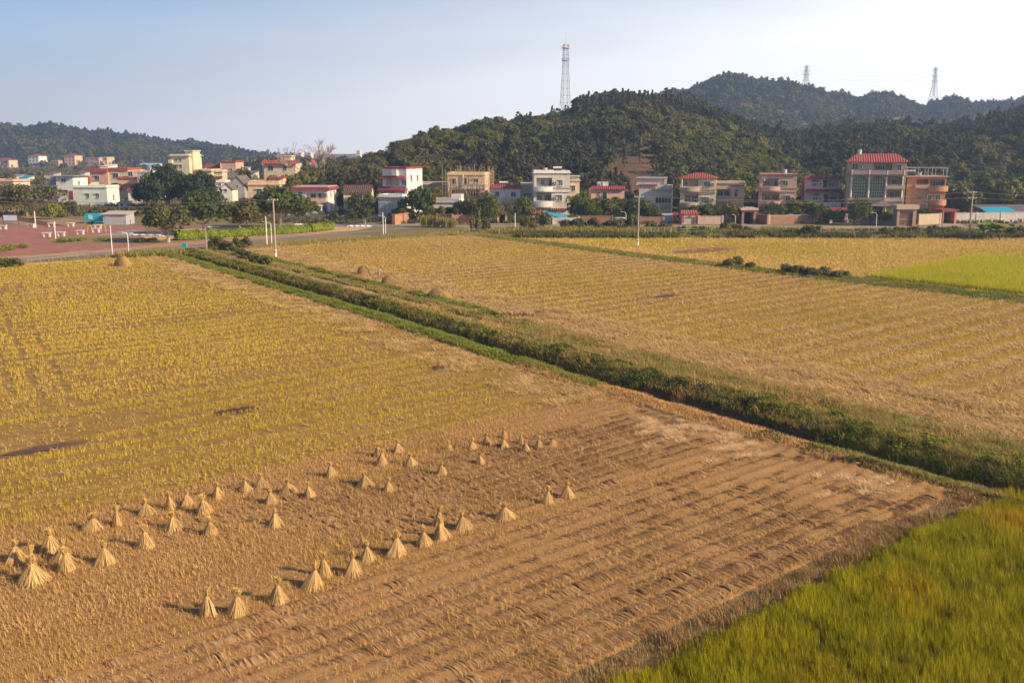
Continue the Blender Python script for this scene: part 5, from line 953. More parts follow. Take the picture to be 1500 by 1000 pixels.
for x, y, Y, hh, ww in ((398, 300, 250, 40, 34), (424, 292, 262, 50, 44), (448, 290, 270, 52, 42), (376, 280, 300, 34, 34), (400, 268, 296, 40, 26), (360, 275, 330, 44, 22), (352, 268, 340, 40, 18)):
    tpx('foot%d' % (int(x) % 3), x, y, Y, hh, ww, 'village_tree', 'dark rounded tree between the peach house and the white house', 'trees around the peach house')
tpx('bush1', 330, 322, 236, 20, 34, 'shrub', 'low green shrub under the banyans behind the drying yard', None, 'shrub'); tpx('plume', 375, 262, 315, 36, 20, 'slender_tree', 'thin yellowish tree before the orange roofed house')
OG = 'dark rounded trees in front of the village row'; ol = 'dark rounded tree in the belt before the village houses'
for i, (x, y, Y, hh, ww) in enumerate(((455, 312, 226, 22, 22), (424, 318, 224, 26, 26), (532, 318, 228, 32, 30), (548, 322, 222, 22, 26), (612, 322, 214, 46, 46), (590, 322, 212, 20, 40), (634, 312, 226, 40, 30), (632, 322, 210, 22, 26), (652, 322, 210, 22, 28), (674, 322, 209, 30, 30), (696, 326, 208, 34, 34), (714, 326, 206, 40, 40), (737, 300, 222, 20, 26), (768, 326, 208, 36, 32),
                                        (846, 322, 214, 40, 34), (866, 324, 211, 36, 40), (890, 324, 213, 38, 44), (914, 324, 212, 36, 38), (936, 324, 211, 36, 36), (953, 324, 210, 30, 28), (1030, 322, 213, 24, 34), (1048, 322, 213, 22, 24), (1072, 325, 207, 26, 32), (1131, 322, 212, 26, 40), (1171, 322, 212, 30, 46), (1204, 328, 206, 26, 30), (1224, 328, 205, 20, 28), (1257, 330, 202, 36, 34), (1275, 330, 203, 22, 22), (1354, 322, 210, 20, 22), (1300, 328, 205, 18, 30))):
    tpx('orchard%d' % (i % 4), x, y, Y, hh * (1.0 if 840 < x < 960 else 1.15), ww * 1.15, 'garden_tree', ol, OG)
BG = 'low bushes along the village road'; bl = 'low rounded bush at the edge of the village road'
for i, (x, y, Y, hh, ww) in enumerate(((470, 330, 205, 10, 20), (490, 322, 214, 14, 20), (520, 322, 216, 14, 22), (697, 340, 186, 20, 18), (712, 338, 187, 16, 14), (770, 338, 190, 20, 16), (800, 336, 192, 26, 20), (783, 340, 187, 12, 18), (829, 338, 190, 16, 22), (848, 338, 190, 18, 26), (868, 338, 189, 19, 24), (890, 338, 189, 15, 24), (908, 338, 188, 20, 22), (924, 338, 188, 26, 24), (952, 339, 186, 16, 20), (975, 340, 185, 14, 22), (1000, 342, 181, 12, 22), (1025, 343, 180, 12, 24), (1062, 343, 181, 18, 16), (1078, 342, 182, 14, 18), (1094, 343, 180, 12, 18), (1160, 344, 178, 10, 22), (1184, 345, 176, 16, 24), (1196, 343, 178, 14, 20), (1274, 344, 178, 12, 16), (1294, 344, 178, 12, 20), (1316, 343, 179, 12, 20), (1340, 343, 179, 13, 22), (1366, 343, 179, 14, 26), (1388, 343, 179, 12, 22), (1398, 340, 184, 10, 20), (1478, 346, 176, 18, 26), (1490, 346, 176, 16, 22), (1466, 346, 176, 16, 18))):
    tpx('drybush' if i % 3 == 0 else 'bush%d' % (0 if i % 4 else 2), x, y, Y, hh, ww, 'roadside_bush', bl, BG, 'bush')
tpx('slim', 702, 348, 176, 34, 5.5, 'slender_tree', 'thin upright yellow green sapling before the brick walls'); tpx('slim', 788, 330, 205, 22, 9, 'slender_tree', 'thin upright sapling before the white house with rounded balconies'); tpx('road2', 535, 333, 203, 26, 22, 'young_tree', 'young tree with a bare trunk beside the old road and the lane')
tpx('plume', 631, 300, 248, 40, 24, 'bamboo_clump', 'yellow green bamboo plume beside the scaffolded house', None, 'bamboo'); tpx('plume', 518, 318, 232, 36, 24, 'slender_tree', 'light green tree in front of the old farmhouse')
SB = 'shrubs between the tan field and the far fields'
for i, (x, y) in enumerate([(1068, 391), (1080, 390), (1100, 394)] + [(1150 + 9.5 * k, 399 + 1.0 * k + (k % 3)) for k in range(10)]):
    P = gp(x, y); tpx('drybush', x, y, P.y, (13, 16, 11, 14)[i % 4], 17, 'field_shrub', 'brownish green shrub on the strip between two stubble fields', SB, 'shrub')
LG = 'leafy shrubs in a line by the ditch head'
for i, (x, y, s) in enumerate(((318, 368, 24), (330, 371, 20), (338, 372, 20), (350, 378, 16), (362, 384, 19), (377, 388, 17), (390, 391, 18), (348, 364, 18), (360, 363, 18))):
    P = gp(x, y); tpx('bush0', x, y, P.y, s * .95, s * 1.05, 'ditch_shrub', 'leafy shrub in the row beside the head of the ditch', LG, 'shrub')
for x, y in ((8, 392), (22, 392), (-8, 391)): P = gp(x, y); tpx('bush0', x, y, P.y, 15, 20, 'corner_shrub', 'dark shrub at the corner of the golden field beside the road', 'shrubs at the golden field corner', 'shrub')
for x, y, w in ((14, 366, 22), (34, 363, 16), (92, 355, 18), (106, 354, 16), (120, 353, 14), (150, 354, 16), (206, 355, 18), (222, 354, 16), (0, 370, 18)): P = gp(x, y); tpx('bush1', x, y, P.y, w * .42, w, 'plaza_shrub', 'low green shrub planted along the edge of the red plaza', 'shrubs along the red plaza', 'shrub')
for x, w in ((190, 20), (205, 22), (160, 18), (140, 22)): tpx('bush2', x, 312, 232, 14, w, 'yard_shrub', 'dull green shrub between the grey shed and the mint house', 'shrubs behind the grey shed', 'shrub')
# clipped hedge along the road: one continuous planting in two lengths
def hedge(pts, w, h, label, n):
    L = [Vector(p) for p in pts]; C, Nn = [], []; seg = [(b - a).length for a, b in zip(L[:-1], L[1:])]; tot = sum(seg)
    mid = (L[0] + L[-1]) / 2; r = empty('hedge', mid, label, 'hedge')
    t = rng.uniform(0, tot, n); P = np.zeros((n, 3)); D = np.zeros((n, 3)); acc = 0
    for (a, b), s in zip(zip(L[:-1], L[1:]), seg):
        k = (t >= acc) & (t <= acc + s); f = ((t[k] - acc) / s)[:, None]; P[k] = np.array(a) * (1 - f) + np.array(b) * f; D[k] = np.array((b - a).normalized()); acc += s
    a = rng.uniform(0, np.pi, n); bulge = 0.8 + 0.5 * vnoise(t, t * 0, 5, 1.1); side = np.stack([-D[:, 1], D[:, 0], D[:, 2] * 0], 1); rr = rng.uniform(.75, 1.05, n) * bulge
    off = side * (np.cos(a) * rr * w / 2)[:, None]; off[:, 2] = np.sin(a) ** .6 * rr * h + 0.05; nn = side * np.cos(a)[:, None]; nn[:, 2] = np.sin(a)
    V, F, T = leafquads(P + off - np.array(mid), nn, rng.uniform(.10, .2, n), np.clip(vnoise(t, a, 7, .8) + rng.normal(0, .15, n), 0, 1)); link('foliage', npmesh('foliage', V, F, M_l_hedge, T), r)
    mb = MB(); 
    for i in range(int(tot / 1.5)): f = i * 1.5; acc = 0; 
    for (a_, b_), s in zip(zip(L[:-1], L[1:]), seg):
        for j in range(int(s / 1.6)): q = a_.lerp(b_, (j + .5) * 1.6 / s) - mid; mb.tube([(q.x, q.y, -.1), (q.x, q.y, h * .7)], .05, n=5)
    mb.build('stems', M_bark, r); return r
hedge(G((258, 352), (320, 348.5), (390, 344.5), (452, 340.5)), 2.2, 1.4, 'long bright green clipped hedge beneath the roadside trees', 15000)
hedge(G((453, 340), (470, 338.5), (484, 337)), 2.2, 1.4, 'short bright green clipped hedge just beyond the roadside trees', 4500)
# palms: banana clump by the road, small fan palms before the white wall
def palm(loc, label, nst, h, fl, name='banana_plant', cat='plant', wid=.28, group=None):
    r = empty(name, loc, label, cat, group); mb = MB(); V_, F_, T_ = [], [], []; off = 0; g = random.Random(int(loc[0] * 7 + 3))
    for s in range(nst):
        bx, by = g.uniform(-1, 1) * .28 * nst ** .8, g.uniform(-1, 1) * .28 * nst ** .8; hh = h * g.uniform(.6, 1.1); mb.tube([(bx, by, -.1), (bx + g.uniform(-.1, .1), by, hh)], .09, .06, 6)
        for k in range(8):
            a = k * 0.785 + g.uniform(-.3, .3); L = fl * g.uniform(.7, 1.15); up = g.uniform(.4, 1.2); n = 6; vs = []
            for i in range(n + 1):
                t = i / n; x = L * t * math.cos(up * (1 - .25 * t)); z = L * (t * math.sin(up) - .55 * t * t); ww = wid * math.sin(math.pi * min(1, .12 + t * .88)) ** .6 * (1 if i < n else .1)
                px_, py_ = bx + x * math.cos(a), by + x * math.sin(a); vs += [(px_ - math.sin(a) * ww, py_ + math.cos(a) * ww, hh + z - .06), (px_, py_, hh + z + .02), (px_ + math.sin(a) * ww, py_ - math.cos(a) * ww, hh + z - .06)]
            V_ += vs
            for i in range(n):
                q = off + 3 * i; F_ += [(q, q + 1, q + 4, q + 3), (q + 1, q + 2, q + 5, q + 4)]; T_ += [g.random()] * 2
            off += 3 * (n + 1)
    link('fronds', npmesh('fronds', V_, F_, M_l_palm, np.array(T_)), r); mb.build('stem', M_bark, r); return r
P = gp(1452, 352); palm((P.x, P.y, 0), 'clump of banana plants with pale broad leaves by the dark utility pole', 8, 2.2, 2.5, wid=.42)
P = at(1036, 342, 181); palm((P.x, 181, 0), 'feathery pale green palm bush before the smooth pinkish wall', 4, .8, 1.7, 'palm_bush', wid=.12)
P = at(822, 336, 192); palm((P.x, 192, 0), 'pale green fan palm on a stem before the white wall', 2, 1.8, 1.3, 'palm_bush', wid=.14)
P = at(799, 336, 196); palm((P.x, 196, 0), 'pale green fan palm just under the blue awning', 2, 2.2, 1.3, 'palm_bush', wid=.14)
# tall leafy stalks (maize-like) by the brick walls and stakes
def stalks(x0, x1, Y, h, n, label):
    A = at(x0, 340, Y); B = at(x1, 340, Y); r = empty('stalk_patch', ((A.x + B.x) / 2, Y, 0), label, 'plants'); w = (B.x - A.x) / 2
    Bs = np.stack([rng.uniform(-w, w, n), rng.uniform(-1.2, 1.2, n), np.zeros(n)], 1); Bs = np.repeat(Bs, 6, 0); Bs[:, 2] += rng.uniform(0, h * .55, len(Bs)); T = rng.random(len(Bs))
    V, F, T = blades(Bs, h * .55 * rng.uniform(.6, 1.1, len(Bs)), .13, .35, 2, tint=T); link('foliage', npmesh('foliage', V, F, M_grass, T, np.full(len(F), .25)), r)
stalks(616, 645, 196, 2.6, 90, 'tall pale green stalks growing before the orange brick walls'); stalks(646, 668, 195, 2.2, 60, 'thinner tall stalks right beside the first stand of pale stalks')
stalks(1068, 1078, 0 or 190, 1.6, 30, 'small stand of stalks by the white lamp post near the garage')
# roadside grass and weeds at the far side of the fields
def world_stuff(name, n, xr, yr, k, h, w, lean, mat, dry=.3, sd=130, thr=.0, cond=None):
    X = rng.uniform(*xr, n); Y = rng.uniform(*yr, n); a = fnoise(X, Y, sd, 3.5); kk = (a > thr) & in_view(X, Y, 12)
    if cond is not None: kk &= cond(X, Y)
    X, Y, a = X[kk], Y[kk], a[kk]; R, Pp = w2rp(X, Y); b = fnoise(X, Y, sd + 2, 1.2)
    return stuff(name, R, Pp, np.full(len(R), 0.0), k, h * (.4 + b), w, lean, mat, .15, 2, np.clip(.1 + .8 * b, 0, 1), np.clip(dry + (a - .5), 0, 1))
world_stuff('grass', 9000, (-6, 125), (172.5, 180), 4, .45, .10, .45, M_grass, .35, 130, .30, lambda X, Y: Y < 181 - .07 * X)
world_stuff('tall_grass', 8000, (-4, 125), (177, 193), 5, 1.05, .11, .4, M_grass, .25, 133, .33, lambda X, Y: Y < 190 - .06 * X)
world_stuff('undergrowth', 6000, (0, 125), (170, 182), 6, .9, .16, .5, M_weed, .2, 136, .46)
world_stuff('grass', 5000, (-95, -22), (134, 172), 4, .35, .09, .45, M_grass, .5, 139, .35, lambda X, Y: (lambda r, p: (p > 141.8) & (p < 146.5))(*w2rp(X, Y)))
world_stuff('tall_grass', 2600, (-58, -40), (138, 156), 5, .9, .08, .4, M_grass, .25, 141, .2, lambda X, Y: (lambda r, p: (p > 140.5) & (p < 145.8) & (np.abs(r - 50) < 5))(*w2rp(X, Y)))
world_stuff('grass', 3500, (-40, 0), (150, 190), 4, .4, .09, .45, M_grass, .4, 143, .3, lambda X, Y: (lambda r, p: (p > 143.6) & (p < 149.5))(*w2rp(X, Y)))
world_stuff('undergrowth', 9000, (-60, 135), (206, 236), 5, .8, .22, .5, M_weed, .3, 145, .42)
world_stuff('undergrowth', 9000, (-150, -20), (228, 330), 5, .9, .26, .5, M_weed, .45, 147, .42)
world_stuff('undergrowth', 12000, (-420, -60), (330, 960), 5, 2.2, .9, .6, M_weed, .45, 149, .45)
# bare tree on the rise behind the orange roofs
def bare_tree(loc, h, label):
    r = empty('bare_tree', loc, label, 'tree'); mb = MB(); g = random.Random(5); tw = MB()
    def grow(p, d, L, rad, lv):
        q = p + d * L; m = p.lerp(q, .5) + Vector((g.uniform(-1, 1), g.uniform(-1, 1), g.uniform(-.5, .5))) * L * .08; (mb if lv < 3 else tw).tube([p, m, q], rad, rad * .6, 5 if lv < 3 else 3)
        if lv >= 6: return
        for k in range(3 if lv < 4 else 2):
            nd = (d + Vector((g.uniform(-1, 1), g.uniform(-1, 1), g.uniform(-.25, .7))) * (.75 if lv else .9)).normalized(); grow(q, nd, L * g.uniform(.62, .84), max(rad * .6, .075), lv + 1)
    grow(Vector((0, 0, -.3)), Vector((.05, 0, 1)), h * .27, .30, 0); m = plain('bare_pink_bark', (.34, .24, .21), .9); mb.build('trunk', m, r); tw.build('twigs', m, r)
P = at(462, 245, 300); bare_tree((P.x, 300, 0), 21, 'bare leafless tree with pinkish twigs against the sky beside the wooded hill')

# ------------------------------------------------------------------ the woods on the hills (one mass each) and single trees at their edge
bank = bpy.data.collections.new('forest_kinds'); KINDS_ = []
def kind(m_leaf, th, rx, rz, ncl, lv, leaf, clump, shape, seed):
    (V, F, T), cs, rs = crown(rx, rz, th + rz * .55, ncl, lv, leaf, clump, 0, shape, seed); me = npmesh('tree', V, F, m_leaf, T); tm = trunk_mb(th, .14, cs, 3, 0, seed)
    n0 = len(me.vertices); bm = bmesh.new(); bm.from_mesh(me); lay = bm.faces.layers.float.get('tint') 
    t2 = bpy.data.meshes.new('t'); t2.from_pydata(tm.v, [], tm.f); nf = len(bm.faces); bm.from_mesh(t2); bm.faces.ensure_lookup_table()
    for f in bm.faces[nf:]: f.material_index = 1
    bm.to_mesh(me); bm.free(); me.materials.append(M_bark)
    o = bpy.data.objects.new('kind_%02d' % len(KINDS_), me); bank.objects.link(o); KINDS_.append(o)
kind(M_l_for, 1.0, 2.3, 2.0, 20, 900, .30, .38, 'dome', 61); kind(M_l_for, 1.2, 2.7, 2.5, 22, 1000, .30, .34, 'dome', 62); kind(M_l_for, .7, 1.9, 1.5, 16, 700, .27, .42, 'dome', 63)
kind(M_l_pine, 3.0, 1.5, 3.0, 16, 650, .28, .36, 'round', 64); kind(M_l_pine, 4.2, 1.9, 2.2, 14, 600, .28, .36, 'umbrella', 65); kind(M_l_pine, 2.4, 1.3, 3.6, 18, 650, .26, .5, 'cone', 66)
for i, sd in enumerate((71, 72, 73)): kind((M_l_for, M_l_pine, M_l_for)[i], 1.6, 2.8, 2.8, 14, 260, .68, .36, ('dome', 'round', 'round')[i], sd)
def gn_forest(name, P, kidx, scl_, mat_note=''):
    n = len(P); me = bpy.data.meshes.new(name); me.vertices.add(n); me.vertices.foreach_set('co', np.ascontiguousarray(P, np.float32).ravel())
    a = me.attributes.new('kind', 'INT', 'POINT'); a.data.foreach_set('value', np.ascontiguousarray(kidx, np.int32))
    a = me.attributes.new('sc', 'FLOAT_VECTOR', 'POINT'); a.data.foreach_set('vector', np.ascontiguousarray(scl_, np.float32).ravel())
    rot = np.stack([rng.normal(0, .05, n), rng.normal(0, .05, n), rng.uniform(0, 6.28, n)], 1); a = me.attributes.new('rot', 'FLOAT_VECTOR', 'POINT'); a.data.foreach_set('vector', np.ascontiguousarray(rot, np.float32).ravel())
    o = link(name, me); tag(o, kind='stuff')
    ng = bpy.data.node_groups.get('scatter_trees')
    if ng is None:
        ng = bpy.data.node_groups.new('scatter_trees', 'GeometryNodeTree'); ng.interface.new_socket('Geometry', in_out='INPUT', socket_type='NodeSocketGeometry'); ng.interface.new_socket('Geometry', in_out='OUTPUT', socket_type='NodeSocketGeometry')
        gi = ng.nodes.new('NodeGroupInput'); go = ng.nodes.new('NodeGroupOutput'); ip = ng.nodes.new('GeometryNodeInstanceOnPoints'); ci = ng.nodes.new('GeometryNodeCollectionInfo')
        ci.inputs['Collection'].default_value = bank; ci.inputs['Separate Children'].default_value = True; ci.inputs['Reset Children'].default_value = True; ip.inputs['Pick Instance'].default_value = True
        def na(nm, dt): q = ng.nodes.new('GeometryNodeInputNamedAttribute'); q.data_type = dt; q.inputs['Name'].default_value = nm; return q.outputs['Attribute']
        ng.links.new(gi.outputs[0], ip.inputs['Points']); ng.links.new(ci.outputs[0], ip.inputs['Instance']); ng.links.new(na('kind', 'INT'), ip.inputs['Instance Index'])
        er = ng.nodes.new('FunctionNodeEulerToRotation'); ng.links.new(na('rot', 'FLOAT_VECTOR'), er.inputs[0]); ng.links.new(er.outputs[0], ip.inputs['Rotation']); ng.links.new(na('sc', 'FLOAT_VECTOR'), ip.inputs['Scale']); ng.links.new(ip.outputs[0], go.inputs[0])
    md = o.modifiers.new('scatter', 'NODES'); md.node_group = ng; return o
def wood(hk, n, px0, px1, s0, s1, kinds, size, bare=None, top=None):
    H, xs, base, crest, back = HILLS[hk]; px = rng.uniform(px0, px1, n); Yb = np.interp(px, base[0], base[1]); Yc = np.interp(px, crest[0], crest[1]); s = rng.uniform(s0, s1, n); Y = Yb + s * (Yc - Yb)
    k = rng.random(n) < Y / Yc.max(); px, Y, s = px[k], Y[k], s[k]
    if bare is not None: kk = rng.random(len(px)) > bare(px, Y, s); px, Y, s = px[kk], Y[kk], s[kk]
    X = (px - 750) / FPX * Y; Z = H(px, Y) - .3; a = fnoise(X, Y, 160, 30)
    prob = np.clip((a - .40) * 4 + (0 if top is None else top(px, s)), 0, 1); pine = rng.random(len(px)) < prob
    kd = np.where(pine, rng.choice(kinds[1], len(px)), rng.choice(kinds[0], len(px))); sc = size * np.clip(np.exp(rng.normal(0, .25, len(px))), .5, 1.9) * (.75 + .5 * fnoise(X, Y, 161, 22)) * np.interp(s, [.8, 1.0], [1, .78]) * np.where(pine, 1.0, .95)
    return np.stack([X, Y, Z], 1), kd, np.stack([sc, sc, sc * rng.uniform(.85, 1.2, len(px))], 1)
def bareA(px, Y, s):
    b = np.exp(-(((px - 930) / 52) ** 2 + ((s - .20) / .16) ** 2) ** 2) * .96
    b = np.maximum(b, .9 * np.exp(-(((px - 826) / 12) ** 2 + ((s - .97) / .07) ** 2)))
    return np.maximum(b, .55 * (fnoise((px - 750) * .4, Y, 166, 13) > .60))
topA = lambda px, s: np.where((px > 838) & (px < 1160), np.interp(s, [.35, .7, .9, 1.0], [-.6, .1, 1.5, 2.0]), np.interp(s, [0, .5, 1], [-.6, -.8, -.9]))
P_, K_, S_ = wood('a', 17000, 445, 1240, .03, 1.25, ((0, 1, 2), (3, 4, 5)), .66, bareA, topA); gn_forest('woods', P_, K_, S_)
P_, K_, S_ = wood('b', 15000, 1000, 1640, .03, 1.2, ((0, 1, 2), (3, 4, 5)), .72, lambda px, Y, s: .3 * (fnoise(px * .4, Y, 167, 14) > .62), lambda px, s: np.interp(s, [.1, .5, .85, 1], [-.5, .1, .6, 1.5])); gn_forest('woods', P_, K_, S_)
P_, K_, S_ = wood('c', 12500, 860, 1720, .05, 1.15, ((6, 8), (7,)), .82, None, lambda px, s: .2); gn_forest('woods', P_, K_, S_)
P_, K_, S_ = wood('d', 12000, -420, 440, .0, 1.15, ((6, 8), (7,)), .84, None, lambda px, s: .2); gn_forest('woods', P_, K_, S_)
# scattered woods on the flat between village and far hills, and the tree line under the skyline
n = 900; Y = rng.uniform(340, 980, n); px = rng.uniform(-300, 470, n); a = fnoise((px - 750) / FPX * Y, Y, 170, 45); k = (a > .50) & ~((px < 175) & (Y > 480) & (a < .62)) & ~((px > 190) & (px < 300) & (Y > 860)); X = (px - 750) / FPX * Y; m = k.sum()
gn_forest('woods', np.stack([X[k], Y[k], np.full(m, -.2)], 1), rng.choice([0, 1, 2, 6], m), np.repeat(rng.uniform(.6, 1.2, (m, 1)), 3, 1))
n = 420; px = rng.uniform(370, 560, n); Y = rng.uniform(560, 900, n); X = (px - 750) / FPX * Y; gn_forest('woods', np.stack([X, Y, np.full(n, -.3)], 1), rng.choice([6, 7, 8], n), np.repeat(rng.uniform(1.0, 1.9, (n, 1)), 3, 1))
n = 130; px = rng.uniform(-300, 300, n); Y = rng.uniform(940, 990, n); X = (px - 750) / FPX * Y; gn_forest('woods', np.stack([X, Y, np.full(n, -.3)], 1), rng.choice([6, 7, 8], n), np.repeat(rng.uniform(.7, 1.3, (n, 1)), 3, 1))
FT = 'trees along the foot of the wooded hill'
for i in range(74):
    x = 468 + i * 10.6 + random.uniform(-4, 4); Y = (266 if x < 700 else 252) + random.uniform(-6, 8)
    if 885 < x < 975: continue
    if x < 560: Y = 268 + random.uniform(0, 30)
    s = random.uniform(.8, 1.2); z = max(-.3, float(HA(np.array([x]), np.array([Y]))[0]) - .2) if x < 1230 else 0
    tree('foot%d' % (i % 3), ((x - 750) / FPX * Y, Y, z), s, 'hillside_tree', 'broad green tree at the foot of the wooded hill behind the houses', FT)
for i in range(22):
    x = 1205 + i * 15 + random.uniform(-5, 5); Y = 250 + random.uniform(-6, 10); s = random.uniform(.9, 1.4)
    tree('foot%d' % (i % 3), ((x - 750) / FPX * Y, Y, max(-.3, float(HB(np.array([x]), np.array([Y]))[0]) - .2)), s, 'hillside_tree', 'broad green tree at the foot of the wooded hill behind the houses', FT)
for x, y, Y, hh, ww in ((515, 246, 285, 44, 62), (548, 246, 290, 44, 50), (590, 250, 275, 44, 46), (490, 262, 278, 34, 44), (530, 268, 262, 26, 52), (478, 268, 262, 30, 40)): 
    tpx('foot%d' % (x % 3), x, y, Y, hh, ww, 'hillside_tree', 'large spreading tree above the old farmhouse at the wood edge', 'large trees above the old farmhouse')
# ================================================================== SHEAVES, HAYSTACKS, PEOPLE
M_sheaf = leafmat('sheaf_straw', (0.30, 0.175, 0.065), (0.70, 0.46, 0.20), trans=0.10, objvar=0.15); M_ears = leafmat('sheaf_head_straw', (0.46, 0.29, 0.10), (0.74, 0.50, 0.19), trans=0.12, objvar=0.15); M_tie = plain('straw_tie', (0.36, 0.20, 0.08), .9)
def sheaf_meshes(seed, h, rb, lean, rag):
    g = np.random.default_rng(seed); zn = h * .70; tx, ty = lean * h * .7, lean * h * .25; n = 620
    def strand(a, r0, z0, a1, r1, z1, w, bow):
        m = len(a); p0 = np.stack([r0 * np.cos(a) + tx * z0 / zn, r0 * np.sin(a) + ty * z0 / zn, z0], 1); p1 = np.stack([r1 * np.cos(a1) + tx * z1 / zn, r1 * np.sin(a1) + ty * z1 / zn, z1], 1)
        mid = (p0 + p1) / 2 + np.stack([np.cos(a), np.sin(a), np.zeros(m)], 1) * bow[:, None]; t = np.stack([-np.sin(a), np.cos(a), np.zeros(m)], 1) * w[:, None]
        V = np.stack([p0 - t * .5, p0 + t * .5, mid + t, mid - t, p1 - t * .7, p1 + t * .7], 1).reshape(-1, 3); k = np.arange(m)[:, None] * 6; F = np.concatenate([k + [0, 1, 2, 3], k + [3, 2, 5, 4]], 1).reshape(-1, 4); return V, F
    a = g.uniform(0, 6.283, n); cl = g.normal(0, .12, 24)[(a * 24 / 6.284).astype(int)]; rbv = rb * (1 + .25 * np.cos(a - 5.6)) * (1 + cl) * g.uniform(.70, 1.16, n)
    V1, F1 = strand(a, np.full(n, .065) * g.uniform(.5, 1.2, n), np.full(n, zn), a + g.normal(0, .16, n), rbv, np.abs(g.normal(.0, .05 * rag, n)), np.full(n, .0085), g.normal(-.012, .045, n))
    m = 26; aa = np.arange(m) / m * 6.283; rr = rb * .74 * (1 + .25 * np.cos(aa - 5.6)); core = np.concatenate([np.stack([rr * np.cos(aa), rr * np.sin(aa), np.zeros(m)], 1), np.stack([.42 * rr * np.cos(aa) + tx * .5, .42 * rr * np.sin(aa) + ty * .5, np.full(m, zn * .5)], 1), np.stack([.05 * np.cos(aa) + tx, .05 * np.sin(aa) + ty, np.full(m, zn)], 1)])
    j = np.arange(m); j1 = (j + 1) % m; FC = np.concatenate([np.stack([j, j1, m + j1, m + j], 1), np.stack([m + j, m + j1, 2 * m + j1, 2 * m + j], 1)]); V = np.concatenate([V1, core]); F = np.concatenate([F1, FC + len(V1)])
    T = np.clip(np.concatenate([np.repeat(.55 + cl * 1.6 + g.normal(0, .28, n), 2), np.full(len(FC), .25)]), 0, 1); skirt = npmesh('straw_skirt', V, F, M_sheaf, T)
    n = 170; a = g.uniform(0, 6.283, n); V2, F2 = strand(a, np.full(n, .05) * g.uniform(.3, 1, n), np.full(n, zn - .02), a + g.normal(0, .5, n), .045 + np.abs(g.normal(.045, .06 * rag, n)), zn + h * .29 * g.uniform(.55, 1.15, n), np.full(n, .012), g.normal(.02, .015, n)); head = npmesh('straw_head', V2, F2, M_ears, np.clip(g.normal(.5, .25, len(F2)), 0, 1))
    tie = MB(); k = 12; prf = [(.074 * math.cos(6.283 * i / k) + tx, .074 * math.sin(6.283 * i / k) + ty) for i in range(k)]; tie.prism(prf, 'z', zn - .03, zn + .02); return skirt, head, tie.mesh('tie_band', M_tie)
KS = {'full': sheaf_meshes(1, 1.0, .40, .0, 1.0), 'slim': sheaf_meshes(2, 1.02, .25, .03, .8), 'broad': sheaf_meshes(3, .92, .47, -.03, 1.2), 'leaning': sheaf_meshes(4, .98, .38, .17, 1.2), 'squat': sheaf_meshes(5, .72, .42, .16, 1.5), 'ragged': sheaf_meshes(6, .95, .38, -.10, 2.2)}
ALT = {'full': [KS['full'], sheaf_meshes(11, 1.0, .37, .06, 1.5), sheaf_meshes(12, .97, .43, -.05, 1.3)], 'broad': [KS['broad'], sheaf_meshes(13, .90, .49, .08, 1.8)], 'slim': [KS['slim'], sheaf_meshes(14, 1.0, .28, -.06, 1.4)]}
SG = 'straw sheaves standing on the harvested field'
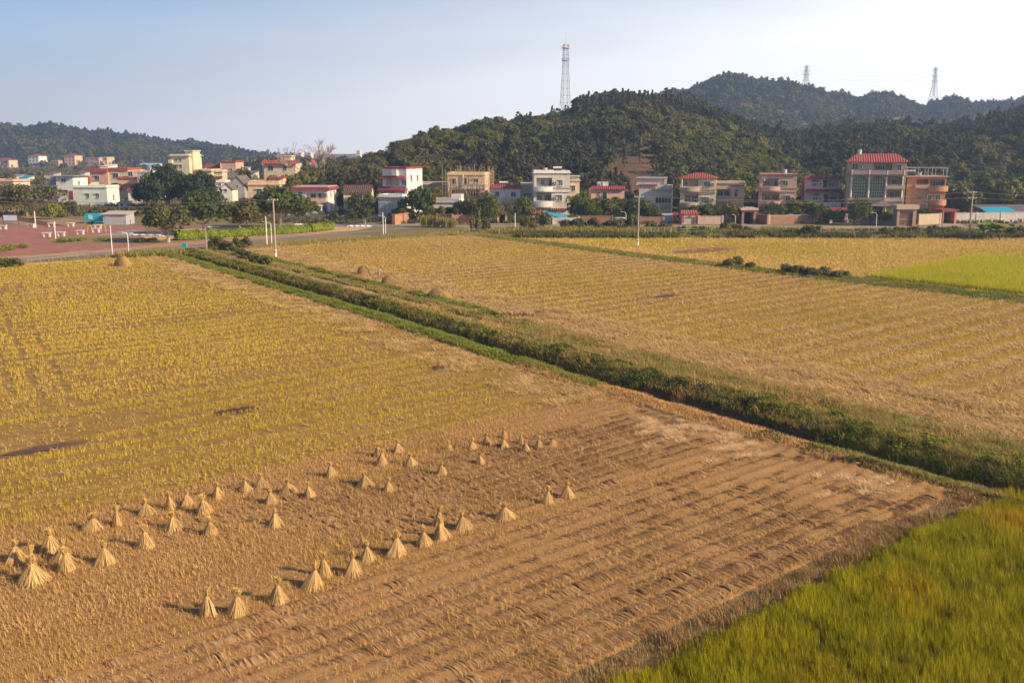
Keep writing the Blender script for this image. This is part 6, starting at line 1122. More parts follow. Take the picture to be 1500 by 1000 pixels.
# (photo column, photo row of the foot, kind, height factor, label)
SHEAVES = [
 (304, 907, 'slim', 1.06, 'very slim straw sheaf, first of the front row, beside a fuller one'), (344, 906, 'full', 1.06, 'full straw sheaf standing close beside the very slim one at the front'),
 (405, 887, 'full', 1.00, 'straw sheaf alone in the front row between a close pair and a leaning one'), (457, 865, 'leaning', 1.05, 'leaning straw sheaf overlapping another one in the front row'), (475, 849, 'slim', 1.05, 'slim straw sheaf rising just behind the leaning one in the front row'),
 (515, 846, 'leaning', .98, 'straw sheaf next past the overlapping pair in the front row'), (538, 825, 'full', .88, 'smaller straw sheaf in the front row, second past the overlapping pair'), (580, 817, 'full', 1.08, 'tall neat straw sheaf in the middle of the front row'),
 (620, 804, 'ragged', .96, 'straw sheaf just short of the two that look stacked in the front row'), (645, 793, 'full', 1.0, 'straw sheaf hiding the lower half of the one behind it'), (641, 776, 'slim', 1.0, 'straw sheaf whose lower half is hidden by the one before it'), (678, 779, 'broad', .92, 'broad straw sheaf just past the two that look stacked'),
 (738, 764, 'squat', 1.1, 'collapsed squat straw sheaf alone near the far end of the front row'), (800, 742, 'leaning', .88, 'slim leaning straw sheaf, last but one of the front row'), (830, 732, 'full', .86, 'last straw sheaf at the far end of the front row'),
 (23, 826, 'broad', 1.0, 'broad straw sheaf nearest the left frame edge'), (76, 812, 'full', 1.08, 'big full straw sheaf behind the cluster at the left frame edge'), (93, 825, 'full', .95, 'straw sheaf half hidden in the cluster at the left frame edge'), (97, 840, 'full', 1.0, 'straw sheaf standing before the half hidden one in the left cluster'),
 (47, 836, 'slim', .95, 'straw sheaf peeping over the widest one in the left cluster'), (46, 856, 'broad', 1.18, 'widest straw sheaf, frontmost of the left cluster'), (133, 780, 'squat', 1.1, 'low squat straw sheaf, first of the back row along the golden stubble'), (172, 774, 'slim', .94, 'slim straw sheaf just past the low squat one in the back row'),
 (154, 830, 'full', .98, 'lone straw sheaf between the left cluster and the middle of the field'), (215, 758, 'broad', .86, 'broad straw sheaf in the back row with a dark gap to the next'), (250, 750, 'slim', .88, 'slim straw sheaf in the back row above a broad one'), (274, 743, 'full', .74, 'short straw sheaf between a slim and a ragged one in the back row'),
 (300, 756, 'ragged', .98, 'ragged straw sheaf slightly before the back row'), (254, 779, 'broad', .90, 'straw sheaf before the slim one, in the middle row'), (212, 806, 'full', 1.02, 'straw sheaf of the middle row standing nearest the lone one'), (318, 733, 'full', .82, 'straw sheaf just past the ragged one in the back row'), (308, 787, 'ragged', .85, 'bushy headed straw sheaf, foremost of the middle row'),
 (358, 723, 'broad', .78, 'straw sheaf close beside a wide flat one in the back row'), (383, 718, 'broad', .82, 'wide flat straw sheaf in the back row beside its twin'), (397, 741, 'full', .82, 'straw sheaf standing before the wide flat pair of the back row'), (421, 727, 'squat', 1.05, 'squat tilted straw sheaf just behind the front of the wide pair'),
 (453, 733, 'full', .82, 'straw sheaf at the end of the squat one shadow'), (402, 774, 'full', .84, 'lone straw sheaf in the open middle of the field with a long shadow'), (484, 703, 'full', .84, 'lone straw sheaf of the back row halfway along the field'),
 (533, 717, 'squat', 1.1, 'squat straw sheaf leaning away, halfway along the field'), (568, 725, 'full', .80, 'straw sheaf just past the squat one halfway along the field'), (555, 672, 'ragged', .80, 'straw sheaf half hidden behind its neighbour below the golden stubble'), (558, 685, 'full', .90, 'straw sheaf hiding another just below the golden stubble'), (583, 667, 'full', .76, 'small straw sheaf nearest the golden stubble edge, beside an overlapping pair'), (600, 686, 'broad', .76, 'straw sheaf past the overlapping pair, before a smaller one'),
 (647, 699, 'full', .80, 'lone straw sheaf between the overlapping pair and the far cluster'), (657, 664, 'broad', .66, 'first straw sheaf of the far end of the back row'), (691, 663, 'full', .70, 'second straw sheaf of the far end of the back row'), (703, 683, 'broad', .72, 'straw sheaf set apart before the far cluster'),
 (713, 655, 'full', .74, 'straw sheaf at the near end of the far cluster'), (738, 646, 'full', .70, 'rearmost straw sheaf of the far cluster'), (738, 660, 'full', .72, 'straw sheaf standing right before the rearmost one of the far cluster'), (763, 655, 'slim', .74, 'slim straw sheaf past the middle of the far cluster'), (769, 666, 'full', .74, 'foremost straw sheaf of the far cluster'), (789, 661, 'full', .76, 'last but one straw sheaf of the far cluster'), (808, 657, 'squat', .76, 'low last straw sheaf at the very end of the far cluster')]
for x, y, kd, hf, lab in SHEAVES:
    P = gp(x, y - 3); r = empty('straw_sheaf', (P.x, P.y, .05), lab, 'straw sheaf', SG, random.uniform(-.7, .7)); s = hf * .90; sw = s * .88; r.scale = (sw * random.uniform(.9, 1.1), sw * random.uniform(.9, 1.1), s); r.rotation_euler.x = random.gauss(0, .05); r.rotation_euler.y = random.gauss(0, .05); k = random.choice(ALT.get(kd, [KS[kd]]))
    link('straw_skirt', k[0], r); link('straw_head', k[1], r); link('tie_band', k[2], r)
M_hay = leafmat('haystack_straw', (0.28, 0.18, 0.065), (0.50, 0.34, 0.13), trans=.1, objvar=.2)
def haystack(x, y, wpx, hpx, label, tail=0.0, seed=1):
    P = gp(x, y); k = P.y / FPX; w = wpx * k * .95; h = hpx * k * .84; g = np.random.default_rng(seed); n = 3600; r = empty('haystack', (P.x, P.y + .4, .03), label, 'haystack', 'haystacks on the stubble fields')
    a = g.uniform(0, 6.283, n); t = g.random(n) ** .7; rr = w / 2 * np.cos(t * 1.5) ** .75 * (1 + .12 * np.sin(3 * a + seed)); z = h * np.sin(t * 1.57) * (1 + .06 * np.sin(5 * a)); X = rr * np.cos(a) + tail * np.clip(np.cos(a), 0, 1) * (1 - t) * w * .45; Y = rr * .8 * np.sin(a)
    C = np.stack([X, Y, z], 1); Nn = np.stack([np.cos(a) * np.cos(t), np.sin(a) * np.cos(t), np.sin(t) + .2], 1); V, F, T = leafquads(C, Nn, g.uniform(.12, .3, n), np.clip(g.normal(.5, .25, n), 0, 1), .12, .8); link('loose_hay', npmesh('loose_hay', V, F, M_hay, T), r)
    m = 28; rows_ = 8; vs = []
    for i in range(rows_):
        tt = i / (rows_ - 1)
        for j in range(m):
            aa = j / m * 6.283; q = w / 2 * .96 * math.cos(tt * 1.5) ** .75 * (1 + .12 * math.sin(3 * aa + seed)); vs.append((q * math.cos(aa) + tail * max(0, math.cos(aa)) * (1 - tt) * w * .45, q * .8 * math.sin(aa), h * .96 * math.sin(tt * 1.57) * (1 + .06 * math.sin(5 * aa))))
    fs = [(i * m + j, i * m + (j + 1) % m, (i + 1) * m + (j + 1) % m, (i + 1) * m + j) for i in range(rows_ - 1) for j in range(m)] + [tuple(range((rows_ - 1) * m, rows_ * m))]
    o = MB().add(vs, fs).build('mound', plain('packed_hay', (.33, .21, .085), .95, .3, 2.5, bmp=.8), r); return r
haystack(531, 404, 17, 15, 'haystack nearest the person in pale clothes', .3, 1); haystack(569, 418, 24, 15, 'haystack with a spreading side, middle one of three', .8, 2); haystack(640, 440, 32, 18, 'largest pale haystack beside the track', .5, 3); haystack(179, 391, 24, 16, 'lone haystack at the far corner of the golden field by the road', .1, 4)
# stooping person in pale clothes beside the haystacks
def skin(name, verts, edges, radii, mat, parent):
    me = bpy.data.meshes.new(name); me.from_pydata(verts, edges, []); me.materials.append(mat); o = link(name, me, parent); md = o.modifiers.new('skin', 'SKIN'); md.use_smooth_shade = True
    for v, rd in zip(me.skin_vertices[0].data, radii): v.radius = (rd, rd) if not isinstance(rd, tuple) else rd
    me.skin_vertices[0].data[0].use_root = True; sb = o.modifiers.new('sub', 'SUBSURF'); sb.levels = 1; sb.render_levels = 1; return o
P = gp(555, 405.5); pr = empty('person', (P.x, P.y, .05), 'person in pale loose clothes stooping among the haystacks, dark haired', 'person', None, .25)
M_skinm = plain('skin', (.42, .24, .16), .6); M_cloth = plain('pale_cloth', (.56, .55, .56), .85, .15, 3); M_trou = plain('grey_cloth', (.36, .35, .37), .85, .15, 3); M_hair = plain('dark_hair', (.02, .017, .015), .6)
body = [(0, 0, .64), (.05, 0, .80), (.13, 0, .96), (.19, 0, 1.06), (.24, 0, 1.12), (.30, 0, 1.19), (.15, .16, 1.02), (.30, .21, .84), (.44, .17, .74), (.15, -.16, 1.02), (.32, -.20, .88), (.48, -.13, .82), (.0, .09, .60), (.07, .10, .34), (.0, .10, .06), (.10, .10, .03), (0, -.09, .60), (.09, -.11, .34), (.01, -.11, .06), (.11, -.11, .03)]
ed = [(0, 1), (1, 2), (2, 3), (3, 4), (4, 5), (2, 6), (6, 7), (7, 8), (2, 9), (9, 10), (10, 11), (0, 12), (12, 13), (13, 14), (14, 15), (0, 16), (16, 17), (17, 18), (18, 19)]
skin('body', body, ed, [.11, .115, .12, .07, .05, .085, .06, .045, .03, .06, .045, .03, .085, .06, .04, .04, .085, .06, .04, .04], M_skinm, pr)
skin('shirt', [body[i] for i in (0, 1, 2, 3, 6, 7, 9, 10)], [(0, 1), (1, 2), (2, 3), (2, 4), (4, 5), (2, 6), (6, 7)], [.15, .15, .145, .08, .08, .062, .08, .062], M_cloth, pr)
skin('trousers', [body[i] for i in (0, 12, 13, 14, 16, 17, 18)], [(0, 1), (1, 2), (2, 3), (0, 4), (4, 5), (5, 6)], [.14, .105, .08, .06, .105, .08, .06], M_trou, pr)
for sgn in (1, -1):
    hx = Vector(body[8 if sgn > 0 else 11]); mb = MB()
    mb.tube([hx, hx + Vector((.05, 0, -.05)), hx + Vector((.08, 0, -.09))], .034, .026, 8)
    for k in range(4): b0 = hx + Vector((.08, (k - 1.5) * .018, -.09)); L = (.055, .065, .06, .045)[k]; mb.tube([b0, b0 + Vector((L * .5, 0, -L * .5)), b0 + Vector((L * .6, 0, -L * 1.0))], .009, .007, 6)
    b0 = hx + Vector((.04, sgn * -.03, -.04)); mb.tube([b0, b0 + Vector((.03, sgn * -.025, -.03)), b0 + Vector((.055, sgn * -.02, -.055))], .01, .008, 6); mb.build('hand', M_skinm, pr)
me = bpy.data.meshes.new('hair'); bm = bmesh.new(); bmesh.ops.create_uvsphere(bm, u_segments=14, v_segments=10, radius=.108); bmesh.ops.delete(bm, geom=[v for v in bm.verts if v.co.z < -.03 and v.co.x > -.02], context='VERTS'); bm.to_mesh(me); bm.free(); me.materials.append(M_hair); link('hair', me, pr, (.295, 0, 1.21))
pr.scale = (.86, .86, .86)

# ================================================================== POLES, WIRES, TOWERS
M_pole = plain('weathered_concrete_pole', (.36, .27, .23), .85, .2, 1.0); M_wht = plain('white_paint', (.74, .70, .66), .6, .08, 1.0); M_wire = plain('cable', (.20, .15, .13), .7)
def upole(x, yb, yt, r, label, mat, cross=None, foot=False, name='utility_pole', cat='pole', lean=0.0):
    P = gp(x, yb); T = at(x, yt, P.y); h = T.z; e = empty(name, (P.x, P.y, 0), label, cat); MB().tube([(0, 0, -.3), (lean * h, 0, h)], r, r * .7, 9).build('post', mat, e)
    if cross:
        for z in cross: MB().box(-.75, .75, -.05, .05, h - z - .05, h - z + .05).build('crossarm', M_steel, e)
        mb = MB()
        for z in cross:
            for xx in (-.65, -.2, .25, .65): mb.tube([(xx, 0, h - z + .05), (xx, 0, h - z + .2)], .04, .03, 6)
        mb.build('insulator', M_wht, e)
    if foot:
        MB().tube([(0, 0, .3), (0, 0, 1.3)], r * 1.12, n=9).build('white_foot_band', M_wht, e); MB().tube([(0, 0, .95), (0, 0, 1.12)], r * 1.16, n=9).build('red_stripe', M_redc, e)
    return P, h
pA = upole(404, 379, 291, .16, 'tall utility pole with a red and white foot in the stubble near the ditch head', M_pole, (0.2,), True)
pB = upole(934, 362, 286, .15, 'utility pole with a white foot standing in the far stubble', M_wht if False else M_pole, (.25,), True)
pC = upole(1419, 350, 280, .17, 'dark wooden looking utility pole beside the banana clump', M_pole, (.2, 1.2), False)
pD = upole(303, 372, 333, .11, 'short brown pole at the head of the ditch', M_pole, None); pE = upole(1380, 336, 309, .12, 'short brown post by the orange house forecourt', M_pole, None)
pF = upole(165, 376, 330, .08, 'thin white post beside the road next to the lone haystack', M_wht, None, name='thin_post'); pG = upole(391, 357.5, 317, .10, 'plain white post beside the curved lamp on the road', M_wht, None, name='thin_post')
pH = upole(561.5, 343, 311, .09, 'plain white post beside the lamp near the lane', M_wht, None, name='thin_post'); pI = upole(754.5, 339, 312, .10, 'white post in front of the crimson roofed gate', M_wht, None, name='thin_post')
def lamp(x, yb, yt, side, label, L=1.0):
    P = gp(x, yb); h = at(x, yt, P.y).z; e = empty('street_lamp', (P.x, P.y, 0), label, 'street lamp'); MB().tube([(0, 0, -.2), (0, 0, h - .25)], .075, .06, 8).build('post', M_wht, e); MB().tube([(0, 0, h - .3), (side * .12, 0, h - .08), (side * .4 * L, -.05, h + .02), (side * L, -.1, h + .1)], .04, .03, 7).build('arm', M_wht, e)
    x0 = side * L; MB().add([(x0 - .05, -.2, h + .05), (x0 + side * .5, -.2, h + .1), (x0 + side * .5, 0, h + .1), (x0 - .05, 0, h + .05), (x0, -.18, h + .16), (x0 + side * .42, -.18, h + .18), (x0 + side * .42, -.02, h + .18), (x0, -.02, h + .16)], [(0, 1, 2, 3), (4, 7, 6, 5), (0, 4, 5, 1), (1, 5, 6, 2), (2, 6, 7, 3), (3, 7, 4, 0)]).build('lamp_head', M_steel, e)
lamp(189, 374.5, 341, -1, 'white street lamp at the road bend beside the lone haystack', .7); lamp(398, 357, 326, -1, 'white curved street lamp beside the tall utility pole', 1.0); lamp(565, 342, 317, -1, 'white street lamp beside the brick wall ends', .8); lamp(916.5, 334, 311, -1, 'white street lamp between the dark trees and a parked van', .6); lamp(1076.5, 336, 315, -1, 'white street lamp beside the round garden trees near the garage', .3); lamp(1283, 335, 312, -1, 'white street lamp before the low cream mansion wall', .9); lamp(1433, 338, 314, -1, 'white street lamp left of the banana clump', .9)
for x, yb, yt, lab in ((52.5, 334, 309, 'white plaza post behind the benches'), (81.5, 349.5, 324, 'white plaza post between two benches at the grass bed')): upole(x, yb, yt, .11, lab, M_wht, None, name='plaza_post', cat='post')
def wire(pts, r, label, sag=.5):
    mb = MB(); c = Vector(pts[0]); e = empty('overhead_wire', c, label, 'wire')
    for a, b in zip(pts[:-1], pts[1:]):
        a, b = Vector(a), Vector(b); q = []
        for i in range(13): t = i / 12; p = a.lerp(b, t); p.z -= sag * 4 * t * (1 - t); q.append(p - c)
        mb.tube(q, r, n=4)
    mb.build('cable', M_wire, e)
def top(p, dz=.2, dx=0): return (p[0].x + dx, p[0].y, p[1] - dz)
lf = at(-60, 284, 136); wire([tuple(lf), top(pA, .1, -.6)], .022, 'upper wire running from the tall pole to the left frame edge', .9); lf2 = at(-60, 288, 136); wire([(lf2.x, lf2.y - 1, lf2.z), top(pA, .15, .6)], .022, 'lower wire running from the tall pole to the left frame edge', 1.2)
wire([top(pD, .1), (pA[0].x, pA[0].y, 3.9)], .02, 'low wire between the short ditch pole and the tall pole', .6); wire([(pA[0].x, pA[0].y, 3.9), top(pH, .1)], .02, 'low wire from the tall pole to the white post by the lane', .8)
wire([top(pB, .1, .6), top(pC, .1, -.6)], .022, 'upper wire spanning the village before the mansion', 1.1); wire([top(pB, .15, -.2), top(pC, 1.1, -.6)], .022, 'lower wire spanning the village before the mansion', 1.0)
rt = at(1560, 285, 172); wire([top(pC, .1, .6), tuple(rt)], .022, 'upper wire leaving the dark pole past the sheds', .4); rt = at(1560, 290, 172); wire([top(pC, 1.1, .6), tuple(rt)], .022, 'lower wire leaving the dark pole past the sheds', .4)
lb = at(870, 286, 175); wire([top(pB, .1, -.6), (lb.x, 235, 9.2)], .02, 'wire from the far stubble pole to the low pink house', .5)
# lattice towers
def lattice(e, levels, rad, mat, name='lattice', cross=True):
    mb = MB()
    for (z0, w0), (z1, w1) in zip(levels[:-1], levels[1:]):
        c0 = [(-w0, -w0, z0), (w0, -w0, z0), (w0, w0, z0), (-w0, w0, z0)]; c1 = [(-w1, -w1, z1), (w1, -w1, z1), (w1, w1, z1), (-w1, w1, z1)]
        for i in range(4):
            j = (i + 1) % 4; mb.tube([c0[i], c1[i]], rad, n=4); mb.tube([c1[i], c1[j]], rad * .6, n=4); mb.tube([c0[i], c1[j]], rad * .55, n=4)
            if cross: mb.tube([c0[j], c1[i]], rad * .55, n=4)
    mb.build(name, mat, e)
M_tow = plain('galvanised_tower', (.44, .42, .45), .5, .1, .3); TY = 440; TP = at(828, 152, TY); zb = float(HA(np.array([828.]), np.array([float(TY)]))[0]); zt_ = at(828, 64, TY).z; hT = zt_ - zb
e = empty('cell_tower', (TP.x, TY, zb - .3), 'tall lattice telephone mast standing on top of the wooded hill', 'tower', None, .35)
lv = [(hT * t, w) for t, w in ((0, 2.0), (.10, 1.85), (.20, 1.7), (.30, 1.55), (.40, 1.4), (.50, 1.28), (.60, 1.15), (.70, 1.05), (.78, 1.0), (.86, .95), (.94, .9), (1.0, .85))]; lattice(e, lv, .10, M_tow)
for t in (.775, .945):
    z = hT * t; MB().prism([(1.75 * math.cos(6.283 * i / 14), 1.75 * math.sin(6.283 * i / 14)) for i in range(14)], 'z', z, z + .15).build('platform', M_tow, e); mb = MB()
    for i in range(14): a = 6.283 * i / 14; b = 6.283 * (i + 1) / 14; mb.tube([(1.75 * math.cos(a), 1.75 * math.sin(a), z + .15), (1.75 * math.cos(a), 1.75 * math.sin(a), z + 1.1)], .05, n=4); mb.tube([(1.75 * math.cos(a), 1.75 * math.sin(a), z + 1.1), (1.75 * math.cos(b), 1.75 * math.sin(b), z + 1.1)], .05, n=4)
    mb.build('railing', M_tow, e)
for i in range(6):
    a = 6.283 * i / 6 + .2; x, y = 2.3 * math.cos(a), 2.3 * math.sin(a); z = hT * .945; MB().box(x - .11, x + .11, y - .06, y + .06, z - .2, z + 1.5).build('antenna_panel', M_wht, e)
MB().tube([(0, 0, hT), (0, 0, hT + 5.2)], .07, .03, 5).build('lightning_rod', M_tow, e); 
B0 = at(836, 150, TY - 4); zb2 = float(HA(np.array([836.]), np.array([TY - 4.]))[0]); e2 = empty('equipment_hut', (B0.x, TY - 4, zb2 - .3), 'small pale equipment hut at the foot of the hilltop mast', 'hut'); MB().box(-1.5, 1.5, -1, 1, 0, 2.2).build('wall', M_white, e2); MB().box(-1.7, 1.7, -1.2, 1.2, 2.2, 2.35).build('roof', M_grey, e2); MB().box(-.4, .4, -1.06, -1.0, 0, 1.9).build('door', M_door, e2)
M_pyl = plain('pylon_steel', (.46, .46, .50), .5, .1, .1)
def pylon(x, yb, yt, Y, label):
    P = at(x, yb, Y); zt2 = at(x, yt, Y).z; z0 = P.z - 10; h = zt2 - z0; e = empty('pylon', (P.x, Y, z0), label, 'pylon', 'pylons on the far ridge', .25); u = (zt2 - P.z)
    zz = lambda k: h - u * (1 - k); lattice(e, [(0, 6.5), (zz(.0), 4.6), (zz(.2), 3.6), (zz(.36), 2.7), (zz(.5), 2.0), (zz(.64), 1.7), (zz(.78), 1.4), (zz(.9), 1.1), (h, .7)], .30, M_pyl)
    for k, L in ((.58, 6.0), (.74, 6.6), (.92, 5.2)):
        mb = MB()
        for s in (-1, 1):
            tip = (s * L, 0, zz(k) + .4)
            for q in ((s * 1.4, -1.4, zz(k)), (s * 1.4, 1.4, zz(k)), (s * 1.2, -1.2, zz(k) + 1.8), (s * 1.2, 1.2, zz(k) + 1.8)): mb.tube([q, tip], .2, n=4)
        mb.build('crossarm', M_pyl, e)
    return [(P.x, Y, z0 + zz(k) - 1.0) for k in (.58, .74, .92)]
w1 = pylon(1180, 130, 96, 1350, 'smaller looking pylon behind the long slope of the far blue hill'); w2 = pylon(1367, 148, 99, 1350, 'pylon standing above the notch at the end of the far ridge')
M_wire2 = plain('power_line', (.5, .5, .53), .6)
for i in range(3):
    for a, b, sg, lab in ((w1[i], w2[i], 9, 'power line strung between the two pylons, %s of three'), (w2[i], (w2[i][0] + 260, 1350, w2[i][2] - 18), 10, 'power line leaving the notch pylon towards the frame edge, %s of three'), (w1[i], (w1[i][0] - 150, 1400, w1[i][2] - 40), 8, 'power line dropping behind the far hill crest, %s of three')):
        wire([a, b], .07, lab % ('lowest', 'middle', 'topmost')[i], sg)

# ================================================================== SMALL THINGS ON THE PLAZA AND ALONG THE ROAD
M_bench = plain('bench_stone', (.62, .56, .52), .8, .12, 1.5)
for x, y, lab in ((5, 336, 'stone table bench at the frame edge of the red plaza'), (46, 333.5, 'stone table bench beside the rear plaza post'), (76, 332.5, 'stone table bench at the rear of the plaza beside dark bins'), (69, 347, 'stone table bench left of the front plaza post'), (90, 346, 'stone table bench right of the front plaza post'), (118, 343.5, 'lone stone table bench behind the grass bed'), (141, 340.5, 'small stone table bench near yellow stands'), (144, 334.5, 'low stone table bench beside the grey shed'), (104, 331.8, 'wide stone table bench behind the plaza near the blue tent')):
    P = gp(x, y); e = empty('stone_bench', (P.x, P.y, .016), lab, 'bench', 'stone benches on the plaza', random.uniform(-.1, .1)); MB().box(-.75, .75, -.35, .35, .68, .80).build('seat', M_bench, e)
    for s in (-1, 1): MB().box(s * .5 - .1, s * .5 + .1, -.25, .25, 0, .68).build('leg', M_bench, e)
P = gp(271, 367); e = empty('litter_bin', (P.x, P.y, .034), 'bright blue wheeled bin alone on the road edge', 'bin'); MB().add([(-.25, -.25, .08), (.25, -.25, .08), (.25, .25, .08), (-.25, .25, .08), (-.33, -.33, 1.0), (.33, -.33, 1.0), (.33, .33, 1.0), (-.33, .33, 1.0)], [(0, 3, 2, 1), (0, 1, 5, 4), (1, 2, 6, 5), (2, 3, 7, 6), (3, 0, 4, 7), (4, 5, 6, 7)]).build('bin_body', M_blue, e); MB().box(-.36, .36, -.36, .36, 1.0, 1.09).build('lid', M_blue, e)
for s in (-1, 1): MB().tube([(s * .2 - .05, .28, .1), (s * .2 + .05, .28, .1)], .1, n=10).build('wheel', M_door, e)
for x, y, lab in ((132, 341, 'first yellow exercise stand on the plaza path'), (152, 340, 'taller yellow exercise stand nearer the grey shed')):
    P = gp(x, y); e = empty('exercise_stand', (P.x, P.y, .02), lab, 'exercise stand'); M_y = plain('yellow_paint', (.62, .44, .10), .6)
    for s in (-1, 1): MB().tube([(s * .45, 0, 0), (s * .3, 0, 1.3)], .05, n=6).build('post', M_y, e)
    MB().tube([(-.3, 0, 1.3), (.3, 0, 1.3)], .05, n=6).build('bar', M_y, e)
for x, y, yt, lab in ((183, 342, 323, 'first of two slim blue posts by the plaza'), (192.5, 342, 322, 'second of two slim blue posts by the plaza'), (237, 346, 338, 'dark short post under the forked roadside tree')):
    P = gp(x, y); h = at(x, yt, P.y).z; e = empty('plaza_frame_post', (P.x, P.y, .02), lab, 'post'); m = plain('blue_post_paint', (.10, .13, .32), .6); MB().tube([(0, 0, 0), (0, 0, h)], .07, n=7).build('post', m, e); MB().box(-.35, .35, -.35, .35, 0, .12).build('base_plate', M_bench, e)
P = gp(5, 334); e = empty('notice_board', (P.x - 1.5, P.y + 6, 0), 'dark framed notice board with a pale blue panel at the frame edge', 'notice board'); MB().box(-1.6, 1.6, -.06, .06, .9, 2.3).build('frame', M_door, e); MB().box(-1.4, 1.4, -.1, -.062, 1.05, 2.15).build('panel', plain('pale_board', (.45, .52, .62), .5), e)
for s in (-1, 1): MB().tube([(s * 1.5, 0, 0), (s * 1.5, 0, 2.4)], .06, n=6).build('post', M_door, e)
# parked van, litter of washing, rails, stakes
P = at(908, 331, 200); e = empty('parked_van', (P.x, 200, 0), 'pale parked van among the dark trees at the village road', 'van', None, 1.2)
pf = [(-1.9, .35), (1.95, .35), (2.0, .85), (1.35, 1.05), (.85, 1.75), (-1.8, 1.8), (-1.95, 1.0)]; o = MB().prism(pf, 'y', -.8, .8).build('body', plain('van_paint', (.52, .55, .58), .35), e); b_ = o.modifiers.new('bevel', 'BEVEL'); b_.width = .06; b_.segments = 2
for s in (-1, 1): MB().add([(-1.5, s * .81, 1.1), (.7, s * .81, 1.1), (.55, s * .81, 1.6), (-1.5, s * .81, 1.6), (-1.5, s * .80, 1.1), (.7, s * .80, 1.1), (.55, s * .80, 1.6), (-1.5, s * .80, 1.6)], [(0, 1, 2, 3), (7, 6, 5, 4), (0, 4, 5, 1), (1, 5, 6, 2), (2, 6, 7, 3), (3, 7, 4, 0)]).build('window', M_pane, e)
MB().add([(1.38, -.68, 1.08), (1.38, .68, 1.08), (.93, .62, 1.68), (.93, -.62, 1.68), (1.36, -.68, 1.06), (1.36, .68, 1.06), (.9, .62, 1.66), (.9, -.62, 1.66)], [(0, 1, 2, 3), (7, 6, 5, 4), (0, 4, 5, 1), (1, 5, 6, 2), (2, 6, 7, 3), (3, 7, 4, 0)]).build('windscreen', M_pane, e)
for x in (-1.2, 1.25):
    for s in (-1, 1): w_ = MB().tube([(x, s * .62, .33), (x, s * .84, .33)], .33, n=16).build('wheel', M_void, e); MB().tube([(x, s * .83, .33), (x, s * .86, .33)], .18, n=12).build('rim', M_steel, w_)
for s in (-1, 1): MB().box(1.93, 2.02, s * .6 - .14, s * .6 + .14, .7, .88).build('headlight', M_wht, e)
def sacks(x0, x1, y, n, label, mat):
    A = gp(x0, y); B = gp(x1, y); c = (A + B) / 2; e = empty('laid_out_sheeting', (c.x, c.y, .03), label, 'sheeting'); mb = MB()
    xs_ = np.linspace(-(B.x - A.x) / 2, (B.x - A.x) / 2, 22); ny = 6; V = []
    for j in range(ny):
        for i, xx in enumerate(xs_): V.append((xx, (j - 2.5) * .35 + .3 * math.sin(i * 1.3 + j), .05 + .22 * abs(math.sin(i * 1.9 + j * 2.3 + n)) * (0 < j < ny - 1)))
    mb.add(V, [(j * 22 + i, j * 22 + i + 1, (j + 1) * 22 + i + 1, (j + 1) * 22 + i) for j in range(ny - 1) for i in range(21)]); mb.build('sheet', mat, e)
M_shw = plain('white_sheeting', (.72, .68, .72), .8, .15, 1.0); sacks(509, 545, 332, 1, 'crumpled white sheeting on the drying yard by the young tree', M_shw); sacks(432, 443, 329.5, 2, 'small white sheet on the drying yard near the short hedge', M_shw); sacks(305, 322, 333.5, 3, 'white sheeting glimpsed between roadside trees', M_shw); sacks(190, 240, 345, 4, 'bluish sheeting spread in the shade by the forked roadside tree', plain('lilac_sheeting', (.42, .40, .52), .8, .2, 1.0))
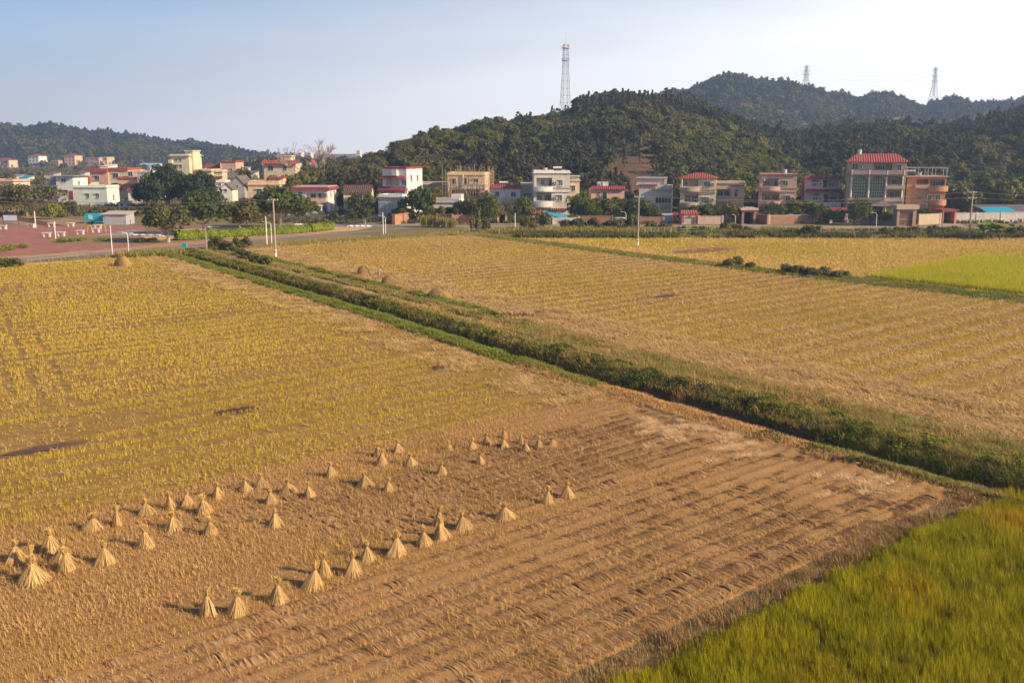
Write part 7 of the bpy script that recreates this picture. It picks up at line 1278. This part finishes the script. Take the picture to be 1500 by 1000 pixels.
def rail(x0, x1, y0, y1, h, n, label, mat):
    A = gp(x0, y0); B = gp(x1, y1); c = (A + B) / 2; d = B - A; e = empty('rail_fence', (c.x, c.y, 0), label, 'fence', None, math.atan2(d.y, d.x)); L = d.length
    for i in range(n): x = -L / 2 + L * i / (n - 1); MB().tube([(x, 0, -.2), (x, 0, h)], .05, n=6).build('fence_post', mat, e)
    for z in (h * .5, h * .98): MB().tube([(-L / 2, 0, z), (L / 2, 0, z)], .04, n=6).build('rail', mat, e)
M_rl = plain('weathered_rail', (.48, .40, .33), .8); rail(1202, 1284, 345.5, 345.5, 1.5, 8, 'pale two bar rail fence before the mansion', M_rl); rail(944, 983, 345, 345, 1.5, 5, 'pale stake rail before the blue door gate', M_rl); rail(990, 1024, 344, 343, 1.1, 5, 'bluish low net rail before the red roofed gate house', plain('blue_net', (.22, .34, .36), .8)); rail(40, 130, 387, 377, 1.0, 6, 'thin stake fence along the road verge by the bare earth', plain('grey_stake', (.26, .20, .13), .8))
for x, y, lab, cc in ((730, 344, 'rusty stub post at the field edge below the crimson gate', (.30, .16, .10)), (1437, 341, 'dark motorbike sized box beside the lamp left of the bananas', (.05, .05, .06))):
    P = gp(x, y); e = empty('stub_post', (P.x, P.y, 0), lab, 'post'); MB().tube([(0, 0, -.1), (.05, 0, 1.4 if cc[0] > .1 else 1.0)], .14, .12, 8).build('post', plain('stub_%d' % x, cc, .9), e)
# dark puddle in the golden field
M_pud = plain('puddle_water', (.10, .056, .036), .7, .2, .4)
Pd = [(11.6 + 1.35 * math.cos(t) * (1 + .18 * math.sin(3 * t)), 51.9 + .42 * math.sin(t) * (1 + .25 * math.cos(2 * t)), .10) for t in np.linspace(0, 6.283, 29)[:-1]]
me = bpy.data.meshes.new('water'); me.from_pydata(Pd, [], [tuple(range(28))]); me.materials.append(M_pud); o = link('water', me); o.rotation_euler.z = RA; tag(o, kind='structure')
# ================================================================== HAZE: the air over the whole place
mh = bpy.data.materials.new('haze'); mh.use_nodes = True; t = mh.node_tree; t.nodes.remove(t.nodes['Principled BSDF']); pv = t.nodes.new('ShaderNodeVolumePrincipled'); pv.inputs['Color'].default_value = (.46, .66, 1.0, 1); pv.inputs['Density'].default_value = 0.00038; pv.inputs['Anisotropy'].default_value = .3
t.links.new(pv.outputs[0], t.nodes['Material Output'].inputs['Volume'])
hz = MB().box(-1300, 1500, -30, 1560, -8, 170).build('haze', mh); tag(hz, kind='stuff')
